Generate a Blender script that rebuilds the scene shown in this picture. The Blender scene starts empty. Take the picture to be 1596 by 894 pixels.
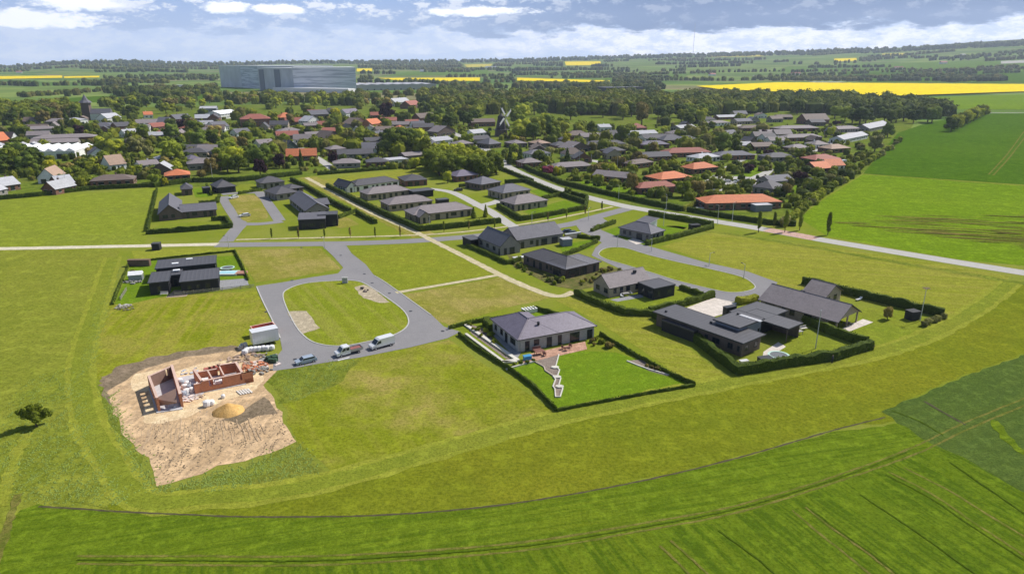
import bpy, bmesh, math, random
from mathutils import Vector, Matrix, noise as mn
R = math.radians
rnd = random.Random(7)
S = bpy.context.scene
COL = S.collection
# ------------------------------------------------------------------ camera
CH = 55.0
F = 1064.0
HZ = 98.0
PT = math.atan((447 - HZ) / F)
sP, cP = math.sin(PT), math.cos(PT)
cam = bpy.data.cameras.new('camera')
cam.sensor_width = 36; cam.lens = 36 * F / 1596; cam.clip_start = 0.5; cam.clip_end = 60000
camo = bpy.data.objects.new('camera', cam); COL.objects.link(camo)
camo.location = (0, 0, CH); camo.rotation_euler = (math.pi / 2 - PT, 0, 0)
S.camera = camo
# ------------------------------------------------------------------ light
SUN_EL = R(46); SUN_AZ = R(33)          # sun stands to the right and behind the houses; azimuth counted from +x to +y
sd = Vector((math.cos(SUN_AZ) * math.cos(SUN_EL), math.sin(SUN_AZ) * math.cos(SUN_EL), math.sin(SUN_EL)))
sl = bpy.data.lights.new('sun', 'SUN'); sl.energy = 4.9; sl.angle = R(0.55); sl.color = (1, 0.955, 0.88)
so = bpy.data.objects.new('sun', sl); COL.objects.link(so)
so.rotation_euler = sd.to_track_quat('Z', 'Y').to_euler()
W = bpy.data.worlds.new('World'); S.world = W; W.use_nodes = True
S.view_settings.view_transform = 'Standard'; S.view_settings.look = 'None'
S.view_settings.exposure = 0.20; S.view_settings.gamma = 1; S.view_settings.use_curve_mapping = False


class NT:
    def __init__(s, nt):
        s.n = nt.nodes; s.l = nt.links

    def a(s, t, **k):
        ins = k.pop('i', {})
        nd = s.n.new(t)
        for q, v in k.items(): setattr(nd, q, v)
        for q, v in ins.items():
            if isinstance(v, bpy.types.NodeSocket): s.l.new(v, nd.inputs[q])
            else: nd.inputs[q].default_value = v
        return nd

    def m(s, op, a, b=0.0, c=0.0):
        return s.a('ShaderNodeMath', operation=op, i={0: a, 1: b, 2: c}).outputs[0]

    def mix(s, f, a, b):
        nd = s.n.new('ShaderNodeMix'); nd.data_type = 'RGBA'
        for q, v in ((0, f), (6, a), (7, b)):
            if isinstance(v, bpy.types.NodeSocket): s.l.new(v, nd.inputs[q])
            else: nd.inputs[q].default_value = v if q == 0 else (*v, 1) if len(v) == 3 else v
        return nd.outputs[2]

    def ramp(s, f, p0, p1):
        return s.a('ShaderNodeMapRange', i={0: f, 1: p0, 2: p1, 3: 0.0, 4: 1.0}, interpolation_type='SMOOTHSTEP').outputs[0]


def world():
    nt = NT(W.node_tree); W.node_tree.nodes.clear()
    sky = nt.a('ShaderNodeTexSky', sky_type='NISHITA', sun_disc=False, sun_elevation=SUN_EL, sun_rotation=math.pi / 2 - SUN_AZ,
               altitude=60, air_density=1.0, dust_density=1.2, ozone_density=1.6)
    tc = nt.a('ShaderNodeTexCoord')
    sep = nt.a('ShaderNodeSeparateXYZ', i={0: tc.outputs['Generated']})
    x, y, z = sep.outputs
    az = nt.m('ARCTAN2', x, y)                       # 0 ahead, + to the right
    el = z
    cv = nt.a('ShaderNodeCombineXYZ', i={0: nt.m('MULTIPLY', az, 8.0), 1: nt.m('MULTIPLY', el, 30.0), 2: 0.7}).outputs[0]
    n1 = nt.a('ShaderNodeTexNoise', i={'Vector': cv, 'Scale': 1.6, 'Detail': 7.0, 'Roughness': 0.58}).outputs[0]
    cv2 = nt.a('ShaderNodeCombineXYZ', i={0: nt.m('MULTIPLY', az, 26.0), 1: nt.m('MULTIPLY', el, 60.0), 2: 3.3}).outputs[0]
    n2 = nt.a('ShaderNodeTexNoise', i={'Vector': cv2, 'Scale': 1.3, 'Detail': 9.0, 'Roughness': 0.66}).outputs[0]
    # layers of the cloud deck: a blue-grey shaded belly high up, a bright bank below it, pale air at the horizon
    blue = (0.33, 0.53, 0.95); grey = (0.11, 0.20, 0.42); white = (1.2, 1.2, 1.24); pale = (0.62, 0.75, 1.0)
    elw = nt.m('ADD', el, nt.m('MULTIPLY', nt.m('SUBTRACT', n1, 0.5), 0.07))
    right = nt.ramp(az, -0.25, 0.25)
    bank = nt.m('MULTIPLY', nt.ramp(elw, 0.002, 0.016), nt.m('SUBTRACT', 1.0, nt.ramp(elw, 0.038, 0.045)))
    bank = nt.m('MULTIPLY', bank, nt.m('ADD', nt.m('MULTIPLY', right, 0.62), 0.30))
    belly = nt.m('MULTIPLY', nt.ramp(elw, 0.037, 0.047), nt.m('ADD', nt.m('MULTIPLY', right, 0.75), 0.25))
    belly = nt.m('MULTIPLY', belly, nt.m('SUBTRACT', 1.0, nt.ramp(elw, 0.16, 0.4)))
    c = nt.mix(nt.ramp(el, 0.0, 0.11), pale, blue)
    c = nt.mix(belly, c, grey)
    tex = nt.ramp(n2, 0.38, 0.62)
    c = nt.mix(nt.m('MULTIPLY', bank, nt.m('ADD', nt.m('MULTIPLY', tex, 0.75), 0.25)), c, white)
    puff = nt.m('MULTIPLY', nt.ramp(n2, 0.50, 0.62), nt.m('SUBTRACT', 1.0, nt.m('MULTIPLY', right, 0.75)))
    puff = nt.m('MULTIPLY', puff, nt.ramp(el, 0.03, 0.07))
    c = nt.mix(nt.m('MULTIPLY', puff, 0.85), c, (1.1, 1.12, 1.18))
    for (a0, e0, sa, se) in ((-0.371, 0.0665, 0.032, 0.0085), (-0.306, 0.0645, 0.036, 0.0075), (-0.60, 0.047, 0.10, 0.012), (-0.52, 0.066, 0.07, 0.008), (-0.05, 0.066, 0.08, 0.007)):
        da = nt.m('DIVIDE', nt.m('SUBTRACT', az, a0), sa); de = nt.m('DIVIDE', nt.m('SUBTRACT', el, e0), se)
        d = nt.m('SQRT', nt.m('ADD', nt.m('MULTIPLY', da, da), nt.m('MULTIPLY', de, de)))
        d = nt.m('ADD', d, nt.m('MULTIPLY', nt.m('SUBTRACT', n2, 0.5), 2.6))
        c = nt.mix(nt.m('SUBTRACT', 1.0, nt.ramp(d, 0.55, 1.05)), c, (1.35, 1.35, 1.38))
    b1 = nt.a('ShaderNodeBackground', i={0: sky.outputs[0], 1: 0.10})
    b2 = nt.a('ShaderNodeBackground', i={0: c, 1: 1.0})
    f = nt.m('SUBTRACT', 1.0, nt.m('MULTIPLY', nt.ramp(el, 0.10, 0.30), 1.0))
    mx = nt.a('ShaderNodeMixShader', i={0: f, 1: b1.outputs[0], 2: b2.outputs[0]})
    o = nt.a('ShaderNodeOutputWorld'); nt.l.new(mx.outputs[0], o.inputs[0])


world()


# ------------------------------------------------------------------ terrain and projection from photo pixels to the ground
HP = [(-400, 101), (0, 102), (60, 100), (110, 97), (190, 96), (300, 99), (480, 96), (700, 95), (820, 93), (1000, 88), (1200, 83), (1400, 77), (1500, 72), (1596, 68), (2000, 62)]


def hor(px):
    for (a, b), (c, d) in zip(HP, HP[1:]):
        if px <= c:
            t = max(0, (px - a) / (c - a)); return b + (d - b) * t
    return HP[-1][1]


def terr(x, y):
    D = math.hypot(x, y)
    if D < 1500 or y < 200: return 0.0
    px = 798 + F * x / (y * cP) if y > 0 else 798
    px = max(-400, min(2000, px))
    zm = CH + (HZ - hor(px)) * 7000 / 1175 - 6
    t = min(1, (D - 1500) / 5500); s = t * t * (3 - 2 * t)
    z = zm * s + 5 * s * mn.noise(Vector((x / 900, y / 900, 0)))
    if D > 7000: z -= (D - 7000) * 0.02
    return max(z, 0.0)


def P(px, py, z=0.0):
    u = (px - 798) / F; v = (py - 447) / F
    d = Vector((u, cP - v * sP, -sP - v * cP))
    if d.z < -1e-4:
        t = (CH - z) / -d.z
        if t * d.y < 1480: return Vector((d.x * t, d.y * t, z))
    t = 1400.0
    while t < 9000:
        if CH + d.z * t < terr(d.x * t, d.y * t): break
        t += 12
    return Vector((d.x * t, d.y * t, terr(d.x * t, d.y * t) if t < 9000 else terr(d.x * 6900, d.y * 6900)))


def SC(w):                                  # world -> photo pixel, used only for wording the labels
    X, Y, Z = w[0], w[1], w[2] - CH
    zc = Y * cP - Z * sP; yu = Y * sP + Z * cP
    return 798 + F * X / zc, 447 - F * yu / zc


# ------------------------------------------------------------------ mesh helpers
class MB:
    def __init__(s, M=None): s.v = []; s.f = []; s.mi = []; s.M = M

    def p(s, x, y, z):
        q = Vector((x, y, z))
        if s.M: q = s.M @ q
        s.v.append(q); return len(s.v) - 1

    def face(s, pts, m=0):
        s.f.append([s.p(*q) for q in pts]); s.mi.append(m)

    def box(s, x0, x1, y0, y1, z0, z1, m=0):
        i = [s.p(x, y, z) for z in (z0, z1) for x, y in ((x0, y0), (x1, y0), (x1, y1), (x0, y1))]
        for q in ((0, 3, 2, 1), (4, 5, 6, 7), (0, 1, 5, 4), (1, 2, 6, 5), (2, 3, 7, 6), (3, 0, 4, 7)):
            s.f.append([i[k] for k in q]); s.mi.append(m)

    def prism(s, poly, z0, z1, m=0):
        n = len(poly); a = [s.p(x, y, z0) for x, y in poly]; b = [s.p(x, y, z1) for x, y in poly]
        s.f.append(a[::-1]); s.f.append(b); s.mi += [m, m]
        for k in range(n):
            j = (k + 1) % n; s.f.append([a[k], a[j], b[j], b[k]]); s.mi.append(m)

    def cone(s, c0, r0, c1, r1, n=8, m=0, caps=True):
        c0 = Vector(c0); c1 = Vector(c1); d = (c1 - c0).normalized()
        u = d.orthogonal().normalized(); w = d.cross(u)
        a = []; b = []
        for k in range(n):
            t = 2 * math.pi * k / n; o = u * math.cos(t) + w * math.sin(t)
            a.append(s.p(*(c0 + o * r0))); b.append(s.p(*(c1 + o * r1)))
        for k in range(n):
            j = (k + 1) % n; s.f.append([a[k], a[j], b[j], b[k]]); s.mi.append(m)
        if caps: s.f.append(a[::-1]); s.f.append(b); s.mi += [m, m]

    def ext(s, prof, y0, y1, m=0, inset=0.0):            # side profile (x,z) extruded across y
        n = len(prof); a = [s.p(x, y0, z) for x, z in prof]; b = [s.p(x, y1, z) for x, z in prof]
        s.f.append(a); s.f.append(b[::-1]); s.mi += [m, m]
        for k in range(n):
            j = (k + 1) % n; s.f.append([a[k], b[k], b[j], a[j]]); s.mi.append(m)

    def mesh(s, name):
        me = bpy.data.meshes.new(name); me.from_pydata(s.v, [], s.f); return me

    def build(s, name, mats, parent=None, smooth=False):
        me = s.mesh(name)
        mats = mats if isinstance(mats, (list, tuple)) else [mats]
        for m in mats: me.materials.append(m)
        if len(mats) > 1: me.polygons.foreach_set('material_index', s.mi)
        if smooth: me.polygons.foreach_set('use_smooth', [True] * len(me.polygons))
        o = bpy.data.objects.new(name, me); COL.objects.link(o)
        if parent: o.parent = parent
        return o


def tag(o, label=None, cat=None, group=None, kind=None):
    for k, v in (('label', label), ('category', cat), ('group', group), ('kind', kind)):
        if v: o[k] = v
    return o


def empty(name, loc, rz=0.0, **k):
    o = bpy.data.objects.new(name, None); COL.objects.link(o); o.location = loc; o.rotation_euler.z = rz
    o.empty_display_size = 0.5
    return tag(o, **k)


def copy_tree(o, parent=None):
    c = o.copy(); COL.objects.link(c); c.parent = parent
    for ch in list(o.children): copy_tree(ch, c)
    return c


# ------------------------------------------------------------------ materials
MC = {}


def bsdf(nt, col, rough=0.8, spec=0.3, metal=0.0, normal=None):
    k = {'Base Color': col if isinstance(col, bpy.types.NodeSocket) else (*col, 1), 'Roughness': rough, 'Specular IOR Level': spec, 'Metallic': metal}
    if normal: k['Normal'] = normal
    return nt.a('ShaderNodeBsdfPrincipled', i=k)


def newmat(name):
    m = bpy.data.materials.new(name); m.use_nodes = True; m.node_tree.nodes.clear(); return m, NT(m.node_tree)


def out(nt, sh): o = nt.a('ShaderNodeOutputMaterial'); nt.l.new(sh.outputs[0], o.inputs[0])


def plain(name, c, rough=0.7, spec=0.3, metal=0.0, var=0.12, scale=1.2):
    if name in MC: return MC[name]
    m, nt = newmat(name)
    tc = nt.a('ShaderNodeTexCoord').outputs['Object']
    n = nt.a('ShaderNodeTexNoise', i={'Vector': tc, 'Scale': scale, 'Detail': 5.0, 'Roughness': 0.65}).outputs[0]
    oi = nt.a('ShaderNodeObjectInfo').outputs['Random']
    f = nt.m('ADD', nt.m('MULTIPLY', n, 0.8), nt.m('MULTIPLY', oi, 0.2))
    col = nt.mix(nt.ramp(f, 0.25, 0.75), [max(0, q * (1 - var)) for q in c], [min(1, q * (1 + var)) for q in c])
    out(nt, bsdf(nt, col, rough, spec, metal)); MC[name] = m; return m


def rooftile(name, c, period=0.0, var=0.18, rough=0.75):
    if name in MC: return MC[name]
    m, nt = newmat(name)
    tc = nt.a('ShaderNodeTexCoord').outputs['Object']
    n = nt.a('ShaderNodeTexNoise', i={'Vector': tc, 'Scale': 0.5, 'Detail': 8.0, 'Roughness': 0.7}).outputs[0]
    v = nt.a('ShaderNodeTexVoronoi', i={'Vector': tc, 'Scale': 3.0}).outputs['Color']
    vv = nt.a('ShaderNodeSeparateColor', i={0: v}).outputs[0]
    oi = nt.a('ShaderNodeObjectInfo').outputs['Random']
    f = nt.m('ADD', nt.m('ADD', nt.m('MULTIPLY', n, 0.6), nt.m('MULTIPLY', vv, 0.22)), nt.m('MULTIPLY', oi, 0.18))
    col = nt.mix(nt.ramp(f, 0.25, 0.75), [q * (1 - var) for q in c], [q * (1 + var) for q in c])
    k = {}
    if period:
        wv = nt.a('ShaderNodeTexWave', bands_direction='X', i={'Vector': tc, 'Scale': 0.314 / period, 'Distortion': 0.0}).outputs[1]
        col = nt.mix(nt.m('MULTIPLY', nt.ramp(wv, 0.93, 1.0), 0.5), col, [q * 0.45 for q in c])
        n = wv
    bp = nt.a('ShaderNodeBump', i={'Height': n, 'Strength': 0.4, 'Distance': 0.05}).outputs[0]
    out(nt, bsdf(nt, col, rough, 0.35, 0, bp)); MC[name] = m; return m


def brick(name, c, var=0.2):
    if name in MC: return MC[name]
    m, nt = newmat(name)
    tc = nt.a('ShaderNodeTexCoord').outputs['Object']
    sep = nt.a('ShaderNodeSeparateXYZ', i={0: tc}).outputs
    cv = nt.a('ShaderNodeCombineXYZ', i={0: nt.m('ADD', sep[0], sep[1]), 1: sep[2], 2: 0.0}).outputs[0]
    b = nt.a('ShaderNodeTexBrick', i={'Vector': cv, 'Color1': (*[q * (1 - var) for q in c], 1), 'Color2': (*[q * (1 + var) for q in c], 1),
                                      'Mortar': (*[q * 0.8 + 0.05 for q in c], 1), 'Scale': 1.0, 'Mortar Size': 0.01, 'Brick Width': 0.24, 'Row Height': 0.08})
    n = nt.a('ShaderNodeTexNoise', i={'Vector': tc, 'Scale': 0.9, 'Detail': 5.0}).outputs[0]
    col = nt.mix(nt.m('MULTIPLY', nt.ramp(n, 0.4, 0.7), 0.35), b.outputs[0], [q * 0.75 for q in c])
    out(nt, bsdf(nt, col, 0.85, 0.2)); MC[name] = m; return m


def glass(name='window_glass', c=(0.02, 0.028, 0.036)):
    if name in MC: return MC[name]
    m, nt = newmat(name); out(nt, bsdf(nt, c, 0.08, 0.6)); MC[name] = m; return m


def leafmat(name, c, c2, var=0.35, sc=5.0):
    if name in MC: return MC[name]
    m, nt = newmat(name)
    tc = nt.a('ShaderNodeTexCoord').outputs['Object']
    g = nt.a('ShaderNodeNewGeometry')
    oi = nt.a('ShaderNodeObjectInfo').outputs['Random']
    n = nt.a('ShaderNodeTexNoise', i={'Vector': tc, 'Scale': sc, 'Detail': 3.0}).outputs[0]
    f = nt.m('ADD', nt.m('MULTIPLY', g.outputs['Random Per Island'], 0.45), nt.m('MULTIPLY', n, 0.55))
    if c[1] > c[0]: c, c2 = [(q[0] * 1.1, q[1], q[2] * .6) for q in (c, c2)]
    col = nt.mix(nt.ramp(f, 0.25, 0.8), c, c2)
    col = nt.mix(nt.m('MULTIPLY', oi, var), col, [c[0] * 0.55, c[1] * 0.62, c[2] * 0.8])
    if var > .3: col = nt.mix(nt.m('MULTIPLY', nt.ramp(nt.m('FRACT', nt.m('MULTIPLY', oi, 7.3)), 0.35, 1.0), 0.6), col, [min(.9, q * 1.55) for q in c2])
    b = bsdf(nt, col, 0.8, 0.08)
    t = nt.a('ShaderNodeBsdfTranslucent', i={0: col})
    out(nt, nt.a('ShaderNodeMixShader', i={0: 0.22, 1: b.outputs[0], 2: t.outputs[0]})); MC[name] = m; return m


def groundmat(name, a, b, c=None, big=0.02, med=0.16, fine=2.2, stripe=None, cf=0.5, bump=0.5, dark=None, mott=1.0):
    """a,b: the two main tones; c: a third tone in patches; stripe=(angle, period, strength, colour)"""
    if name in MC: return MC[name]
    if a[1] > a[0] * 0.85 and a[1] > a[2] * 1.6:      # living grass and crops reflect very little blue
        g = lambda c_: None if c_ is None else (c_[0] * 0.97, c_[1] * 0.93, c_[2] * 0.55)
        a, b, c = g(a), g(b), g(c)
        if stripe: stripe = (*stripe[:3], g(stripe[3]))
    elif mott == 1.0 and abs(a[0] - a[2]) < 0.08: mott = 0.25
    m, nt = newmat(name)
    tc = nt.a('ShaderNodeTexCoord').outputs['Object']
    N = lambda s, d=6.0, r=0.6, v=tc: nt.a('ShaderNodeTexNoise', i={'Vector': v, 'Scale': s, 'Detail': d, 'Roughness': r}).outputs[0]
    nb, nm, nf = N(big, 4), N(med, 8, 0.7), N(fine, 6, 0.75)
    col = nt.mix(nt.ramp(nm, 0.36, 0.66), a, b)
    if c: col = nt.mix(nt.m('MULTIPLY', nt.ramp(nb, 0.42, 0.64), cf), col, c)
    if stripe:
        ang, per, st, sc = stripe
        mp = nt.a('ShaderNodeMapping', vector_type='TEXTURE', i={'Vector': tc, 'Rotation': (0, 0, R(ang)), 'Scale': (22.0, 1.0, 1.0)}).outputs[0]
        wn = N(1.0 / per, 3, 0.6, mp)
        col = nt.mix(nt.m('MULTIPLY', nt.ramp(wn, 0.42, 0.62), st), col, sc)
    d = dark or [q * 0.42 for q in a]
    col = nt.mix(nt.m('MULTIPLY', nt.m('SUBTRACT', 1.0, nt.ramp(nf, 0.33, 0.6)), 0.72), col, d)
    n5 = N(fine * 0.2, 6, 0.75)
    col = nt.mix(nt.m('MULTIPLY', nt.ramp(n5, 0.48, 0.66), 0.42 * mott), col, [min(1, q * 1.55) for q in b])
    n6 = N(fine * 0.09, 6, 0.7)
    col = nt.mix(nt.m('MULTIPLY', nt.ramp(n6, 0.5, 0.68), 0.35 * mott), col, [q * 0.62 for q in a])
    bp = nt.a('ShaderNodeBump', i={'Height': nf, 'Strength': bump, 'Distance': 0.25}).outputs[0]
    out(nt, bsdf(nt, col, 1.0, 0.0, 0, bp)); MC[name] = m; return m


def farmland(name='farmland'):
    m, nt = newmat(name)
    tc = nt.a('ShaderNodeTexCoord').outputs['Object']
    N = lambda s, d=6.0, r=0.6, v=tc: nt.a('ShaderNodeTexNoise', i={'Vector': v, 'Scale': s, 'Detail': d, 'Roughness': r}).outputs[0]
    # pasture close by, a patchwork of fields farther off
    nm, nf, nb = N(0.13, 8, 0.7), N(2.0, 6, 0.75), N(0.03, 4)
    near = nt.mix(nt.ramp(nm, 0.36, 0.66), (0.195, 0.225, 0.02), (0.16, 0.205, 0.018))
    near = nt.mix(nt.m('MULTIPLY', nt.ramp(nb, 0.42, 0.62), 0.5), near, (0.255, 0.255, 0.055))
    near = nt.mix(nt.m('MULTIPLY', nt.m('SUBTRACT', 1.0, nt.ramp(nf, 0.28, 0.56)), 0.65), near, (0.085, 0.115, 0.02))
    vo = nt.a('ShaderNodeTexVoronoi', distance='MANHATTAN', i={'Vector': nt.a('ShaderNodeMapping', i={'Vector': tc, 'Rotation': (0, 0, 0.5), 'Scale': (0.0022, 0.0038, 1.0)}).outputs[0], 'Scale': 1.0}).outputs['Color']
    sp = nt.a('ShaderNodeSeparateColor', i={0: vo}).outputs
    far = nt.mix(nt.ramp(sp[0], 0.2, 0.8), (0.085, 0.16, 0.03), (0.19, 0.25, 0.06))
    far = nt.mix(nt.m('GREATER_THAN', sp[1], 0.86), far, (0.22, 0.2, 0.1))
    far = nt.mix(nt.m('MULTIPLY', nt.ramp(N(0.006, 6), 0.4, 0.65), 0.5), far, (0.07, 0.11, 0.03))
    pos = nt.a('ShaderNodeVectorMath', operation='LENGTH', i={0: tc}).outputs['Value']
    col = nt.mix(nt.ramp(pos, 430.0, 520.0), near, far)
    bp = nt.a('ShaderNodeBump', i={'Height': nf, 'Strength': 0.5, 'Distance': 0.25}).outputs[0]
    out(nt, bsdf(nt, col, 1.0, 0.0, 0, bp)); return m


# ------------------------------------------------------------------ ground
def structure(o, label, cat='ground'): return tag(o, label, cat, kind='structure')


def make_ground():
    angs = [a for a in range(-180, -50, 6)] + [a * 0.75 for a in range(-67, 68)] + [a for a in range(54, 180, 6)]
    rs = [20, 60, 150, 400, 900, 1400]; r = 1500
    while r < 7000: rs.append(r); r += 160
    rs += [7050, 7200, 7600]
    v = [(0, 0, 0)]; f = []; n = len(angs)
    for r in rs:
        for a in angs:
            x, y = r * math.sin(R(a)), r * math.cos(R(a)); v.append((x, y, terr(x, y)))
    for k in range(n):
        j = (k + 1) % n; f.append((0, 1 + j, 1 + k))
        for i in range(len(rs) - 1):
            b = 1 + i * n; f.append((b + k, b + j, b + n + j, b + n + k))
    me = bpy.data.meshes.new('ground'); me.from_pydata(v, [], f); me.materials.append(farmland())
    me.polygons.foreach_set('use_smooth', [True] * len(f))
    o = bpy.data.objects.new('ground', me); COL.objects.link(o)
    structure(o, 'green pasture and farmland that carries the whole scene to the horizon')


make_ground()


def catmull(pts, n=6, closed=False):
    o = []; m = len(pts)
    if m < 3: return [Vector(p) for p in pts]
    rng = range(m) if closed else range(m - 1)
    for i in rng:
        g = lambda k: Vector(pts[k % m] if closed else pts[max(0, min(m - 1, k))])
        p0, p1, p2, p3 = g(i - 1), g(i), g(i + 1), g(i + 2)
        for k in range(n):
            t = k / n
            o.append(0.5 * ((2 * p1) + (p2 - p0) * t + (2 * p0 - 5 * p1 + 4 * p2 - p3) * t * t + (3 * p1 - p0 - 3 * p2 + p3) * t ** 3))
    if not closed: o.append(Vector(pts[-1]))
    return o


def PP(s):
    q = [float(t) for t in s.replace(',', ' ').split()]
    return [P(q[i], q[i + 1]) for i in range(0, len(q), 2)]


def sheet(name, pts, z, mat, label, smooth=False, jit=0.0, cat='ground', kind='structure'):
    w = PP(pts) if isinstance(pts, str) else pts
    if smooth: w = catmull(w, 6, True)
    if jit:
        q = []
        for a, b in zip(w, w[1:] + w[:1]):
            k = max(1, min(60, int((b - a).length / (jit * 3 + 0.4))))
            for i in range(k):
                p = a.lerp(b, i / k)
                d = Vector((mn.noise(p * 0.35), mn.noise(p * 0.35 + Vector((9, 5, 1))), 0)) * jit * 1.6 + Vector((rnd.uniform(-1, 1), rnd.uniform(-1, 1), 0)) * jit * 0.4
                q.append(p + d)
        w = q
    bm = bmesh.new()
    vs = [bm.verts.new((p.x, p.y, z)) for p in w]
    fc = bm.faces.new(vs); fc.normal_update()
    if fc.normal.z < 0: fc.normal_flip()
    bmesh.ops.triangulate(bm, faces=[fc])
    me = bpy.data.meshes.new(name); bm.to_mesh(me); bm.free(); me.materials.append(mat)
    o = bpy.data.objects.new(name, me); COL.objects.link(o)
    return tag(o, label, cat, kind=kind)


def strip(name, pts, wd, z, mat, label, jit=0.0, cat='road', kind='structure', n=6, step=0.0):
    w = PP(pts) if isinstance(pts, str) else pts
    w = catmull(w, n)
    if step:
        q = []
        for a, b in zip(w, w[1:]):
            k = max(1, int((b - a).length / step)); q += [a.lerp(b, i / k) for i in range(k)]
        w = q + [w[-1]]
    mb = MB(); L = []; Rr = []
    for i, p in enumerate(w):
        d = (w[min(i + 1, len(w) - 1)] - w[max(i - 1, 0)]); d.z = 0; d.normalize(); nn = Vector((-d.y, d.x, 0))
        j1 = 1 + jit * rnd.uniform(-1, 1); j2 = 1 + jit * rnd.uniform(-1, 1)
        L.append(mb.p(*(p + nn * wd / 2 * j1 + Vector((0, 0, z))))); Rr.append(mb.p(*(p - nn * wd / 2 * j2 + Vector((0, 0, z)))))
    for i in range(len(w) - 1): mb.f.append([L[i], Rr[i], Rr[i + 1], L[i + 1]]); mb.mi.append(0)
    return tag(mb.build(name, mat), label, cat, kind=kind)


def kerb(pts, label, closed=True, n=5, h=0.12):
    w = catmull(PP(pts), n, closed)
    mb = MB(); m = len(w); ring = []
    for i, p in enumerate(w):
        a, b = (w[(i - 1) % m], w[(i + 1) % m]) if closed else (w[max(0, i - 1)], w[min(m - 1, i + 1)])
        d = b - a; d.z = 0; d.normalize(); nn = Vector((-d.y, d.x, 0)) * 0.13
        ring.append([mb.p(*(p + nn + Vector((0, 0, 0)))), mb.p(*(p + nn + Vector((0, 0, h)))), mb.p(*(p - nn + Vector((0, 0, h)))), mb.p(*(p - nn))])
    for i in range(m if closed else m - 1):
        a, b = ring[i], ring[(i + 1) % m]
        for k in range(3): mb.f.append([a[k], b[k], b[k + 1], a[k + 1]]); mb.mi.append(0)
    return structure(mb.build('kerb', plain('concrete_kerb', (0.42, 0.41, 0.38), 0.85)), label, 'kerb')


G = groundmat
olive = G('meadow_olive', (0.155, 0.195, 0.022), (0.18, 0.212, 0.024), (0.225, 0.222, 0.03), big=0.02, med=0.1, fine=1.8, cf=0.55)
mown = G('mown_strip_grass', (0.235, 0.275, 0.05), (0.27, 0.30, 0.06), None, fine=2.5, stripe=(20, 1.5, 0.3, (0.31, 0.31, 0.08)))
rough = G('rough_grass', (0.14, 0.19, 0.035), (0.20, 0.24, 0.05), (0.26, 0.26, 0.08), big=0.08, med=0.4, fine=1.1, bump=1.0)
roughp = G('rough_pasture', (0.18, 0.23, 0.04), (0.22, 0.255, 0.05), (0.28, 0.28, 0.085), big=0.05, med=0.35, fine=1.0, bump=1.0)
crop = G('young_crop', (0.122, 0.188, 0.018), (0.152, 0.222, 0.024), (0.165, 0.21, 0.022), big=0.02, med=0.3, fine=2.6, stripe=(14, 0.7, 0.65, (0.065, 0.12, 0.012)))
crop2 = G('young_crop_diagonal', (0.106, 0.172, 0.016), (0.135, 0.20, 0.02), (0.15, 0.19, 0.022), big=0.02, med=0.3, fine=2.6, stripe=(-67, 0.7, 0.75, (0.055, 0.11, 0.012)))
wheat = G('blue_green_wheat', (0.080, 0.128, 0.040), (0.10, 0.15, 0.048), (0.075, 0.13, 0.035), fine=3.0, med=0.4, stripe=(32, 0.8, 0.35, (0.055, 0.10, 0.04)))
soil = G('bare_soil_track', (0.165, 0.165, 0.06), (0.20, 0.19, 0.08), (0.10, 0.14, 0.025), big=0.35, med=0.9, fine=3, cf=0.85)
crop_d = G('crop_shadow_and_drill_row', (0.07, 0.12, 0.014), (0.085, 0.14, 0.016), None, fine=3, med=1.0)  # dark tone that paints the wheel shadow; drill lines use it too
furrow = plain('dark_ditch_soil', (0.075, 0.065, 0.035), 0.95, 0.1, var=0.4)
lawn = G('garden_lawn', (0.13, 0.225, 0.02), (0.155, 0.245, 0.024), None, fine=3, stripe=(28, 2.0, 0.25, (0.18, 0.255, 0.03)), bump=0.2)
lawn2 = G('garden_lawn_dry', (0.175, 0.235, 0.034), (0.20, 0.255, 0.04), (0.24, 0.25, 0.06), fine=3, bump=0.2)
plotg = G('plot_grass', (0.195, 0.245, 0.034), (0.225, 0.265, 0.04), (0.26, 0.265, 0.055), fine=2.4, stripe=(-55, 1.6, 0.35, (0.245, 0.275, 0.05)))
plott = G('plot_grass_dry', (0.225, 0.24, 0.05), (0.28, 0.26, 0.10), (0.36, 0.30, 0.17), big=0.06, fine=2.4, cf=0.95, stripe=(-60, 1.6, 0.4, (0.22, 0.24, 0.06)))
meadow = G('mown_meadow', (0.215, 0.25, 0.04), (0.25, 0.275, 0.05), (0.27, 0.27, 0.065), fine=2.2, stripe=(-14, 2.2, 0.8, (0.30, 0.295, 0.09)))
vivid = G('spring_crop', (0.135, 0.235, 0.013), (0.165, 0.265, 0.018), (0.20, 0.29, 0.028), big=0.01, med=0.06, fine=1.2, stripe=(-12, 2.2, 0.4, (0.115, 0.20, 0.018)))
vividd = G('spring_crop_dark', (0.062, 0.135, 0.010), (0.075, 0.155, 0.012), (0.09, 0.17, 0.014), big=0.01, med=0.06, fine=1.2, bump=0.2)
browncrop = G('thin_crop_on_soil', (0.175, 0.185, 0.05), (0.20, 0.19, 0.065), (0.15, 0.14, 0.06), big=0.05, med=0.3, fine=1.2, stripe=(-12, 1.2, 0.6, (0.14, 0.115, 0.06)))
towng = G('town_gardens', (0.11, 0.17, 0.03), (0.15, 0.20, 0.04), (0.2, 0.2, 0.09), big=0.04, med=0.1, fine=1.0)
sand = G('building_sand', (0.66, 0.49, 0.29), (0.72, 0.56, 0.36), None, fine=2.5, med=0.4, dark=(0.42, 0.30, 0.17))
dirt = G('graded_dirt', (0.56, 0.385, 0.215), (0.64, 0.45, 0.265), (0.44, 0.295, 0.165), big=0.12, med=0.5, fine=1.3, stripe=(84, 0.8, 0.6, (0.34, 0.245, 0.155)), dark=(0.27, 0.195, 0.12))
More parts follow.
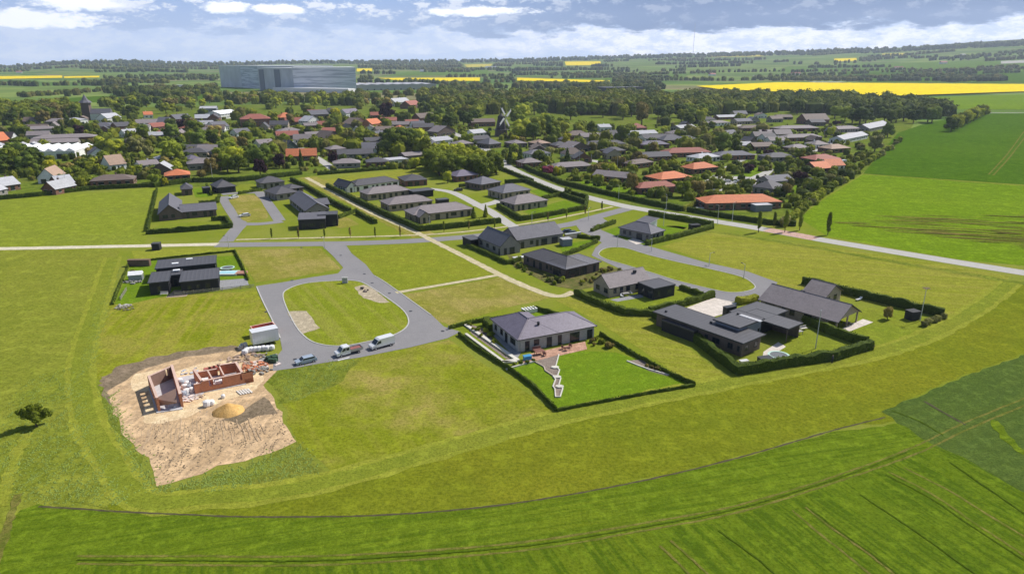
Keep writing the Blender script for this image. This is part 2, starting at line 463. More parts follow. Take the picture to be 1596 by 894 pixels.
darkdirt = G('dark_topsoil', (0.20, 0.155, 0.10), (0.25, 0.19, 0.13), None, fine=1.6, med=0.6)
gravel = G('sandy_gravel', (0.46, 0.40, 0.25), (0.52, 0.45, 0.30), None, fine=4, med=0.8, dark=(0.34, 0.3, 0.18), bump=0.2)
gravelp = G('sandy_patch', (0.40, 0.34, 0.24), (0.45, 0.38, 0.27), None, fine=4, med=0.8, bump=0.2)
asphalt = G('asphalt', (0.225, 0.217, 0.222), (0.245, 0.237, 0.24), (0.27, 0.258, 0.258), big=0.05, med=0.12, fine=6, dark=(0.19, 0.185, 0.188), bump=0.1)
oldroad = G('worn_light_asphalt', (0.41, 0.395, 0.365), (0.45, 0.43, 0.40), None, fine=4, med=0.4, dark=(0.33, 0.32, 0.29), bump=0.1)
paving = G('pale_paving', (0.56, 0.50, 0.44), (0.62, 0.56, 0.5), None, fine=4, med=0.7, dark=(0.45, 0.4, 0.35), bump=0.1)
yellow = G('rapeseed_bloom', (0.78, 0.57, 0.002), (0.84, 0.62, 0.003), None, fine=0.5, med=0.03, dark=(0.52, 0.42, 0.01), bump=0.2)
paleyel = G('rapeseed_pale', (0.52, 0.47, 0.10), (0.6, 0.53, 0.12), None, fine=0.5, med=0.03, bump=0.2)

# --- near fields and grass
sheet('pasture', '-60 386 150 388 185 400 150 520 118 600 140 700 170 760 60 790 -60 800', 0.006, G('left_pasture', (0.195, 0.235, 0.045), (0.225, 0.255, 0.055), (0.27, 0.265, 0.085), big=0.02, med=0.12, fine=1.5),
      'wide olive green pasture on the left below the pale farm lane', True, 0.6)
sheet('rough_pasture', '118 560 140 640 160 700 205 785 150 795 60 788 20 770 -60 800 -60 690 -20 640 60 600', 0.010, roughp, 'tussocky pale grass beside the lone tree', True, 1.0)
sheet('field', '-40 316 245 293 240 330 225 384 -40 386', 0.008, G('upper_left_field', (0.20, 0.26, 0.04), (0.235, 0.285, 0.05), (0.20, 0.24, 0.06), big=0.03, med=0.2, fine=1.5),
      'light green hay field between the hedge and the pale lane')
sheet('meadow', '215 772 480 752 700 693 870 652 1090 606 1350 552 1480 505 1560 450 1640 440 1640 545 1596 552 1450 605 1385 640 1395 655 1300 668 1150 712 1000 747 800 783 600 802 400 805 190 797 180 780',
      0.012, olive, 'yellow-olive meadow curving round the estate', True, 0.5)
strip('mown_strip', '176 400 150 480 127 560 133 640 168 710 222 778 330 775 480 757 700 697 870 650 1090 604 1350 553 1450 520 1530 476 1575 440', 5.2, 0.030, mown,
      'lighter mown strip that runs round the outer edge of the building plots', 0.12, 'grass path', step=1.5)
strip('mown_strip', '176 400 150 480 127 560 133 640 168 710 222 778 330 775 480 757 700 697 870 650 1090 604 1350 553 1450 520 1530 476 1575 440', 3.0, 0.0335, G('strip_middle_grass', (0.185, 0.235, 0.04), (0.21, 0.25, 0.045), (0.25, 0.26, 0.06), fine=2.5, med=0.4),
      'greener middle of the mown strip between its paler edges', 0.15, 'grass path', step=1.5)
sheet('rough_grass', '150 605 172 610 200 690 247 758 300 752 400 722 462 690 500 735 480 752 330 766 232 766 190 700 160 650', 0.020, rough, 'rough weedy grass between the bare building site and the mown strip', True, 0.7)
sheet('rough_grass', '425 580 470 572 560 560 520 600 455 625 432 620', 0.020, rough, 'dark rough grass beside the end of the asphalt turning loop', True, 0.9)
sheet('plot_grass', '470 574 700 530 866 643 700 688 520 735 464 690 440 625', 0.016, G('central_plot', (0.19, 0.235, 0.024), (0.215, 0.25, 0.03), (0.36, 0.30, 0.15), big=0.05, med=0.25, fine=1.8, cf=0.95, stripe=(-60, 1.8, 0.35, (0.26, 0.26, 0.07))),
      'large empty grass plot in the middle of the foreground', False, 0.4)
sheet('plot_grass', '160 470 400 452 428 512 380 545 300 545 200 573 155 598 135 560', 0.016, G('left_plot', (0.195, 0.24, 0.022), (0.225, 0.26, 0.028), (0.36, 0.31, 0.14), big=0.05, med=0.25, fine=1.8, stripe=(100, 2.4, 0.8, (0.31, 0.285, 0.09))),
      'empty grass plot between the black house and the building site', False, 0.5)
sheet('plot_grass', '368 389 500 387 532 419 470 430 398 440', 0.016, plott, 'dry empty plot right of the black house garden', False, 0.3)
sheet('plot_grass', '545 390 600 383 680 378 778 425 620 453 575 422', 0.016, plotg, 'fresh green empty plot between the two branches of the path')
sheet('plot_grass', '625 460 782 431 858 464 780 482 700 507 660 490', 0.016, plott, 'brownish dry plot in front of the diagonal path', False, 0.3)
sheet('plot_grass', '866 468 893 460 1000 488 1140 592 1150 600 1085 604 1000 545 930 500', 0.016, meadow, 'mown green lane between the two long hedges')
sheet('meadow', '1030 384 1110 362 1290 385 1440 407 1575 430 1550 462 1475 500 1310 462 1215 444 1160 424', 0.016, meadow, 'large mown meadow below the main road on the right')
sheet('verge', '205 391 345 386 368 388 395 440 360 392 210 405', 0.018, mown, 'mown verge behind the black house')
sheet('crop_field', '-60 880 -10 850 30 795 60 787 100 791 190 799 400 806 600 803 800 785 1000 750 1150 715 1300 672 1395 660 1470 650 1640 690 1640 830 1700 960 -200 960', 0.014, crop,
      'bright green crop field across the bottom of the picture', False, 0.3)
sheet('crop_field', '130 905 110 880 200 878 500 883 800 862 1000 830 1180 795 1330 745 1450 696 1640 740 1700 960 130 960', 0.018, crop2, 'darker crop rows below the wheel tracks at lower right', False, 0.3)
sheet('wheat_field', '1375 642 1450 608 1530 575 1640 540 1720 700 1640 800 1596 768 1500 712 1450 692 1415 668', 0.022, wheat, 'blue-green wheat field at the right edge', False, 0.4)
tracks = [('60 789 100 791 190 797 300 802 400 805 600 802 800 784 1000 749 1150 713 1300 670 1380 650', 0.3, furrow, 'thin dark ditch line between the olive meadow and the crop'),
          ('120 866 300 866 500 866 700 855 850 840 1000 815 1150 787 1300 742 1420 698 1500 660 1610 615', 0.34, soil, 'upper wheel track through the crop'),
          ('120 878 300 880 500 880 700 868 850 853 1000 827 1150 798 1300 752 1430 706 1510 668 1620 622', 0.34, soil, 'lower wheel track through the crop'),
          ('1385 735 1450 768 1520 815 1620 880', 0.34, soil, 'right wheel track slanting to the corner'),
          ('1408 728 1480 765 1550 808 1640 862', 0.34, soil, 'rightmost wheel track slanting to the corner'),
          ('1235 795 1270 825 1320 865 1370 905', 0.34, soil, 'left wheel track of the pair in the lower crop rows'),
          ('1255 790 1300 825 1350 860 1400 900', 0.34, soil, 'right wheel track of the pair in the lower crop rows'),
          ('1028 850 1050 870 1085 905', 0.34, soil, 'short wheel track left at the bottom edge'),
          ('1045 842 1075 868 1110 900', 0.34, soil, 'short wheel track right at the bottom edge'),
          ('1440 625 1480 648 1505 662', 0.4, furrow, 'dark wheel line in the blue-green wheat'),
          ('1550 655 1575 690 1620 720', 1.4, crop, 'green curved track in the wheat corner'),
          ('28 770 10 830 -10 880', 0.9, soil, 'worn track at the lower left corner'),
          ('45 675 20 720 0 790', 1.6, mown, 'faint mown track past the lone tree')]
tracks += [(' '.join(f'{x0 + dx} {y0 + dy}' for x0, y0 in pts), 0.24, crop_d, lb) for pts, dx, dy, lb in (
    (((1385, 738), (1450, 771), (1520, 818), (1620, 883)), -5, 2, 'dark crop edge beside the right wheel track'), (((1255, 792), (1300, 827), (1350, 862), (1400, 902)), 9, 1, 'dark crop edge beside the middle wheel track'),
    (((120, 872), (300, 873), (500, 873), (700, 861), (850, 846), (1000, 821), (1150, 792), (1300, 747), (1420, 702)), 0, 0, 'darker crop between the two long wheel tracks'),
    (((1390, 640), (1430, 655), (1470, 678)), 0, 0, 'short dark wheel line at the wheat corner'), (((1340, 770), (1430, 830), (1520, 894)), 0, 0, 'faint drill line in the lower crop rows'), (((1120, 826), (1180, 870), (1215, 900)), 0, 0, 'second faint drill line in the lower crop rows'),
    (((1480, 720), (1560, 775), (1640, 830)), 0, 0, 'faint drill line near the wheat edge'))]
for k, (p, wd, m, lb) in enumerate(tracks): strip('track', p, wd, 0.034 + 0.003 * k, m, lb, 0.45, 'track', step=0.7)
# --- right crop
sheet('crop_field', '1640 418 1500 405 1400 388 1290 368 1245 340 1270 320 1345 272 1640 292', 0.010, vivid, 'light green crop right of the village, below the field boundary')
sheet('crop_field', '1345 271 1400 207 1450 190 1540 178 1640 176 1640 291', 0.016, vividd, 'dark green crop right of the village, above the field boundary')
m = MB()
for k in range(150):
    y = rnd.uniform(334, 386); x = rnd.uniform(1290, 1610) if y < 372 else rnd.uniform(1400, 1610)
    if y > 350 + (x - 1290) * .12: continue
    a = P(x, y); L = rnd.uniform(6, 34); w = rnd.uniform(.3, 1.1); d = Vector((math.cos(R(-14)), math.sin(R(-14)), 0)); nn = Vector((-d.y, d.x, 0)); z = Vector((0, 0, .018 + .0015 * k))
    m.face([a + z, a + d * L * .3 - nn * w * .6 + z, a + d * L * .8 - nn * w * .4 + z, a + d * L + z, a + d * L * .7 + nn * w * .4 + z, a + d * L * .2 + nn * w * .5 + z])
structure(m.build('crop_patch', browncrop), 'thin brownish streaks where the light green crop failed')
strip('track', '1345 271 1450 279 1640 293', 1.5, 0.024, rough, 'weedy boundary line across the green crop', 0.4, 'track', step=3)
strip('track', '1541 272 1570 240 1596 205', 0.8, 0.028, soil, 'left tractor track up the dark green crop', 0.3, 'track')
strip('track', '1548 273 1577 241 1603 206', 0.8, 0.028, soil, 'right tractor track up the dark green crop', 0.3, 'track')
strip('verge', '1040 352 1100 360 1180 371 1280 388 1400 409 1500 426 1620 446', 3.0, 0.024, rough, 'dark weedy verge along the near side of the main road', 0.3, 'verge', step=2)
# --- town floor
sheet('town_ground', '-60 310 240 292 380 290 480 275 600 262 690 250 760 262 900 300 1060 338 1180 352 1240 335 1345 270 1420 200 1440 165 1200 160 900 160 600 160 300 165 -60 175',
      0.004, towng, 'gardens and yards under the village')
sheet('field', '480 283 560 272 640 263 672 268 668 276 600 280 530 292 490 300', 0.010, meadow, 'narrow green meadow behind the white house row')
sheet('field', '385 250 400 213 440 222 458 232 430 240', 0.010, lawn2, 'small green paddock beside the village street')
sheet('field', '215 238 300 225 300 236 230 244', 0.010, lawn2, 'green strip between the big trees and the gardens')
sheet('field', '-60 165 40 158 150 150 330 145 380 150 380 156 250 158 130 160 -60 172', 0.010, vividd, 'far green field behind the church')
sheet('field', '-60 137 60 135 160 133 205 137 120 141 40 146 -60 152', 0.012, G('hazy_green_field', (0.10, 0.19, 0.04), (0.13, 0.22, 0.05), None, fine=0.6, med=0.03), 'hazy green field left below the yellow strip')
sheet('field', '1090 190 1130 172 1200 175 1180 190', 0.010, lawn2, 'village green among the far right houses')
# --- roads
strip('farm_lane', '-40 388 60 386.5 150 384.5 250 382.5 350 380.5', 3.6, 0.030, G('chalky_gravel', (0.55, 0.50, 0.38), (0.6, 0.54, 0.42), None, fine=4, med=0.5, dark=(0.42, 0.38, 0.26)), 'pale gravel farm lane from the left edge', 0.08, step=2)
strip('main_road', '700 205 740 222 775 246 795 262 850 287 900 303 950 316 1000 326 1100 342.5 1180 355.5 1280 373.5 1400 393.5 1500 410 1640 432', 6.2, 0.040, oldroad, 'pale main road crossing behind the estate to the right edge')
strip('red_road_section', '1195 358 1230 364 1272 372', 6.26, 0.046, G('red_asphalt', (0.50, 0.33, 0.27), (0.55, 0.37, 0.3), None, fine=4, med=0.5, bump=0.1), 'reddish paved stretch of the main road beside the poplars')
strip('estate_road', '338 381.5 450 380.5 550 379 650 375 760 366 880 351 930 338 975 326 990 322', 5.6, 0.036, asphalt, 'grey estate road running straight across the middle')
sheet('estate_road', '500 381 520 400 535 417 527 426 480 433 440 440 399 446 408 468 424 500 436 525 440 545 427 560 425 578 462 573 500 566 560 557 640 541 697 527 718 517 692 509 672 490 640 467 602 440 582 428 570 412 548 395 540 383', 0.044, asphalt, 'asphalt loop road in the left half of the estate', cat='road')
ISL = '441 462 452 449 480 441 525 437.5 556 438 574 445 600 462 628 483 637 500 630 513 608 524 575 532 535 539 502 537 478 527 458 503'
sheet('road_island', ISL, 0.056, G('island_grass', (0.195, 0.25, 0.03), (0.22, 0.27, 0.036), (0.25, 0.27, 0.045), fine=2.4, stripe=(-60, 1.8, 0.85, (0.275, 0.285, 0.09))), 'oval grass island inside the asphalt loop', True, cat='grass island')
kerb(ISL, 'pale kerb round the oval grass island')
kerb('400 447 410 470 425 500 437 527', 'pale kerb on the outer left side of the asphalt loop', False)
kerb('672 491 640 468 602 441 584 430', 'pale kerb on the outer right side of the asphalt loop', False)
sheet('sand_patch', '447 485 478 485 488 497 497 511 472 521 460 508', 0.062, gravelp, 'bare sandy patch at the left side of the oval island', False, 0.3)
sheet('sand_patch', '552 448 568 444 582 450 608 471 590 472 566 464', 0.062, gravelp, 'bare sandy patch with play boulders on the oval island', False, 0.3)
sheet('estate_road', '898 351 935 337 948 346 936 358 975 374 1020 386 1100 409 1165 423 1212 440 1196 460 1160 471 1113 468 1085 452 1040 443 980 425 945 409 922 398 928 386 938 378 922 368 905 361', 0.044, asphalt, 'asphalt loop road in the right half of the estate', cat='road')
ISR = '933 396 944 387 972 386 1010 397 1055 408 1097 417 1140 427 1162 434 1177 446 1168 453 1141 456 1110 451 1053 437 1015 425 975 413 945 404'
sheet('road_island', ISR, 0.056, plotg, 'long narrow grass island inside the right loop road', True, cat='grass island')
kerb(ISR, 'pale kerb round the long narrow grass island')
strip('side_road', '352 377 366 360 374 348 361 328 347 306', 4.6, 0.048, asphalt, 'side road climbing on the left of the small green')
strip('side_road', '346 303 375 300.5 405 300', 4.6, 0.052, asphalt, 'side road along the far end of the small green')
strip('side_road', '403 299 418 318 436 344', 4.2, 0.056, asphalt, 'side road on the right of the small green')
strip('side_road', '374 349 405 349 440 345', 4.4, 0.060, asphalt, 'side road along the near end of the small green')
sheet('road_island', '358 308 396 304 412 322 417 339 395 344 378 343 366 326', 0.064, plott, 'small dry green inside the upper left loop', True, cat='grass island')
strip('side_road', '820 362 795 350 765 330 742 318 705 300 668 294', 4.2, 0.048, oldroad, 'side road leading back between the middle bungalows')
strip('side_road', '742 322 770 316 780 312', 5.0, 0.052, oldroad, 'driveway spur between the middle bungalows')
strip('foot_path', '368 373.5 450 371.5 600 368 690 364 760 357 830 347 900 334 955 322', 1.3, 0.044, gravel, 'thin yellow footpath beside the row of young poplars', 0.15, 'path', step=2)
strip('gravel_path', '478 277 520 300 560 322 600 341 640 358 684 380 740 408 800 438 862 461 895 455', 2.3, 0.052, gravel, 'long sandy path running diagonally through the estate', 0.15, 'path', step=1.5)
strip('grass_lane', '480 276 520 297 575 325 625 350 662 368', 9.0, 0.020, plott, 'dry mown lane under the upper part of the diagonal path', 0.1, 'grass path', step=2)
strip('gravel_path', '617 456 700 442 780 428', 1.8, 0.056, gravel, 'short sandy path joining the diagonal path from the left', 0.15, 'path', step=1.5)
strip('village_street', '418 196 440 213 470 232 500 250 520 264', 5.0, 0.030, oldroad, 'pale village street coming down past the paddock')
strip('village_street', '1105 262 1130 262 1155 250 1175 240', 4.0, 0.030, oldroad, 'narrow pale lane beside the green lawn block')
sheet('parking', '1096 284 1112 273 1170 276 1188 268 1210 262 1186 284 1170 294 1130 300 1112 296', 0.036, oldroad, 'pale turning area with two parked cars')
strip('village_street', '1268 236 1300 220 1330 206 1352 200', 6.0, 0.030, oldroad, 'pale street end at the far right of the village')
strip('village_street', '880 245 920 250 960 256 990 252', 6.0, 0.030, oldroad, 'pale cul-de-sac right of the red rhododendron')
strip('village_street', '1070 222 1110 210 1150 196 1150 186', 5.0, 0.030, oldroad, 'pale street through the upper right houses')
strip('village_street', '915 212 890 218 880 226 868 232', 5.0, 0.030, gravel, 'sandy yard track below the wood')
strip('country_lane', '1530 176 1640 176', 5.0, 0.050, oldroad, 'pale country lane at the right edge below the yellow field')
# --- driveways and terraces
sheet('driveway', '1066 481 1112 464 1149 472 1135 487 1108 495 1085 489', 0.050, paving, 'pale gravel forecourt of the dark flat-roofed villa', cat='driveway')
sheet('driveway', '340 437 384 434 388 444 344 452', 0.036, G('grey_paving', (0.30, 0.30, 0.31), (0.33, 0.33, 0.34), None, fine=4, med=0.7, bump=0.1), 'grey paved drive beside the black house', cat='driveway')
sheet('driveway', '978 374 990 370 1004 378 992 381', 0.050, paving, 'pale drive of the hipped dark house by the main road', cat='driveway')
sheet('driveway', '700 511 722 505 740 512 803 560 812 558 800 567 790 566', 0.020, lawn2, 'grassed track strip beside the purple-roofed house', cat='driveway')
# --- gardens
for p, m, lb in (('792 576 835 563 872 553 910 547 960 549 1010 566 1079 601 980 620 873 640', lawn, 'bright lawn in front of the purple-roofed house'),
                 ('800 505 838 485 880 491 860 500', lawn, 'small lawn behind the purple-roofed house'),
                 ('178 474 206 410 245 405 368 398 384 434 300 452 200 474', lawn, 'vivid lawn round the black house'),
                 ('930 455 985 462 1060 451 1095 462 1000 488 945 470', lawn2, 'lawn in front of the cottage with the black annex'),
                 ('1190 548 1245 515 1330 540 1345 548 1220 570 1180 572', lawn2, 'lawn beside the terrace of the dark villa'),
                 ('1310 515 1345 480 1400 478 1465 490 1400 530 1365 540', lawn2, 'wide lawn behind the long brick house'),
                 ('870 382 930 372 925 385 880 398', lawn, 'lawn beside the slate gabled house'),
                 ('925 366 965 352 1050 352 1078 350 1040 372 1000 385 950 372', lawn, 'lawn round the hipped house by the main road'),
                 ('232 362 252 348 350 344 358 354', lawn2, 'lawn strip in front of the upper left bungalow'),
                 ('300 295 322 290 330 306 305 308', lawn, 'small bright lawn in the upper left gardens'),
                 ('372 288 395 286 405 298 372 301', lawn2, 'lawn between the upper left bungalows'),
                 ('815 330 880 312 905 318 910 328 855 342', lawn, 'lawn round the sand-coloured bungalow'),
                 ('825 297 862 292 878 302 850 310', lawn, 'square lawn behind the sand-coloured bungalow'),
                 ('660 300 700 292 735 308 735 322 700 320', lawn2, 'dry green in the middle of the bungalow circle'),
                 ('900 282 930 285 975 293 1010 305 1000 318 940 306', lawn, 'long lawn along the main road hedge'),
                 ('1140 279 1155 262 1200 258 1198 272 1180 282', lawn, 'bright lawn block behind the parked cars'),
                 ('1100 333 1150 334 1210 340 1190 348 1120 342', lawn2, 'lawn strip in front of the long orange-roofed house'),
                 ('1225 305 1240 288 1275 290 1262 305', lawn, 'back lawn near the field edge'),
                 ('925 250 960 240 985 248 975 256', lawn, 'small round lawn in the cul-de-sac'),
                 ('480 336 500 330 545 340 560 350 530 356', plott, 'dry plot right of the black cube house')):
    sheet('lawn', p, 0.024, m, lb, cat='lawn')
sheet('terrace', '813 566 818 553 912 532 915 544 860 557', 0.040, G('red_paving', (0.46, 0.27, 0.19), (0.54, 0.33, 0.24), None, fine=3, med=0.6), 'reddish paved terrace in front of the purple-roofed house', cat='terrace')
sheet('terrace', '766 520 800 515 812 550 805 560', 0.036, MC['grey_paving'], 'grey paved yard at the left wall of the purple-roofed house', cat='terrace')
sheet('terrace', '1190 548 1213 533 1225 540 1200 556 1188 558', 0.040, paving, 'paved terrace between the wings of the dark villa', cat='terrace')
sheet('terrace', '1307 514 1345 497 1361 502 1320 518 1342 522 1334 526 1304 520', 0.040, paving, 'pale terrace at the open gable of the long brick house', cat='terrace')
sheet('terrace', '951 467 1000 458 1003 463 962 470', 0.040, MC['grey_paving'], 'grey terrace of the cottage with the black annex', cat='terrace')
sheet('terrace', '258 464 272 452 300 452 290 462', 0.040, G('wooden_deck', (0.34, 0.27, 0.2), (0.38, 0.3, 0.22), None, fine=3), 'weathered deck at the front of the black house', cat='terrace')

# --- building site
sheet('topsoil', '155 600 165 585 200 566 290 546 365 538 395 548 330 560 240 580 215 615 185 640', 0.024, darkdirt, 'dark ring of stripped topsoil round the building site', True, 0.8)
sheet('dirt', '168 610 215 578 290 556 370 545 425 556 432 577 412 600 428 628 462 690 400 712 340 728 262 754 246 756 235 722 200 688 178 645', 0.028, dirt, 'bare graded dirt of the building site', False, 0.45)
sheet('topsoil', '345 655 375 640 396 628 412 618 424 632 430 645 405 648 372 660', 0.032, darkdirt, 'darker churned soil right of the sand heap', False, 0.35)
sheet('sand', '205 585 240 578 262 575 250 600 225 612 208 605', 0.036, sand, 'pale levelled sand left behind the brick shell', True, 0.5)
sheet('sand', '225 645 240 600 300 570 370 560 405 572 405 598 385 612 330 632 290 650 240 660', 0.040, sand, 'levelled sand pad under the brick shell', True, 0.5)
rutm = G('rut_dirt', (0.46, 0.33, 0.205), (0.52, 0.38, 0.24), None, fine=2.5, med=0.7, dark=(0.22, 0.155, 0.10))


def clods(pl, n, label, mat, s0, s1, name='clods'):
    q = [float(t) for t in pl.split()]; m = MB(); k = 0
    while k < n:
        x, y = rnd.uniform(min(q[::2]), max(q[::2])), rnd.uniform(min(q[1::2]), max(q[1::2]))
        if not inpoly(x, y, list(zip(q[::2], q[1::2]))): continue
        p = P(x, y); k += 1
        c = 1 if rnd.random() < .6 else rnd.randrange(3, 9); a = rnd.uniform(1.2, 2.0)
        for t in range(c):
            s = rnd.uniform(s0, s1); w = p + Vector((math.cos(a) * t * s * 2.2, math.sin(a) * t * s * 2.2, .04)) + Vector((rnd.gauss(0, s * .6), rnd.gauss(0, s * .6), 0))
            v = [Vector((rnd.uniform(.6, 1) * s * math.cos(b), rnd.uniform(.6, 1) * s * math.sin(b), 0)) for b in (0, 1.3, 2.5, 3.8, 5)]
            for u, z in zip(v, v[1:] + v[:1]): m.face([w + u, w + z, w + Vector((0, 0, s * .42))])
    tag(m.build(name, mat), label, 'clods', kind='stuff')


def inpoly(x, y, pl):
    c = False; n = len(pl)
    for i in range(n):
        x1, y1 = pl[i]; x2, y2 = pl[(i + 1) % n]
        if (y1 > y) != (y2 > y) and x < (x2 - x1) * (y - y1) / (y2 - y1) + x1: c = not c
    return c


for k in range(30):
    t = k / 29; x = 226 + 180 * t; y0 = 655 + rnd.uniform(-4, 16); ln_ = rnd.uniform(16, 38) * (1 - .25 * t); sl_ = (t - .42) * .8
    strip('rut', [P(x, y0), P(x + sl_ * ln_ * .5 + rnd.uniform(-2, 2), y0 + ln_ * .5), P(x + sl_ * ln_, y0 + ln_)], rnd.uniform(0.1, 0.26), 0.044 + 0.002 * k, rutm, 'faint machine rut fanning over the graded dirt', 0.7, 'track', step=0.4)['group'] = 'machine ruts in the graded dirt'
clods('200 670 290 655 400 640 430 640 455 690 400 712 330 725 255 748 240 722', 330, 'loose clods of earth scattered over the bare building site', darkdirt, .06, .2)
clods('170 610 225 585 300 560 400 555 410 640 300 660 200 660', 120, 'stones and crumbs of soil round the brick shell', plain('grit', (0.36, 0.29, 0.22), var=.4), .05, .14)
tuft = plain('weed_tufts', (0.19, 0.25, 0.05), 0.9, 0.1, 0, 0.2)
clods('20 600 110 570 140 660 160 730 200 785 150 792 60 785 0 770 -10 700', 900, 'tussocks of rough grass beside the lone tree', tuft, .08, .22, 'grass_tufts')
clods('150 610 175 615 205 700 245 762 300 752 462 700 500 738 330 766 225 768 185 700', 750, 'weedy tufts between the bare site and the mown strip', tuft, .08, .22, 'grass_tufts')
clods('180 400 200 400 180 470 140 580 118 590 140 500', 260, 'tufts along the pasture edge left of the black house', tuft, .08, .2, 'grass_tufts')
clods('425 582 470 574 560 562 500 610 455 630', 200, 'weeds beside the end of the asphalt loop', tuft, .08, .22, 'grass_tufts')


# --- far fields, draped on the rising land
def drape(name, tl, tr, br, bl, lift, mat, label):
    n, m = 24, 5; mb = MB(); ids = []
    for j in range(m + 1):
        row = []
        for i in range(n + 1):
            u, v = i / n, j / m
            tx = tl[0] + (tr[0] - tl[0]) * u; ty = tl[1] + (tr[1] - tl[1]) * u
            bx = bl[0] + (br[0] - bl[0]) * u; by = bl[1] + (br[1] - bl[1]) * u
            p = P(tx + (bx - tx) * v, ty + (by - ty) * v); row.append(mb.p(p.x, p.y, p.z + lift))
        ids.append(row)
    for j in range(m):
        for i in range(n): mb.f.append([ids[j][i], ids[j + 1][i], ids[j + 1][i + 1], ids[j][i + 1]]); mb.mi.append(0)
    return structure(mb.build(name, mat), label, 'field')


hg = MC['hazy_green_field']
drape('rapeseed_field', (1085, 136), (1215, 130), (1215, 145), (1120, 141), 2.6, yellow, 'left tapering end of the big yellow rapeseed field')
drape('rapeseed_field', (1215, 130), (1330, 131), (1330, 150), (1215, 145), 2.6, yellow, 'middle of the big yellow rapeseed field')
drape('rapeseed_field', (1330, 131), (1640, 133.5), (1640, 143), (1330, 154), 2.6, yellow, 'wide right part of the big yellow rapeseed field')
for t, m, lb in ((((-30, 119.5), (97, 118.5), (97, 122), (-30, 124.5)), yellow, 'long yellow field at the far left edge'),
                 (((100, 119.8), (155, 118.8), (155, 121.4), (100, 122.3)), yellow, 'short yellow field right of the far left one'),
                 (((588, 122.3), (748, 121.6), (748, 127), (630, 127.3)), yellow, 'yellow field right of the big warehouse'),
                 (((806, 122), (950, 126.3), (950, 129.3), (806, 126.5)), yellow, 'yellow field in the distance behind the wood'),
                 (((880, 96.5), (936, 96), (936, 102), (882, 102.5)), yellow, 'small yellow field high up at the centre'),
                 (((556, 107.5), (580, 107.2), (580, 111.8), (556, 112)), yellow, 'tiny yellow field at the right corner of the warehouse'),
                 (((723, 101), (768, 100), (764, 104.5), (728, 105.5)), paleyel, 'pale yellow field far behind the mill'),
                 (((1105, 87), (1190, 86), (1190, 88.5), (1105, 89.5)), paleyel, 'pale strip field far behind the mast'),
                 (((1300, 92), (1335, 91), (1335, 95.5), (1300, 96.5)), yellow, 'small yellow field on the right slope'),
                 (((1375, 84), (1412, 83), (1408, 87), (1375, 88)), paleyel, 'pale yellow field high on the right slope'),
                 (((200, 109.5), (245, 108.8), (245, 110.5), (200, 111)), paleyel, 'faint yellow field far left of the warehouse'),
                 (((1230, 104), (1640, 92), (1640, 112), (1200, 113)), hg, 'green slope field right of the mast'),
                 (((640, 113), (760, 109), (760, 117), (590, 119)), hg, 'green field behind the yellow strip'),
                 (((1300, 112), (1640, 112), (1640, 130), (1340, 129)), vividd, 'dark green field above the big yellow field'),
                 (((950, 116), (1080, 114), (1060, 124), (940, 125)), hg, 'light green field far behind the wood'),
                 (((1560, 96), (1640, 93), (1640, 97), (1560, 100)), oldroad, 'pale road glimpse on the right slope')):
    drape('rapeseed_field' if m in (yellow, paleyel) else 'field', *t, 0.7 if m is hg or m is vividd else 1.1, m, lb)
drape('field', (1440, 152), (1640, 146), (1640, 172), (1450, 170), 0.3, vivid, 'light green field below the yellow field at right')

# ------------------------------------------------------------------ leaves
LEAF = {'green': leafmat('foliage_green', (0.0675, 0.106, 0.018), (0.203, 0.262, 0.0378)),
        'dark': leafmat('foliage_dark', (0.0393, 0.07, 0.0176), (0.132, 0.193, 0.0394)),
        'light': leafmat('foliage_light', (0.149, 0.188, 0.0225), (0.34, 0.39, 0.0473)),
        'yellow': leafmat('foliage_yellow', (0.30, 0.28, 0.015), (0.50, 0.46, 0.02), 0.15),
        'brown': leafmat('foliage_brown_green', (0.135, 0.112, 0.0315), (0.324, 0.255, 0.0675)),
        'copper': leafmat('foliage_copper', (0.028, 0.012, 0.016), (0.075, 0.032, 0.038), 0.2),
        'red': leafmat('foliage_pink_blossom', (0.22, 0.04, 0.07), (0.42, 0.10, 0.16), 0.2),
        'grey': leafmat('foliage_grey_green', (0.121, 0.138, 0.0675), (0.292, 0.3, 0.149)),
        'hedge': leafmat('foliage_hedge', (0.0333, 0.063, 0.0126), (0.142, 0.201, 0.0347), 0.25),
        'hedgelight': leafmat('foliage_hedge_light', (0.135, 0.163, 0.0225), (0.324, 0.36, 0.0473), 0.25)}
BARK = plain('bark', (0.11, 0.085, 0.06), 0.9, 0.1)
COLW = {'green': 'mid-green', 'dark': 'dark green', 'light': 'light green', 'yellow': 'bright yellow', 'brown': 'brownish green', 'copper': 'dark copper-red', 'red': 'pink-red', 'grey': 'grey-green'}


def ico(n=1):
    bm = bmesh.new(); bmesh.ops.create_icosphere(bm, subdivisions=n, radius=1)
    v = [q.co.copy() for q in bm.verts]; f = [[a.index for a in q.verts] for q in bm.faces]; bm.free(); return v, f


ICO = ico(2)


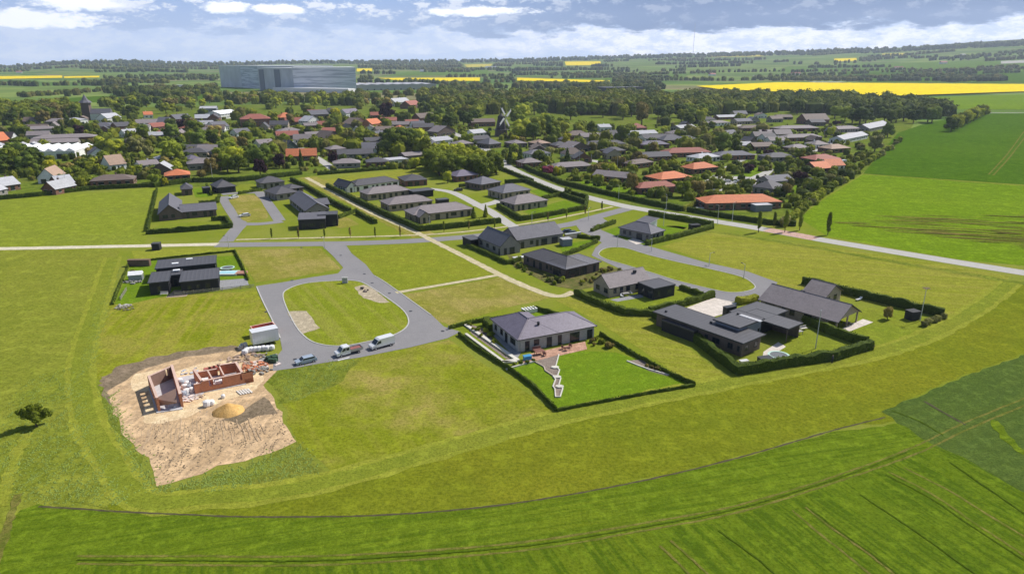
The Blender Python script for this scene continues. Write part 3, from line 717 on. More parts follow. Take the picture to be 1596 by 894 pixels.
def crown_mesh(kind, seed, n, core=True):
    r = random.Random(seed); bl = []
    if kind == 'round':
        for k in range(16):
            a = r.uniform(0, 6.28); h = r.uniform(0.32, 0.84); w = 0.30 * math.sqrt(max(0.05, 1 - ((h - 0.52) / 0.46) ** 2))
            w *= r.uniform(0.3, 1.15)
            bl.append((Vector((math.cos(a) * w, math.sin(a) * w, h)), r.uniform(0.12, 0.21)))
        bl.append((Vector((0, 0, 0.55)), 0.27))
    elif kind == 'conifer':
        for k in range(22):
            h = 0.08 + 0.86 * k / 22; w = 0.24 * (1 - h) + 0.01; a = k * 2.4
            bl.append((Vector((math.cos(a) * w * 0.6, math.sin(a) * w * 0.6, h)), w * 0.62 + 0.02))
    elif kind == 'column':
        for k in range(12):
            h = 0.22 + 0.7 * k / 12; bl.append((Vector((r.uniform(-.03, .03), r.uniform(-.03, .03), h)), 0.085 * (1.15 - abs(h - 0.5)) * r.uniform(0.75, 1.2)))
    elif kind == 'wind':
        bl = [(Vector(c_), r_) for c_, r_ in (((0, 0, .5), .2), ((.2, .05, .68), .17), ((-.22, 0, .42), .17), ((-.36, .08, .55), .11), ((.3, -.1, .5), .13), ((.05, .1, .82), .13), ((-.14, -.1, .7), .13), ((.42, 0, .72), .09), ((-.45, -.05, .36), .09), ((.12, -.2, .36), .12), ((-.05, .25, .38), .13), ((.25, .2, .86), .07))]
    else:   # bush
        for k in range(9):
            a = r.uniform(0, 6.28); w = r.uniform(0.1, 0.36)
            bl.append((Vector((math.cos(a) * w, math.sin(a) * w, r.uniform(0.25, 0.68))), r.uniform(0.2, 0.32)))
    mb = MB()
    if core:
        for c, rr in bl:
            off = len(mb.v)
            for q in ICO[0]:
                k = 0.86 * (1 + 0.22 * mn.noise((c + q * rr) * 9)); mb.v.append(c + q * rr * k)
            for q in ICO[1]: mb.f.append([off + t for t in q]); mb.mi.append(0)
    tot = sum(b[1] ** 2 for b in bl); ls = {'round': 0.034, 'wind': 0.03, 'conifer': 0.022, 'column': 0.018, 'bush': 0.06}[kind]
    cnt = 0; tries = 0
    while cnt < n and tries < n * 6:
        tries += 1
        t = r.uniform(0, tot)
        for c, rr in bl:
            t -= rr * rr
            if t <= 0: break
        d = Vector((r.gauss(0, 1), r.gauss(0, 1), r.gauss(0.25, 1))).normalized()
        p = c + d * rr * r.uniform(0.86, 1.16)
        if p.z < 0.03 or any((p - c2).length < r2 * 0.8 for c2, r2 in bl): continue
        nn = (d + Vector((r.gauss(0, .5), r.gauss(0, .5), r.gauss(0.15, .5)))).normalized()
        u = nn.orthogonal().normalized(); q = Matrix.Rotation(r.uniform(0, 6.28), 3, nn); u = q @ u; w = nn.cross(u)
        s = ls * r.uniform(0.6, 1.4)
        mb.face([p + u * s, p + w * s * 0.8, p - u * s * 0.9, p - w * s * 0.75]); cnt += 1
    return mb


def trunk_mesh(kind, seed):
    r = random.Random(seed); mb = MB()
    rad = {'round': 0.028, 'wind': 0.025, 'conifer': 0.02, 'column': 0.016, 'bush': 0.03}[kind]
    top = {'round': 0.55, 'wind': 0.6, 'conifer': 0.8, 'column': 0.7, 'bush': 0.4}[kind]
    mb.cone((0, 0, -0.01), rad * 1.3, (0, 0, 0.25 * top + 0.05), rad, 7); mb.cone((0, 0, 0.25 * top + 0.05), rad, (0.01, 0, top), rad * 0.35, 7)
    if kind in ('round', 'bush', 'wind'):
        for k in range(6):
            a = k * 1.05 + r.random(); h = r.uniform(0.22, 0.4); l = r.uniform(0.15, 0.26)
            mb.cone((0, 0, h), rad * 0.5, (math.cos(a) * l, math.sin(a) * l, h + r.uniform(0.12, 0.25)), rad * 0.15, 5)
    return mb


PROTO = {}


def proto(kind, lod, var):
    k = (kind, lod, var)
    if k not in PROTO:
        n = {'far': 330, 'mid': 900, 'near': 2600}[lod]
        if kind in ('column', 'bush'): n = n // 2
        cm = crown_mesh(kind, hash((kind, var)) % 1 + var * 17 + len(kind), n).mesh('crown'); cm.materials.append(LEAF['green'])
        tm = trunk_mesh(kind, var * 5 + 3).mesh('trunk'); tm.materials.append(BARK)
        PROTO[k] = (cm, tm)
    return PROTO[k]


PENDING = []        # things whose label is worded at the end, once all neighbours are known
TREEPOS = []


def tree(px, py, h, w=None, kind='round', col='green', lod=None, label=None, name=None, noun='tree', cat='tree', group=None, world=None):
    """px,py: foot of the tree in the photo; h: metres; w: crown width over its natural width"""
    p = world if world else P(px, py)
    D = p.length
    lod = lod or ('near' if D < 190 else 'mid' if D < 420 else 'far')
    cm, tm = proto(kind, lod, rnd.randrange(4))
    nm = name or {'round': 'broadleaf_tree', 'conifer': 'conifer_tree', 'column': 'poplar_tree', 'bush': 'garden_shrub'}[kind]
    e = empty(nm, p, rnd.uniform(0, 6.28)); s = (h * (w or 1) * rnd.uniform(.95, 1.05), h * (w or 1) * rnd.uniform(.95, 1.05), h)
    for n, me, m in (('crown', cm, LEAF[col]), ('trunk', tm, BARK)):
        if n == 'trunk' and kind == 'bush' and D > 250: continue
        o = bpy.data.objects.new(n, me); COL.objects.link(o); o.parent = e; o.scale = s
        o.material_slots[0].link = 'OBJECT'; o.material_slots[0].material = m
    e['category'] = cat
    if group: e['group'] = group
    if label: e['label'] = label
    else:
        shape = {'round': 'round', 'conifer': 'pointed', 'column': 'slender upright', 'bush': 'low'}[kind]
        size = 'large ' if h >= 13 and kind == 'round' else ''
        PENDING.append((e, f'{size}{COLW.get(col, col)} {shape} {noun}', p))
    TREEPOS.append((p.x, p.y, h * 0.4 * (w or 1)))
    return e


# ------------------------------------------------------------------ houses
RC = {'slate': rooftile('slate_roof', (0.125, 0.122, 0.14)), 'dark': rooftile('dark_felt_roof', (0.082, 0.08, 0.088), 1.0, 0.1, 0.6),
      'charcoal': rooftile('charcoal_tile_roof', (0.088, 0.084, 0.092)), 'brown': rooftile('brown_tile_roof', (0.155, 0.118, 0.10)),
      'greybrown': rooftile('grey_brown_tile_roof', (0.215, 0.185, 0.185)), 'orange': rooftile('orange_tile_roof', (0.52, 0.165, 0.07)),
      'red': rooftile('red_tile_roof', (0.30, 0.105, 0.075)), 'purple': rooftile('glazed_plum_tile_roof', (0.16, 0.138, 0.175), rough=0.45),
      'light': rooftile('light_grey_sheet_roof', (0.40, 0.40, 0.42)), 'white': plain('white_roof_sheet', (0.78, 0.78, 0.78), 0.5), 'tan': rooftile('tan_tile_roof', (0.32, 0.22, 0.16)),
      'blue': rooftile('blue_black_roof', (0.06, 0.065, 0.10))}
WC = {'white': plain('white_render', (0.72, 0.72, 0.70)), 'brick': brick('red_brown_brick', (0.20, 0.095, 0.065)), 'grey': brick('grey_brick', (0.26, 0.24, 0.22)),
      'sand': brick('sand_brick', (0.38, 0.31, 0.235)), 'black': plain('black_timber', (0.022, 0.022, 0.025), 0.7), 'brown': brick('brown_brick', (0.145, 0.105, 0.085)),
      'pale': brick('pale_grey_brick', (0.40, 0.38, 0.36)), 'orange': brick('orange_block', (0.50, 0.21, 0.11)), 'yellow': brick('yellow_brick', (0.46, 0.34, 0.2)),
      'green': plain('dark_green_timber', (0.05, 0.08, 0.07)), 'steel': plain('steel_cladding', (0.2, 0.22, 0.26))}
RW = {'slate': 'slate-grey', 'dark': 'dark flat-coloured', 'charcoal': 'charcoal-tiled', 'brown': 'brown-tiled', 'greybrown': 'grey-brown', 'orange': 'orange-tiled', 'red': 'dull red', 'purple': 'plum-coloured',
      'light': 'light grey', 'white': 'white', 'tan': 'tan', 'blue': 'blue-black'}
WW = {'white': 'white', 'brick': 'red-brown brick', 'grey': 'grey brick', 'sand': 'sand-coloured', 'black': 'black timber', 'brown': 'brown brick', 'pale': 'pale grey', 'orange': 'orange block', 'yellow': 'yellow brick', 'green': 'dark green', 'steel': 'steel'}
FR_W = plain('white_window_frame', (0.7, 0.7, 0.68), 0.5); FR_D = plain('dark_window_frame', (0.035, 0.035, 0.04), 0.5)
GL = glass(); TRIM = plain('dark_fascia', (0.05, 0.05, 0.055), 0.5); TRIMW = plain('white_fascia', (0.66, 0.66, 0.64), 0.5)
HOUSEPOS = []


def window(M, root, side, L, D, u, wd, z0, z1, near, fr, name='window'):
    """side 0 front, 1 right, 2 back, 3 left; u: centre along that wall"""
    T = {0: Matrix.Identity(4), 1: Matrix.Translation((L, 0, 0)) @ Matrix.Rotation(R(90), 4, 'Z'),
         2: Matrix.Translation((L, D, 0)) @ Matrix.Rotation(R(180), 4, 'Z'), 3: Matrix.Translation((0, D, 0)) @ Matrix.Rotation(R(-90), 4, 'Z')}[side]
    MM = M @ T
    x0, x1 = u - wd / 2, u + wd / 2; t = 0.09
    if near:
        f = MB(MM); f.box(x0, x1, -0.05, 0.03, z0, z0 + t); f.box(x0, x1, -0.05, 0.03, z1 - t, z1)
        f.box(x0, x0 + t, -0.05, 0.03, z0 + t, z1 - t); f.box(x1 - t, x1, -0.05, 0.03, z0 + t, z1 - t)
        n = int(wd / 1.1)
        for k in range(1, n + 1):
            xc = x0 + (x1 - x0) * k / (n + 1); f.box(xc - 0.03, xc + 0.03, -0.05, 0.03, z0 + t, z1 - t)
        if name == 'window': f.box(x0 - 0.06, x1 + 0.06, -0.10, 0.03, z0 - 0.06, z0)
        o = f.build(name, fr, root)
        g = MB(MM); g.box(x0 + 0.02, x1 - 0.02, -0.02, 0.02, z0 + 0.02, z1 - 0.02); g.build('pane', GL, o)
    else:
        g = MB(MM); g.box(x0, x1, -0.03, 0.02, z0, z1, 0); g.box(x0 - 0.07, x1 + 0.07, -0.05, 0.02, z1, z1 + 0.07, 1); g.box(x0 - 0.07, x1 + 0.07, -0.07, 0.02, z0 - 0.08, z0, 1)
        g.build(name, [GL, fr], root)


def block(root, M, L, D, h, roof, rise, rc, wc, near, over=0.45, wins=True, z=0.0, fr=None, trim=None, sides=(0, 1, 3), open_sides=(), chim=False, skip=(), wl=0.0):
    wall = WC[wc]; rf = RC[rc]; fr = fr or (FR_D if near else FR_W); trim = trim or TRIM
    mb = MB(M); e = 0.12
    if not open_sides:
        if roof in ('h', 'f'): mb.box(0, L, 0, D, 0, h)
        elif roof == 'g':
            mb.ext([(0, 0), (D, 0), (D, h), (D / 2, h + rise - 0.06), (0, h)], 0, 1) if False else None
            a = [mb.p(0, y, q) for y, q in ((0, 0), (D, 0), (D, h), (D / 2, h + rise - 0.03), (0, h))]
            b = [mb.p(L - wl, y, q) for y, q in ((0, 0), (D, 0), (D, h), (D / 2, h + rise - 0.03), (0, h))]
            if wl:
                for y in (0.1, D * .5, D - .35):
                    pb = MB(M); pb.box(L - .3, L, y, y + .25, 0, h + (rise - .2 if y == D * .5 else 0) - .05); pb.build('post', wall, root)
                gb = MB(M); gb.face([(L - .02, 0, h), (L - .02, D, h), (L - .02, D / 2, h + rise - .03)]); gb.face([(L - .2, 0, h), (L - .2, D / 2, h + rise - .03), (L - .2, D, h)]); gb.face([(L - .2, 0, h), (L - .2, D, h), (L - .02, D, h), (L - .02, 0, h)]); gb.build('gable', wall, root)
            mb.f += [a[::-1], b]; mb.mi += [0, 0]
            for i in range(5): j = (i + 1) % 5; mb.f.append([a[i], a[j], b[j], b[i]]); mb.mi.append(0)
        elif roof == 'G':
            a = [mb.p(x, 0, q) for x, q in ((0, 0), (L, 0), (L, h), (L / 2, h + rise - 0.03), (0, h))]
            b = [mb.p(x, D, q) for x, q in ((0, 0), (L, 0), (L, h), (L / 2, h + rise - 0.03), (0, h))]
            mb.f += [a, b[::-1]]; mb.mi += [0, 0]
            for i in range(5): j = (i + 1) % 5; mb.f.append([a[j], a[i], b[i], b[j]]); mb.mi.append(0)
        elif roof == 's':
            a = [mb.p(0, y, q) for y, q in ((0, 0), (D, 0), (D, h + rise), (0, h))]; b = [mb.p(L, y, q) for y, q in ((0, 0), (D, 0), (D, h + rise), (0, h))]
            mb.f += [a[::-1], b]; mb.mi += [0, 0]
            for i in range(4): j = (i + 1) % 4; mb.f.append([a[i], a[j], b[j], b[i]]); mb.mi.append(0)
        mb.build('wall', wall, root)
    else:       # carport or veranda on posts, closed at the back
        t = 0.15
        if 0 not in open_sides: mb.box(0, L, 0, t, 0, h)
        if 2 not in open_sides: mb.box(0, L, D - t, D, 0, h)
        if 3 not in open_sides: mb.box(0, t, t, D - t, 0, h)
        if 1 not in open_sides: mb.box(L - t, L, t, D - t, 0, h)
        if len(open_sides) < 4: mb.build('wall', wall, root)
        for x, y in ((0, 0), (L - t, 0), (L - t, D - t), (0, D - t)):
            pb = MB(M); pb.box(x + .003, x + t - .003, y + .003, y + t - .003, 0, h - .003); pb.build('post', wall, root)
    z0 = h + z; o = over; rb = MB(M)
    if roof == 'f':
        rb.box(-o, L + o, -o, D + o, z0, z0 + 0.22, 1); rb.box(-o + .06, L + o - .06, -o + .06, D + o - .06, z0 + 0.20, z0 + 0.235, 0)
        if near:
            for q in ((-o, -o + .12, -o, D + o), (L + o - .12, L + o, -o, D + o)): rb.box(*q, z0 + 0.22, z0 + 0.28, 1)
            for q in ((-o + .12, L + o - .12, -o, -o + .12), (-o + .12, L + o - .12, D + o - .12, D + o)): rb.box(*q, z0 + 0.22, z0 + 0.28, 1)
    elif roof == 'h':
        w = (min(L, D) + 2 * o) / 2; t = 0.16
        lo = [(-o, -o), (L + o, -o), (L + o, D + o), (-o, D + o)]
        if L >= D: r0, r1 = (-o + w, D / 2), (L + o - w, D / 2)
        else: r0, r1 = (L / 2, -o + w), (L / 2, D + o - w)
        rb.prism(lo, z0 - 0.02, z0 + t, 1)
        k = [rb.p(x, y, z0 + t + .003) for x, y in lo]; a = rb.p(*r0, z0 + t + rise); b = rb.p(*r1, z0 + t + rise)
        fs = [[k[0], k[1], b, a], [k[1], k[2], b], [k[2], k[3], a, b], [k[3], k[0], a]] if L >= D else [[k[0], k[1], a], [k[1], k[2], b, a], [k[2], k[3], b], [k[3], k[0], a, b]]
        rb.f += fs; rb.mi += [0] * 4
    elif roof in ('g', 'G'):
        t = 0.18
        A, B = (L, D) if roof == 'g' else (D, L)
        def q(a, b, c): return (a, b, c) if roof == 'g' else (b, a, c)
        sl = rise / (B / 2); zl = z0 - sl * o
        for sgn in (0, 1):
            y0, y1 = (-o, B / 2) if sgn == 0 else (B + o, B / 2)
            pts = [q(-o, y0, zl), q(A + o, y0, zl), q(A + o, y1, z0 + rise), q(-o, y1, z0 + rise)]
            up = [(x, y, zz + t) for x, y, zz in pts]
            ia = [rb.p(*c) for c in pts]; ib = [rb.p(*c) for c in up]
            rb.f += [ia, ib[::-1]]; rb.mi += [1, 0]
            for i, j in ((0, 1), (1, 2), (2, 3), (3, 0)): rb.f.append([ia[i], ia[j], ib[j], ib[i]]); rb.mi.append(1)
    elif roof == 's':
        sl = rise / D; a = [(-o, -o, z0 - sl * o), (L + o, -o, z0 - sl * o), (L + o, D + o, z0 + rise + sl * o), (-o, D + o, z0 + rise + sl * o)]
        ia = [rb.p(*c) for c in a]; ib = [rb.p(c[0], c[1], c[2] + 0.2) for c in a]
        rb.f += [ia[::-1], ib]; rb.mi += [1, 0]
        for i, j in ((0, 1), (1, 2), (2, 3), (3, 0)): rb.f.append([ia[i], ia[j], ib[j], ib[i]]); rb.mi.append(1)
    ro = rb.build('roof', [rf, trim], root)
    if near and roof in ('h', 'g', 'G'):       # ridge cap and gutter
        g = MB(M)
        if roof == 'h':
            za = z0 + 0.16 + rise
            g.cone((*r0, za), 0.11, (*r1, za), 0.11, 6)
            for c, rr in ((lo[0], r0), (lo[3], r0), (lo[1], r1), (lo[2], r1)) if L >= D else ((lo[0], r0), (lo[1], r0), (lo[2], r1), (lo[3], r1)):
                g.cone((*c, z0 + 0.17), 0.07, (*rr, za), 0.07, 5)
        elif roof == 'g': g.cone((-o, D / 2, z0 + rise + .17), 0.1, (L + o, D / 2, z0 + rise + .17), 0.1, 6)
        else: g.cone((L / 2, -o, z0 + rise + .17), 0.1, (L / 2, D + o, z0 + rise + .17), 0.1, 6)
        g.build('ridge', rf, ro)
    if chim:
        c = MB(M); x = L * rnd.uniform(.3, .7); y = D * 0.5 + 0.8; c.box(x - .3, x + .3, y - .3, y + .3, z0, z0 + rise + 0.75); c.box(x - .36, x + .36, y - .36, y + .36, z0 + rise + .75, z0 + rise + .83)
        c.build('chimney', WC['brown'] if wc != 'white' else WC['white'], ro)
    if wins:
        for s in sides:
            if s in open_sides: continue
            ln = (L - wl) if s in (0, 2) else D
            if wl and s == 1: continue
            if ln < 2.5: continue
            u = rnd.uniform(1.0, 1.6); door = s == 0
            while u < ln - 0.9:
                w = rnd.choice((0.9, 1.2, 1.2, 1.8, 2.3)) if s == 0 else rnd.choice((0.8, 1.1, 1.5))
                w = min(w, (ln - u) - 0.4)
                if w < 0.5: break
                if (s, int(u)) in skip: u += 1; continue
                if door and rnd.random() < 0.35: window(M, root, s, L, D, u + .5, 1.0, 0.06, 2.12, near, fr, 'door'); door = False; u += 2.0; continue
                low = rnd.random() < (0.4 if near else 0.25)
                window(M, root, s, L, D, u + w / 2, w, 0.1 if low else 0.95, 2.14, near, fr)
                u += w + rnd.uniform(0.9, 2.6)
            if h > 4.6:
                u = 1.2
                while u < ln - 1.2: window(M, root, s, L, D, u + .5, 1.0, 3.5, 4.6, near, fr); u += rnd.uniform(1.9, 2.8)


def house(name, label, cat, blocks, group=None, near=True, look=None):
    """blocks: dicts with a,b (pixels of the front eave or foot), z (height those pixels lie at), d (depth in m or a pixel), h, roof, rise, rc, wc"""
    b0 = blocks[0]; A = P(*b0['a'], b0.get('z', 0)); B = P(*b0['b'], b0.get('z', 0))
    A.z = B.z = 0
    ang = math.atan2(B.y - A.y, B.x - A.x)
    root = empty(name, A, ang)
    root['category'] = cat
    if group: root['group'] = group
    inv = (Matrix.Translation(A) @ Matrix.Rotation(ang, 4, 'Z')).inverted()
    for k, b in enumerate(blocks):
        zz = b.get('z', 0)
        a = P(*b['a'], zz); c = P(*b['b'], zz); a.z = c.z = 0
        an = math.atan2(c.y - a.y, c.x - a.x)
        if b.get('snap', True) and k:                 # keep the walls of one house square to each other
            q = round((an - ang) / (math.pi / 2)) * math.pi / 2 + ang
            if abs(q - an) < R(24): an = q
        L = (c - a).length; M = Matrix.Translation(a) @ Matrix.Rotation(an, 4, 'Z')
        d = b['d']
        if isinstance(d, tuple):
            e = P(*d, zz); e.z = 0; d = abs((M.inverted() @ e).y)
        L *= b.get('lx', 1)
        off = b.get('off', (0, 0))
        M = M @ Matrix.Translation((off[0], off[1], 0))
        HOUSEPOS.append(((M @ Vector((L / 2, d / 2, 0))), math.hypot(L, d) / 2))
        rc, wc = b.get('rc', b0.get('rc')), b.get('wc', b0.get('wc'))
        block(root, inv @ M, L, d, b.get('h', 2.6), b.get('roof', 'h'), b.get('rise', 1.8), rc, wc, near, b.get('over', 0.45), b.get('wins', True), 0.012 * k,
              b.get('fr'), b.get('trim'), b.get('sides', (0, 1, 3)), b.get('open', ()), b.get('chim', False), (), b.get('wl', 0.0))
    if label: root['label'] = label
    else: PENDING.append((root, look, A.lerp(B, 0.5)))
    return root


NG = 'detached houses of the new estate'
N1 = house('bungalow', 'plum-tiled L-shaped bungalow with pale walls and a paved terrace in the foreground', 'house', [
    dict(a=(811, 548.6), b=(925.5, 526.4), d=8.6, h=2.7, roof='h', rise=2.3, rc='purple', wc='pale', fr=FR_D),
    dict(a=(768, 516), b=(811, 548.6), d=8.4, h=2.7, roof='h', rise=2.25, lx=0.99, sides=(0,))], NG)
N2 = house('villa', 'dark flat-roofed villa of several long low wings inside the big hedge', 'house', [
    dict(a=(1024, 487), b=(1157, 534), z=3.0, d=6.4, h=3.0, roof='f', rc='dark', wc='brown', over=0.7),
    dict(a=(1032, 500), b=(1081, 518), z=2.2, d=2.6, h=2.2, roof='f', over=0.1, wins=False, wc='black'),
    dict(a=(1116, 499), b=(1154, 510), z=3.9, d=8.0, h=3.9, roof='f', over=0.5, wc='steel', sides=(0, 1)),
    dict(a=(1160, 491), b=(1229, 512), z=3.1, d=(1248, 505), h=3.1, roof='f', over=0.5, open=(1, 0), wins=False),
    dict(a=(1140, 487), b=(1188, 499), z=3.05, d=10, h=3.05, roof='f', over=0.4, wc='black', wins=False)], NG)
N3 = house('long_house', 'long brick house with a plum-grey gable roof and an open veranda end', 'house', [
    dict(a=(1186, 466), b=(1305, 500), z=2.6, d=(1347, 487), h=2.6, roof='g', rise=2.6, rc='greybrown', wc='sand', over=0.5, wl=4.2),
    dict(a=(1250, 455), b=(1284, 463), z=2.6, d=(1311, 454), h=2.6, roof='g', rise=2.1, rc='greybrown', wc='sand', off=(0, 1))], NG)
N4 = house('cottage', 'grey-brown gabled cottage with a black flat-roofed annex on its right', 'house', [
    dict(a=(949.5, 464), b=(1000, 453.5), d=(921, 453.5), h=2.5, roof='g', rise=2.5, rc='greybrown', wc='sand', over=0.25, lx=1.25),
    dict(a=(995, 441), b=(1025, 449.5), z=2.75, d=(1050, 443.5), h=2.75, roof='f', rc='dark', wc='black', over=0.15, sides=(0, 1))], NG)
N5 = house('bungalow', 'hip-roofed brown brick bungalow set among flower beds', 'house', [
    dict(a=(816, 397), b=(882, 420), z=2.6, d=8.0, h=2.6, roof='h', rise=2.0, rc='charcoal', wc='brown'),
    dict(a=(882, 420), b=(937, 409), z=2.6, d=8.2, h=2.6, roof='h', rise=1.98, rc='slate', wc='brown')], NG)
N6 = house('gabled_house', 'large slate-roofed grey house with a tall gable towards the path', 'house', [
    dict(a=(806, 388.5), b=(877, 377), d=10, h=2.8, roof='g', rise=2.9, rc='slate', wc='grey', over=0.2),
    dict(a=(780, 398.5), b=(808, 392.5), d=13.5, h=2.8, roof='G', rise=3.0, rc='slate', wc='grey', over=0.2),
    dict(a=(734, 386.5), b=(752, 385), d=5.5, h=2.3, roof='f', rc='dark', wc='black', over=0.1, wins=False, open=(0,)),
    ], NG)
N7 = house('bungalow', 'dark hip-roofed house on the corner lawn beside the main road', 'house', [
    dict(a=(966, 355), b=(1014, 365), z=2.6, d=(1039, 360), h=2.6, roof='h', rise=2.2, rc='slate', wc='grey'),
    dict(a=(984, 350), b=(1004, 353), z=3.2, d=8, h=3.2, roof='s', rise=1.5, rc='slate', wc='white', wins=False, trim=TRIMW)], NG)
N8 = house('black_house', 'black timber house with stepped flat roofs alone on its plot at left', 'house', [
    dict(a=(232, 442), b=(262, 439), z=3.0, d=9.5, h=3.0, roof='f', rc='dark', wc='black', over=0.3),
    dict(a=(281, 440.5), b=(339.6, 434.5), z=3.0, d=9.8, h=3.0, roof='f', rc='dark', wc='black', over=0.3),
    dict(a=(260, 431), b=(283, 429), z=2.9, d=5, h=2.9, roof='f', rc='dark', wc='black', over=0.05),
    dict(a=(243, 420), b=(334, 414.5), z=3.4, d=8.6, h=3.4, roof='f', rc='dark', wc='black', over=0.3)], NG)
for px, py, lb in ((300, 407, 'roof'),): pass
MGp = 'bungalows of the older part of the estate'
T = lambda a, b, d, **k: dict(a=a, b=b, d=d, **k)
house('bungalow', 'white-walled bungalow with a charcoal hipped roof behind the long hedge', 'house', [T((553, 299.5), (622, 290.5), 9, rc='charcoal', wc='white', rise=2.0, fr=FR_D), T((541, 301), (556, 299), 12, roof='G', rise=2.1, rc='charcoal', wc='white')], MGp)
house('bungalow', 'grey-brown hipped bungalow directly in front of the white-walled one', 'house', [T((574, 313), (640, 305.5), 9, rc='greybrown', wc='sand', rise=2.0, chim=True)], MGp)
house('bungalow', 'hipped bungalow with sand brick and a dark carport, third behind the hedge', 'house', [T((607, 330), (674, 322.5), 9.5, rc='greybrown', wc='sand', rise=2.0), T((645, 309), (676, 306), 6, roof='f', rc='dark', wc='black', wins=False)], MGp)
house('bungalow', 'brown hipped bungalow with a small front gable at the hedge corner', 'house', [T((646, 346.5), (737, 336), 9.5, rc='greybrown', wc='sand', rise=2.2), T((655, 349), (672, 347), 5, roof='G', rise=1.5, rc='greybrown', wc='sand', z=0)], MGp)
house('bungalow', 'charcoal hipped bungalow at the end of the side road behind the white one', 'house', [T((632, 291), (666, 288.5), 12, rc='charcoal', wc='brick', rise=2.0)], MGp)
house('shed', 'black garden shed beside the brown hipped bungalow', 'shed', [T((683, 321), (700, 319.5), 3.5, roof='f', rc='dark', wc='black', h=2.2, wins=False, over=0.1)], MGp)
house('cube_house', 'black boxy house with a tilted sheet roof and large dark panels', 'house', [T((466, 358), (508, 356), 7, roof='s', rise=0.9, h=3.4, rc='slate', wc='black', over=0.15), T((497, 353.5), (527, 352), 6, roof='f', h=4.0, rc='dark', wc='black', over=0.1)], MGp)
house('long_house', 'long slate gabled house running back behind the black boxy house', 'house', [T((452, 318), (478, 339), 8.5, roof='g', rise=2.5, rc='slate', wc='grey'), T((490, 330), (514, 328.5), 7, roof='g', rise=1.6, rc='slate', wc='black')], MGp)
house('bungalow', 'charcoal hipped bungalow right of the small dry green', 'house', [T((432, 313), (465, 308.5), 12, rc='charcoal', wc='grey', rise=2.3)], MGp)
house('bungalow', 'charcoal hipped bungalow beside the long garden hedge above the small green', 'house', [T((408, 295), (444, 291.5), 9, rc='charcoal', wc='grey', rise=2.2)], MGp)
house('garage', 'low hipped outbuilding between the bungalows and the diagonal path', 'outbuilding', [T((452, 303), (473, 300), 8, rc='charcoal', wc='brown', rise=1.4, h=2.3)], MGp)
house('bungalow', 'charcoal hipped bungalow at the far left corner of the small green', 'house', [T((340, 302), (368, 299), 10, rc='charcoal', wc='black', rise=2.6)], MGp)
house('bungalow', 'L-shaped slate bungalow with brown walls at the upper left field corner', 'house', [T((284, 341), (338, 336.5), 8, roof='g', rise=1.9, rc='slate', wc='brown'), T((249, 344.5), (284, 341.5), 26, roof='G', rise=3.0, rc='slate', wc='brown'), T((284, 305), (299, 303), 9, rc='charcoal', wc='brown')], MGp)
house('shed', 'black garden shed left of the corner bungalow lawn', 'shed', [T((318, 302), (329, 301), 4, roof='f', rc='dark', wc='black', wins=False, over=0.1, h=2.3)], MGp)
house('bungalow', 'plum-grey hipped bungalow just in front of the dense round copse', 'house', [T((712, 284), (745, 280.5), 10, rc='purple', wc='brick', rise=2.2)], MGp)
house('bungalow', 'slate hipped bungalow left of the square lawn', 'house', [T((750, 297), (780, 292), 11, rc='slate', wc='brown', rise=2.4)], MGp)
house('bungalow', 'slate hipped bungalow behind the sand-coloured one', 'house', [T((784, 311), (826, 305), 11, rc='slate', wc='sand', rise=2.5)], MGp)
house('bungalow', 'sand-coloured bungalow with a grey-brown hipped roof and trimmed hedge corner', 'house', [T((802, 329.5), (853, 322), 10, rc='greybrown', wc='sand', rise=2.4), T((792, 326), (806, 326), 6, roof='h', rise=1.2, rc='greybrown', wc='black', wins=False)], MGp)
house('shed', 'small black shelter on the verge of the pale farm lane', 'shed', [T((237, 390.5), (249, 390), 2.2, roof='f', rc='dark', wc='black', wins=False, over=0.05, h=1.9)])

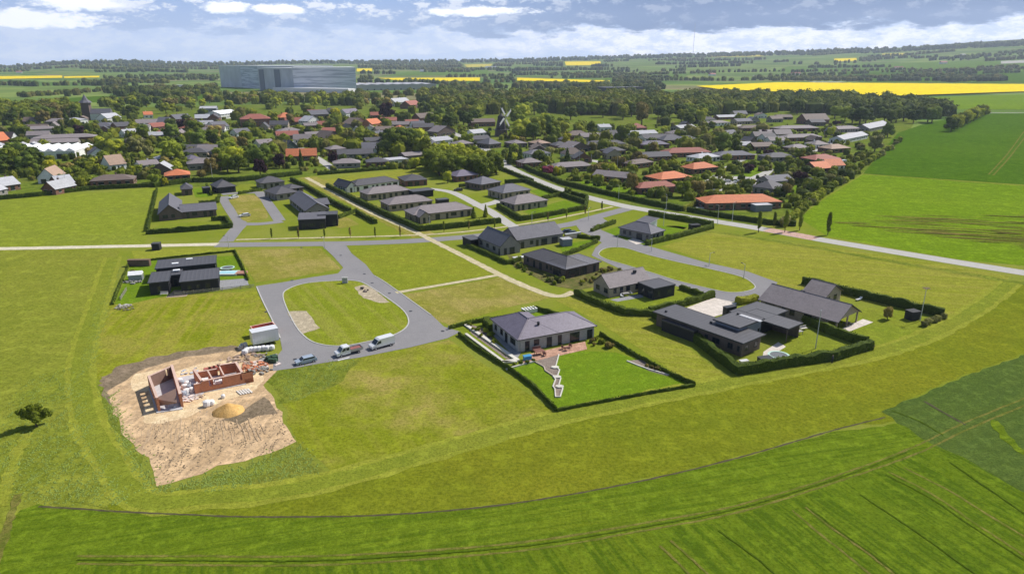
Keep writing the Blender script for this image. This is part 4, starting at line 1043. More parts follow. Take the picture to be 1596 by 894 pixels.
# village houses: ax ay bx by depth height roof rise roofcolour wallcolour
TOWN = '''924 281 976 286 9 2.6 g 2 greybrown brick|985 264 1018 260 8 2.6 h 1.8 brown brick|1000 252 1046 250 9 2.6 g 2.2 charcoal brick|1040 246 1108 244 11 2.7 h 2.4 red brick|1000 232 1043 231 10 2.6 h 2 purple brick
915 232 976 230 10 2.6 h 2 charcoal grey|1030 289 1078 284 12 2.6 h 2.4 orange brick|996 303 1056 299.5 8 2.6 h 2 red brick|1080 272 1118 268 10 2.6 h 2.4 orange brick|1088 254 1122 251 10 2.6 h 1.8 light white
1120 250 1176 248.5 11 2.6 h 2 slate brick|1100 328 1217 325 11 2.7 h 2.2 orange brick|1172 300 1203 304 12 2.6 h 2.6 charcoal grey|1200 292 1236 289 9 2.6 g 2 slate grey|1198 253 1240 251.5 12 2.6 h 2 charcoal grey
1270 257 1310 254.5 12 2.6 h 2.2 red brick|1249 267 1272 271 11 2.6 G 2.8 orange brick|1273 262 1291 266 10 2.6 G 2.8 orange white|1150 233 1173 232.5 9 2.6 g 2 light grey|1175 235 1206 234 9 2.6 g 2.2 brown brick
1155 205 1201 204 10 2.6 h 2 brown brick|1215 206 1276 204.5 12 2.6 h 2 greybrown brick|1187 213 1225 212 10 2.6 g 2 greybrown grey|1225 221 1281 219 10 2.6 h 2 greybrown brick|1256 194 1292 193 14 4 g 5 brown brick
1303 207 1342 205.5 12 2.7 h 2 greybrown grey|1314 224 1352 216 10 2.8 g 2.2 light white|1354 206 1386 199 12 2.8 g 3 light grey|1295 239 1325 237 11 2.6 h 2.2 tan brick|1120 187 1155 186 10 2.6 g 1.8 light brick
1108 197 1138 195.5 12 2.6 h 1.8 greybrown white|1168 193 1184 192.5 8 3 G 3 blue grey|142 292 209 288.5 10 2.7 h 2 brown brick|258 283 297 280.5 11 2.6 h 2.4 orange brick|60 286.5 88 285.5 13 3 G 4 tan white
67 303 88 304 11 2.6 G 3 light brick|93 296 118 293 12 2.6 g 3 light brick|6 299 33 295 10 2.6 g 3 light brick|-6 308 13 303 10 2.6 g 3 light grey|-4 229 18 227 16 4 g 5 orange brick
18 226 33 224 14 3.5 G 5 brown white|50 226 150 222 14 4 h 2 greybrown brick|34 211 92 208 16 4 h 2 greybrown grey|48 232 122 229 14 3.4 g 2 greybrown grey|113 195 138 193 14 4 h 2 light white
141 248.5 168 246.5 9 3 G 3.4 slate white|173 266 198 263 10 3 g 4.5 tan white|220 266 250 263 9 2.7 g 2 greybrown white|245 256 272 254 9 2.7 h 2 light brick|295 256 315 254 9 2.6 h 2 purple white
337 247 352 245.5 9 2.6 h 3 dark black|225 184.5 239 184 12 3.4 g 3 orange white|312 178 338 177.5 20 6 g 2 light steel|345 186 373 183 20 5 g 3 white white|335 205 358 203 13 3.5 g 4 slate white
183 204 206 202.5 14 3.5 g 3 charcoal brick|168 191 190 189 14 4 g 4 light white|376 199 423 197.5 16 7 h 4 red brick|437 193 463 191.5 14 5.5 h 4 orange brick|480 198 501 196 12 5 G 4 light white
486 186 513 184.5 14 4.5 g 4 slate brown|480 219 510 217 11 3 g 2.6 greybrown brown|508 226 533 223 13 4 G 5 brown brown|447 251.5 494 250 9 3 g 3.6 orange brick|445 237 465 235 9 2.8 G 4 dark green
520 263 562 261.5 10 2.6 h 2 greybrown grey|527 248 582 246 10 2.6 g 2.4 charcoal grey|573 261 607 259.5 10 2.6 h 2 charcoal brick|608 258 637 255.5 10 2.8 f 1 light white|632 251 662 248.5 10 2.8 g 1.5 greybrown brown
437 211 472 209 12 2.8 h 2.2 greybrown brown|540 183 561 181 12 4 g 4 purple white|551 201 576 198 13 4 G 4.5 brown brown|580 201 596 199 12 4 g 4 orange orange|622 208 638 206.5 11 3 h 3 orange yellow
557 160.5 576 160 16 5 f 1 blue steel|617 166 640 164 16 5 g 5 light white|640 170 656 168 15 4.5 g 5 red brick|655 225 681 223.5 11 3.4 f 1 light white|683 213 710 210 12 3.4 G 4 greybrown brown
678 228 706 225 12 3.4 g 2 light white|735 198 772 197 12 4 g 2.6 brown brick|762 232 781 230 13 2.8 h 3.4 slate brown|799 231 822 229.5 12 2.8 h 2 greybrown brown|838 231 858 229.5 12 2.8 h 2 tan brown
887 239 921 236 12 2.7 G 3.6 greybrown brown|865 234 888 233 10 2.7 h 2.4 charcoal brick|827 248 858 245.5 10 2.7 h 2 slate white|864 270 924 266 9 2.7 h 2 greybrown brown|935 205 953 204.5 12 3.4 g 2 light white
983 205.5 1008 205 13 3 h 3.4 red brick|986 215 1025 213.5 12 2.8 g 2 light white|1050 214 1078 212 11 2.6 h 2 greybrown brick|1060 205 1085 203 11 2.6 g 2 light grey|1020 220 1060 219 9 2.6 h 2 charcoal brick
1130 215 1150 213 9 2.6 g 2.4 slate grey|275 192 300 190 13 3.6 g 4 slate brick|292 203 318 200 13 3 g 4 charcoal brown|258 196 275 194 12 3 G 4 slate white|240 204 262 202 12 3 g 3 red brick
196 215 222 213 11 3 g 3 light white|205 226 228 224 10 3 h 3 greybrown brown|405 231 428 229 9 2.8 g 2.4 greybrown white|515 240 540 238 9 2.6 h 2 greybrown brick|590 218 612 216 11 3 g 3 slate white
600 232 622 230 10 2.8 g 2 charcoal grey|713 232 738 230 10 2.8 h 2 greybrown brown|738 214 758 212 10 2.8 g 2.4 light white|815 262 845 260 9 2.6 h 2 greybrown brick|948 243 975 241 9 2.6 h 2 charcoal brick
30 186 60 184 14 3.5 g 3 slate brick|370 214 392 212 10 3 g 3 slate white|655 190 680 188 13 3.6 g 4 brown brick|1235 238 1262 236.5 9 2.6 h 2 greybrown brick'''
for ln in TOWN.replace('\n', '|').split('|'):
    q = ln.split()
    ax, ay, bx, by, d, h = map(float, q[:6]); rf, rise, rc, wc = q[6], float(q[7]), q[8], q[9]
    form = {'h': 'hipped', 'g': 'gabled', 'G': 'gable-fronted', 'f': 'flat-roofed'}[rf]
    house('village_house', None, 'house', [dict(a=(ax, ay), b=(bx, by), d=d, h=h, roof=rf, rise=rise, rc=rc, wc=wc, chim=(rf != 'f' and rnd.random() < .45), over=0.35)],
          'houses of the village', near=False, look=f'{RW[rc]} {form} house with {WW[wc]} walls')
def infill_houses(pl, n, rcs):
    q = [float(t) for t in pl.split()]; poly = list(zip(q[::2], q[1::2])); k = tr = 0
    while k < n and tr < 900:
        tr += 1; x, y = rnd.uniform(min(q[::2]), max(q[::2])), rnd.uniform(min(q[1::2]), max(q[1::2]))
        if not inpoly(x, y, poly): continue
        p = P(x, y)
        if not all(Vector((h.x - p.x, h.y - p.y - 5, 0)).length > hr * .8 + 8 for h, hr in HOUSEPOS): continue
        L = rnd.uniform(11, 18); a = R(rnd.choice((14, 20, 26, 8))); b = p + Vector((math.cos(a) * L, math.sin(a) * L, 0)); bx, by = SC(b)
        rc = rnd.choice(rcs); wc = rnd.choice(('white', 'brick', 'grey', 'brown', 'sand')); rf = rnd.choice('hggG')
        if rf == 'G': b = p + (b - p) * .6; bx, by = SC(b)
        form = {'h': 'hipped', 'g': 'gabled', 'G': 'gable-fronted'}[rf]
        house('village_house', None, 'house', [dict(a=(x, y), b=(bx, by), d=rnd.uniform(8, 11), h=rnd.choice((2.6, 2.8, 3.4)), roof=rf, rise=rnd.uniform(2, 3.6), rc=rc, wc=wc, chim=rnd.random() < .5, over=.35)], 'houses of the village', near=False, look=f'{RW[rc]} {form} house with {WW[wc]} walls')
        k += 1


infill_houses('140 188 345 176 345 215 200 222 140 215', 15, ('charcoal', 'slate', 'greybrown', 'brown', 'light', 'red'))
infill_houses('20 188 120 186 130 240 0 225', 6, ('greybrown', 'brown', 'charcoal'))
infill_houses('345 205 470 178 640 178 660 225 560 245 480 232', 26, ('charcoal', 'slate', 'greybrown', 'brown', 'red', 'charcoal'))
infill_houses('210 240 340 225 340 262 220 275', 6, ('charcoal', 'light', 'greybrown'))
infill_houses('790 222 900 215 1060 196 1110 235 980 245 870 262', 14, ('charcoal', 'slate', 'greybrown', 'brown'))
infill_houses('1060 196 1150 178 1240 186 1330 196 1290 235 1130 235', 16, ('charcoal', 'greybrown', 'brown', 'slate'))
infill_houses('600 235 680 220 740 225 700 248 620 256', 5, ('charcoal', 'greybrown', 'slate'))
# solar panels, roof lights on near houses
def on_roof(h, name, mat, label=None): pass


def hall(label, a, b, d, h, wc, rc, name='hall', bays=0):
    A, B = P(*a), P(*b); A.z = B.z = 0; ang = math.atan2(B.y - A.y, B.x - A.x); L = (B - A).length
    e = empty(name, A, ang, label=label, cat='hall')
    m = MB(); m.box(0, L, 0, d, 0, h); m.build('wall', WC[wc], e)
    r = MB(); r.box(-.2, L + .2, -.2, d + .2, h, h + .5)
    ro = r.build('roof', RC[rc], e)
    for k in range(bays):
        s = MB(); x = L * (k + .5) / bays; w = L / bays * 0.42
        s.face([(x - w, .5, h + .5), (x + w, .5, h + .5), (x + w, d - .5, h + .5), (x - w, d - .5, h + .5)])
        i = [s.p(*c) for c in ((x - w, 1, h + .51), (x, 1, h + 2), (x + w, 1, h + .51), (x - w, d - 1, h + .51), (x, d - 1, h + 2), (x + w, d - 1, h + .51))]
        s.f += [[i[0], i[1], i[4], i[3]], [i[1], i[2], i[5], i[4]], [i[0], i[2], i[1]], [i[3], i[4], i[5]]]; s.mi += [0] * 4
        s.build('roof_ridge', RC[rc], ro)
    n = max(2, int(L / 14))
    for k in range(n):
        w = MB(); x = L * (k + .5) / n; w.box(x - 1.6, x + 1.6, -.06, .05, 0.1, 3); w.build('door', FR_D, e)
    HOUSEPOS.append((A.lerp(B, .5) + Vector((0, d / 2, 0)), L / 2)); return e


hall('long white flat-roofed factory hall with ridged bays at the left edge', (-30, 251), (118, 247), 34, 4.2, 'white', 'white', 'factory_hall', 9)
hall('low white shed roof behind the left end of the factory hall', (-30, 240), (60, 236.5), 10, 4.0, 'white', 'light', 'factory_annex', 5)
# ---- the big distribution warehouse
wm, nt = newmat('warehouse_cladding')
tcw = nt.a('ShaderNodeTexCoord').outputs['Object']
mpw = nt.a('ShaderNodeMapping', i={'Vector': tcw, 'Scale': (0.01, 0.01, 0.22)}).outputs[0]
nw = nt.a('ShaderNodeTexNoise', i={'Vector': mpw, 'Scale': 2.2, 'Detail': 3.0}).outputs[0]
out(nt, bsdf(nt, nt.mix(nt.ramp(nw, 0.42, 0.58), (0.38, 0.41, 0.48), (0.66, 0.68, 0.74)), 0.6, 0.3))
WC['clad'] = wm
wg, nt = newmat('warehouse_cladding_grey')
tcw = nt.a('ShaderNodeTexCoord').outputs['Object']
nw = nt.a('ShaderNodeTexNoise', i={'Vector': nt.a('ShaderNodeMapping', i={'Vector': tcw, 'Scale': (0.05, 0.01, 0.02)}).outputs[0], 'Scale': 2.2, 'Detail': 3.0}).outputs[0]
out(nt, bsdf(nt, nt.mix(nt.ramp(nw, 0.3, 0.7), (0.5, 0.51, 0.52), (0.6, 0.61, 0.63)), 0.6, 0.3))
WC['cladgrey'] = wg
A = P(345, 136); A.z = 0
wh = empty('warehouse', A, 0, label='huge blue-grey high-bay warehouse rising behind the village', cat='warehouse')
def wbox(name, a, b, d, h, mat, nm='wing', z0=0):
    p, q = P(*a) - A, P(*b) - A; p.z = q.z = 0
    M = Matrix.Translation(p) @ Matrix.Rotation(math.atan2(q.y - p.y, q.x - p.x), 4, 'Z'); L = (q - p).length
    m = MB(M); m.box(0, L, 0, d, z0, h); o = m.build(nm, mat, wh)
    if z0 == 0:
        r = MB(M); r.box(-.5, L + .5, -.5, d + .5, h, h + 1.6); r.build('roof_edge', RC['white'], o)
    return M, L
wbox('a', (345, 136), (378, 137), 200, 47.5, WC['cladgrey'])
wbox('b', (378, 137), (405, 139), 180, 47.6, WC['clad'])
M_, L_ = wbox('c', (405, 141.5), (459, 142.5), 150, 44, WC['cladgrey'])
for u, w in ((3, 12), (42, 14)):
    m = MB(M_); m.box(u, u + w, -1.0, .3, 0, 42); m.build('dark_recess_strip', WC['steel'], wh)  # dark strips put on to paint the facade's vertical dark recess
wbox('d', (459, 143), (556, 142), 160, 45, WC['clad'])
m = MB(M_); m.box(60, 240, -30, -6, 0, 8); m.build('loading_dock', RC['white'], wh)
hall('low white and brown depot stretching right of the big warehouse', (557, 141.5), (680, 139.5), 120, 11, 'pale', 'light', 'depot', 8)
hall('dark low barn in the fields right of the wood', (944, 145.5), (1002, 144.5), 40, 10, 'black', 'slate', 'barn', 0)
hall('grey farm shed with a pale roof left of the big yellow field', (1270, 130), (1320, 129.5), 40, 6, 'brown', 'light', 'farm_shed', 0)
hall('pale-roofed farm shed near the round copse at far right', (1450, 118), (1474, 117.8), 40, 8, 'steel', 'light', 'farm_shed', 0)
hall('white farm building far behind the wood', (950, 113), (964, 112.8), 40, 12, 'white', 'light', 'farm_building', 0)
hall('pale farm building in the far fields left', (275, 139), (290, 138.7), 20, 8, 'white', 'light', 'farm_building', 0)

# ------------------------------------------------------------------ hedges
def hedge(pts, h, w, label, col='hedge', dens=16, ls=0.15, rag=0.09):
    w0 = PP(pts); q = []
    for a, b in zip(w0, w0[1:]):
        k = max(1, int((b - a).length / 0.8)); q += [a.lerp(b, i / k) for i in range(k)]
    q.append(w0[-1]); mb = MB(); ring = []
    O = q[0].copy()
    for i, p in enumerate(q):
        d = q[min(i + 1, len(q) - 1)] - q[max(i - 1, 0)]; d.normalize(); n = Vector((-d.y, d.x, 0)); r_ = lambda: rnd.uniform(-rag, rag)
        hh = h * (1 + (0.45 if h < 1.65 else 0.25) * mn.noise(p * 0.45)); ww = w / 2
        pr = [(-ww * 0.95, 0), (-ww, hh * .55), (-ww * .8, hh * 0.97), (0, hh * 1.0), (ww * .8, hh * 0.97), (ww, hh * .55), (ww * .95, 0)]
        ring.append([mb.p(*(p - O + n * (x + r_()) + Vector((r_(), r_(), z + (r_() if z else -0.02))))) for x, z in pr])
    for a, b in zip(ring, ring[1:]):
        for k in range(6): mb.f.append([a[k], b[k], b[k + 1], a[k + 1]]); mb.mi.append(0)
    mb.f += [ring[0], ring[-1][::-1]]; mb.mi += [0, 0]
    tot = sum((b - a).length for a, b in zip(q, q[1:]))
    dist = q[len(q) // 2].length; sz = ls * max(1, dist / 190)
    dn = dens * max(0.35, min(1, 200 / dist))
    for _ in range(int(tot * dn * (0.6 + h * 0.5))):
        i = rnd.randrange(len(q) - 1); p = q[i].lerp(q[i + 1], rnd.random()) - O
        d = (q[i + 1] - q[i]).normalized(); n = Vector((-d.y, d.x, 0)); t = rnd.random()
        if t < .42: x, z, nn = rnd.uniform(-w / 2, w / 2), h * rnd.uniform(.96, 1.08), Vector((0, 0, 1))
        else:
            sg = 1 if rnd.random() < .5 else -1; x, z, nn = sg * w / 2 * rnd.uniform(.96, 1.12), rnd.uniform(0.05, h), n * sg
        c = p + n * x + Vector((0, 0, z)); nn = (nn + Vector((rnd.gauss(0, .5), rnd.gauss(0, .5), rnd.gauss(.1, .5)))).normalized()
        u = nn.orthogonal().normalized(); v = nn.cross(u); s = sz * rnd.uniform(.6, 1.4)
        mb.face([c + u * s, c + v * s * .8, c - u * s * .9, c - v * s * .7])
    o = mb.build('hedge', LEAF[col]); o.location = O
    return tag(o, label, 'hedge', 'garden hedges')


H = [('1020 494 1075 525 1150 583 1240 568 1300 560 1356 543', 1.9, 1.5, 'tall hedge wrapping the left and near sides of the dark villa', 'hedge'),
     ('1245 498 1290 519 1350 540', 1.9, 1.1, 'hedge between the dark villa and the long brick house', 'hedge'),
     ('1250 442 1310 456 1400 478 1470 494', 2.0, 1.2, 'long hedge behind the lawn of the long brick house', 'hedge'),
     ('897 459 930 474 975 490 1020 492', 1.5, 1.3, 'bushy hedge on the left side of the cottage lawn', 'hedge'),
     ('1012 489 1060 478 1112 463', 1.6, 1.1, 'hedge in front of the pale forecourt', 'hedge'),
     ('1060 450 1095 462', 1.2, 0.9, 'short hedge along the loop road beside the cottage lawn', 'hedge'),
     ('1150 473 1178 468', 1.4, 2.4, 'block of shrubs left of the long brick house wall', 'hedgelight'),
     ('727 384 760 398 790 412 812 406', 1.2, 0.8, 'dark hedge in front of the slate gabled house', 'hedge'),
     ('930 378 900 392 870 402', 1.2, 1.0, 'hedge at the road side of the slate gabled house lawn', 'hedge'),
     ('880 368 935 374', 1.2, 0.8, 'hedge beside the parked dark cars', 'hedge'),
     ('922 361 958 348', 1.5, 1.2, 'bushy hedge left of the corner house by the main road', 'hedge'),
     ('1012 335 1060 343 1110 352', 1.8, 2.0, 'thick hedge along the main road behind the corner house', 'hedge'),
     ('1008 382 1050 372 1110 356', 1.6, 1.5, 'hedge on the meadow side of the corner house', 'hedge'),
     ('715 522 740 542 790 574 830 602 868 641', 0.8, 0.35, 'hedge down the left side of the plum-roofed bungalow garden', 'hedge'),
     ('868 641 940 627 1010 614 1083 602', 0.6, 0.3, 'low thin hedge along the near edge of the bright lawn', 'hedge'),
     ('1083 602 1040 582 990 555 935 522', 0.8, 0.35, 'hedge down the right side of the bright lawn', 'hedge'),
     ('700 513 735 504 800 495 835 483 880 495', 0.9, 0.5, 'hedge behind the plum-roofed bungalow', 'hedge'),
     ('758 505 768 515', 1.6, 2.0, 'rounded hedge block at the carport of the plum-roofed bungalow', 'hedge'),
     ('176 475 190 440 203 410', 0.7, 0.35, 'thin hedge on the pasture side of the black house', 'hedge'),
     ('203 410 270 402 340 395 366 392', 0.6, 0.35, 'thin hedge behind the black house', 'hedge'),
     ('366 392 378 415 387 437', 0.7, 0.35, 'thin hedge on the right side of the black house garden', 'hedge'),
     ('-20 313 60 306 140 296 240 291', 1.8, 1.2, 'long hedge along the top of the hay field', 'hedge'),
     ('240 292 300 284 370 283 430 277 470 272', 2.2, 2.0, 'tall dark hedge behind the upper left bungalows', 'hedge'),
     ('245 296 240 320 234 345 230 361', 1.4, 0.6, 'hedge between the hay field and the corner bungalow', 'hedge'),
     ('228 365 290 361 361 355 352 343 330 344', 1.6, 1.2, 'hedge in front of the corner bungalow lawn', 'hedge'),
     ('310 318 340 316 342 306', 1.3, 1.0, 'hedge beside the side road at the corner bungalow', 'hedge'),
     ('330 305 322 290', 1.3, 0.8, 'short hedge left of the small black shed', 'hedge'),
     ('372 303 408 297', 1.3, 0.9, 'hedge along the far end of the small green', 'hedge'),
     ('454 281 485 297 520 318 546 331', 1.7, 1.3, 'hedge left of the upper diagonal path', 'hedge'),
     ('528 341 556 330', 1.4, 1.0, 'hedge behind the dry plot of the black boxy house', 'hedge'),
     ('556 333 586 349', 1.6, 1.1, 'short hedge right of the dry plot beside the path', 'hedge'),
     ('510 292 550 312 600 336 655 360 700 356 780 347', 1.9, 1.5, 'long hedge right of the upper diagonal path, bending round the bungalow corner', 'hedge'),
     ('495 273 560 268 640 261', 1.7, 1.4, 'hedge along the back of the narrow meadow', 'hedge'),
     ('776 323 812 344 850 338 913 326 915 310 884 302', 1.8, 1.3, 'trimmed hedge round the sand-coloured bungalow', 'hedge'),
     ('845 311 880 304', 1.6, 1.1, 'hedge between the square lawn and the bungalow garden', 'hedge'),
     ('787 286 820 284 870 304 913 318', 1.8, 1.3, 'hedge along the main road behind the middle bungalows', 'hedge'),
     ('778 263 800 272 830 284', 1.6, 1.2, 'hedge on the near side of the main road below the copse', 'hedge'),
     ('716 292 744 288', 1.4, 1.0, 'hedge in front of the plum-grey hipped bungalow', 'hedge'),
     ('800 252 830 268 880 288 940 302 1010 318 1064 329', 2.0, 2.0, 'tall hedge along the far side of the main road', 'hedge'),
     ('1064 329 1090 316 1118 300', 1.6, 1.6, 'light green hedge beside the orange house row', 'hedgelight'),
     ('1072 329 1120 338 1200 350 1240 352', 1.8, 1.6, 'hedge in front of the long orange-roofed house', 'hedge'),
     ('884 282 920 274', 1.3, 1.6, 'light hedge at the long lawn corner', 'hedgelight'),
     ('920 245 960 236 985 230', 1.8, 1.8, 'light green hedge above the cul-de-sac', 'hedgelight'),
     ('900 232 960 234', 1.4, 1.2, 'dark low hedge behind the light green one', 'hedge'),
     ('1060 262 1100 250', 1.6, 2.5, 'broad hedge between the pale and the orange roofs', 'hedgelight'),
     ('1118 272 1140 262 1160 255', 1.4, 1.2, 'hedge along the narrow pale lane', 'hedgelight'),
     ('1135 282 1180 284', 0.9, 1.0, 'low hedge behind the two parked cars', 'hedge'),
     ('1170 222 1225 224', 1.5, 1.5, 'dark hedge in front of the grey-brown row', 'hedge'),
     ('1175 257 1200 256', 1.2, 1.2, 'dark hedge at the top of the bright lawn block', 'hedge'),
     ('592 231 630 226 640 226', 1.4, 1.4, 'hedge in the gardens left of the white flat roofs', 'hedge'),
     ('600 243 640 236', 1.4, 1.2, 'hedge in front of the grey roofs below the copse', 'hedge')]
for p, h, w, lb, c in H: hedge(p, h, w, lb, c)

# ------------------------------------------------------------------ landmarks: windmill, church, masts
def windmill():
    p = P(781, 212); e = empty('windmill', p, 0, label='old dark smock windmill with four white sails above the village trees', cat='windmill')
    dk = plain('dark_tarred_shingle', (0.05, 0.045, 0.045)); wh_ = plain('white_sail', (0.6, 0.6, 0.59), 0.7)
    m = MB(); m.cone((0, 0, 0), 5.2, (0, 0, 5), 4.6, 8); m.build('base', WC['brown'], e)
    m = MB(); m.cone((0, 0, 5), 4.4, (0, 0, 14), 2.5, 8); m.build('tower', dk, e)
    m = MB(); m.cone((0, 0, 4.9), 6.6, (0, 0, 5.1), 6.6, 16)
    for k in range(16):
        a = k * math.pi / 8; m.cone((6.5 * math.cos(a), 6.5 * math.sin(a), 5.1), .06, (6.5 * math.cos(a), 6.5 * math.sin(a), 6.1), .06, 4)
    m.build('gallery', dk, e)
    m = MB(); m.cone((0, 0, 14), 2.8, (0, 0, 15.2), 2.6, 12); m.cone((0, 0, 15.2), 2.6, (0, 0, 17.2), 0.5, 12); m.build('cap', dk, e)
    yaw = R(54); ax = Vector((math.sin(yaw), -math.cos(yaw), 0)); sx = Vector((math.cos(yaw), math.sin(yaw), 0)); up = Vector((0, 0, 1)); hb = Vector((0, 0, 14.6)) + ax * 4
    m = MB(); m.cone(tuple(hb - ax * 2), .5, tuple(hb + ax * .6), .45, 8); m.build('hub', dk, e)
    for k in range(4):
        a = R(-38 + 90 * k); d = sx * math.sin(a) + up * math.cos(a); n = sx * math.cos(a) - up * math.sin(a)
        m = MB(); c = hb + ax * .3
        m.cone(tuple(c), .2, tuple(c + d * 10), .12, 6)
        q = [c + d * 2 - n * .3, c + d * 2 + n * 1.5, c + d * 8.6 + n * 1.3, c + d * 8.6 - n * .3]
        i = [m.p(*v) for v in q] + [m.p(*(v + ax * .12)) for v in q]
        for f in ((0, 3, 2, 1), (4, 5, 6, 7), (0, 1, 5, 4), (1, 2, 6, 5), (2, 3, 7, 6), (3, 0, 4, 7)): m.f.append([i[t] for t in f]); m.mi.append(0)
        m.build('sail', wh_, e)


windmill()
p = P(138, 187); e = empty('church', p, 0.2, label='church with a dark square tower and a slate spire among the left trees', cat='church')
m = MB(); m.box(-3.6, 3.6, -3.6, 3.6, 0, 17); m.build('tower', WC['brown'], e)
m = MB(); m.cone((0, 0, 17), 6.6, (0, 0, 19.5), 3.8, 8); m.cone((0, 0, 19.5), 3.2, (0, 0, 25), .1, 8); m.build('spire', RC['slate'], e)
m = MB(); m.box(3.6, 22, -4, 4, 0, 6); m.build('nave', WC['white'], e)
m = MB(); m.box(3.6, 22.3, -4.4, 4.4, 6, 6.2)
i = [m.p(*c) for c in ((3.6, -4.5, 6.2), (22.5, -4.5, 6.2), (22.5, 4.5, 6.2), (3.6, 4.5, 6.2), (3.6, 0, 11), (22.5, 0, 11))]
m.f += [[i[0], i[1], i[5], i[4]], [i[2], i[3], i[4], i[5]], [i[1], i[2], i[5]], [i[3], i[0], i[4]]]; m.mi += [0] * 4
m.build('roof', RC['slate'], e)
for x in (7, 12, 17): window(Matrix.Identity(4), e, 0, 22, 8, x, 1.2, 2, 4.6, False, FR_W) if False else None


def lattice_mast(px, py, h, w, label, guys=True):
    p = P(px, py); e = empty('radio_mast', p, 0, label=label, cat='mast')
    st = plain('galvanised_steel', (0.30, 0.29, 0.30), 0.5, 0.4, 0.4); m = MB()
    c3 = [(w / 2 * math.cos(k * 2.094), w / 2 * math.sin(k * 2.094)) for k in range(3)]
    for x, y in c3: m.cone((x, y, 0), w * .12, (x, y, h * .93), w * .12, 4)
    z = 0; k = 0
    while z < h * .92:
        a, b = c3[k % 3], c3[(k + 1) % 3]; m.cone((*a, z), w * .06, (*b, z + w * 2), w * .06, 3); z += w * .8; k += 1
    m.build('tower', st, e)
    m = MB(); m.cone((0, 0, h * .92), w * .28, (0, 0, h), w * .12, 6); m.build('antenna', st, e)
    if guys:
        for k in range(3):
            for q in (.45, .85):
                g = MB(); a = k * 2.094 + .3; g.cone((c3[k][0], c3[k][1], h * q), .07, (math.cos(a) * h * .35 * (q + .3), math.sin(a) * h * .35 * (q + .3), 0), .07, 3); g.build('guy_wire', st, e)


lattice_mast(1080, 84, 440, 7.5, 'very tall thin red-grey radio mast standing on the horizon')
lattice_mast(489, 120, 58, 1.6, 'slim pale mast rising behind the big warehouse', False)


def pole(px, py, h, label, name='street_lamp', cat='street lamp', arm=0.9, grp=None):
    p = P(px, py); e = empty(name, p, rnd.uniform(0, 6), cat=cat)
    if grp: e['group'] = grp
    if label: e['label'] = label
    else: PENDING.append((e, 'thin grey street lamp', p))
    st = plain('pale_grey_pole', (0.55, 0.55, 0.53), 0.4, 0.4, 0.2)
    m = MB(); m.cone((0, 0, 0), .11, (0, 0, h), .06, 7); m.build('pole', st, e)
    if arm:
        m = MB(); m.cone((0, 0, h - .05), .05, (arm, 0, h + .1), .04, 5); m.build('arm', st, e)
        m = MB(); m.box(arm - .1, arm + .5, -.14, .14, h + .03, h + .16); m.build('lamp_head', FR_D, e)
    else:
        m = MB(); m.cone((0, 0, h), .05, (0, 0, h + .02), .14, 8); m.cone((0, 0, h + .02), .14, (0, 0, h + .16), .03, 8); m.build('finial', FR_W, e)


for x, y, h in ((331, 276, 7), (104, 293, 8), (1118, 350, 7), (1141, 345, 7), (1034, 352, 6), (964, 311, 6), (1038, 327, 6), (962, 263, 8), (921, 263, 8), (903, 258, 9), (670, 358, 5), (829, 352, 5), (917, 343, 4.5),
                (1105, 415, 4), (1159, 434, 4), (1015, 392, 4), (962, 386, 4), (357, 386, 4), (506, 388, 4), (682, 225, 8), (1135, 236, 8), (1240, 235, 8)):
    pole(x, y, h, None, grp='street lamps')
pole(1271, 543, 8.2, 'slim white flagpole on the lawn of the dark villa', 'flagpole', 'flagpole', 0)
pole(1434, 500, 7.6, 'tall pale nest pole with a small frame on top behind the brick house lawn', 'nest_pole', 'pole', 0)
q = bpy.data.objects['nest_pole']; m = MB()
for k in range(6): m.cone((-.7, -.7 + .28 * k, 7.7), .035, (.7, -.7 + .28 * k, 7.8), .035, 4)
m.cone((0, -.8, 7.65), .05, (0, .8, 7.65), .05, 4); m.build('frame', plain('weathered_wood', (0.33, 0.22, 0.17)), q)
pole(573, 452 - 10, 5, 'slender flagpole at the far end of the oval island', 'flagpole', 'flagpole', 0) if False else None

for x, y in ((531, 398), (568, 427), (580, 441), (607, 457), (640, 485), (455, 437), (470, 386), (690, 516), (1100, 414), (1060, 448), (460, 560), (415, 486)):
    m = MB(); m.cone((0, 0, 0), .42, (0, 0, .02), .4, 10); o = m.build('manhole_cover', FR_D); o.location = P(x, y) + Vector((0, 0, .062)); o['category'] = 'manhole cover'; o['group'] = 'manhole covers in the estate roads'; PENDING.append((o, 'small dark manhole cover', P(x, y)))
# ------------------------------------------------------------------ vehicles
TY = plain('tyre_rubber', (0.02, 0.02, 0.02), 0.8); RIM = plain('wheel_rim', (0.4, 0.4, 0.42), 0.35, 0.5, 0.6)
LMP = plain('lamp_glass', (0.7, 0.7, 0.68), 0.15, 0.6); RLMP = plain('red_lamp_glass', (0.35, 0.01, 0.01), 0.2, 0.6)


def carpaint(n, c): return plain(n, c, 0.25, 0.6, 0.15, 0.03)


def wheels(e, xs, w, r):
    for x in xs:
        for s in (-1, 1):
            y = s * (w / 2 - .1); m = MB(); m.cone((x, y - .11, r), r, (x, y + .11, r), r, 14); t = m.build('wheel', TY, e)
            m = MB(); m.cone((x, y + s * .09, r), r * .6, (x, y + s * .13, r), r * .55, 10); m.build('rim', RIM, t)


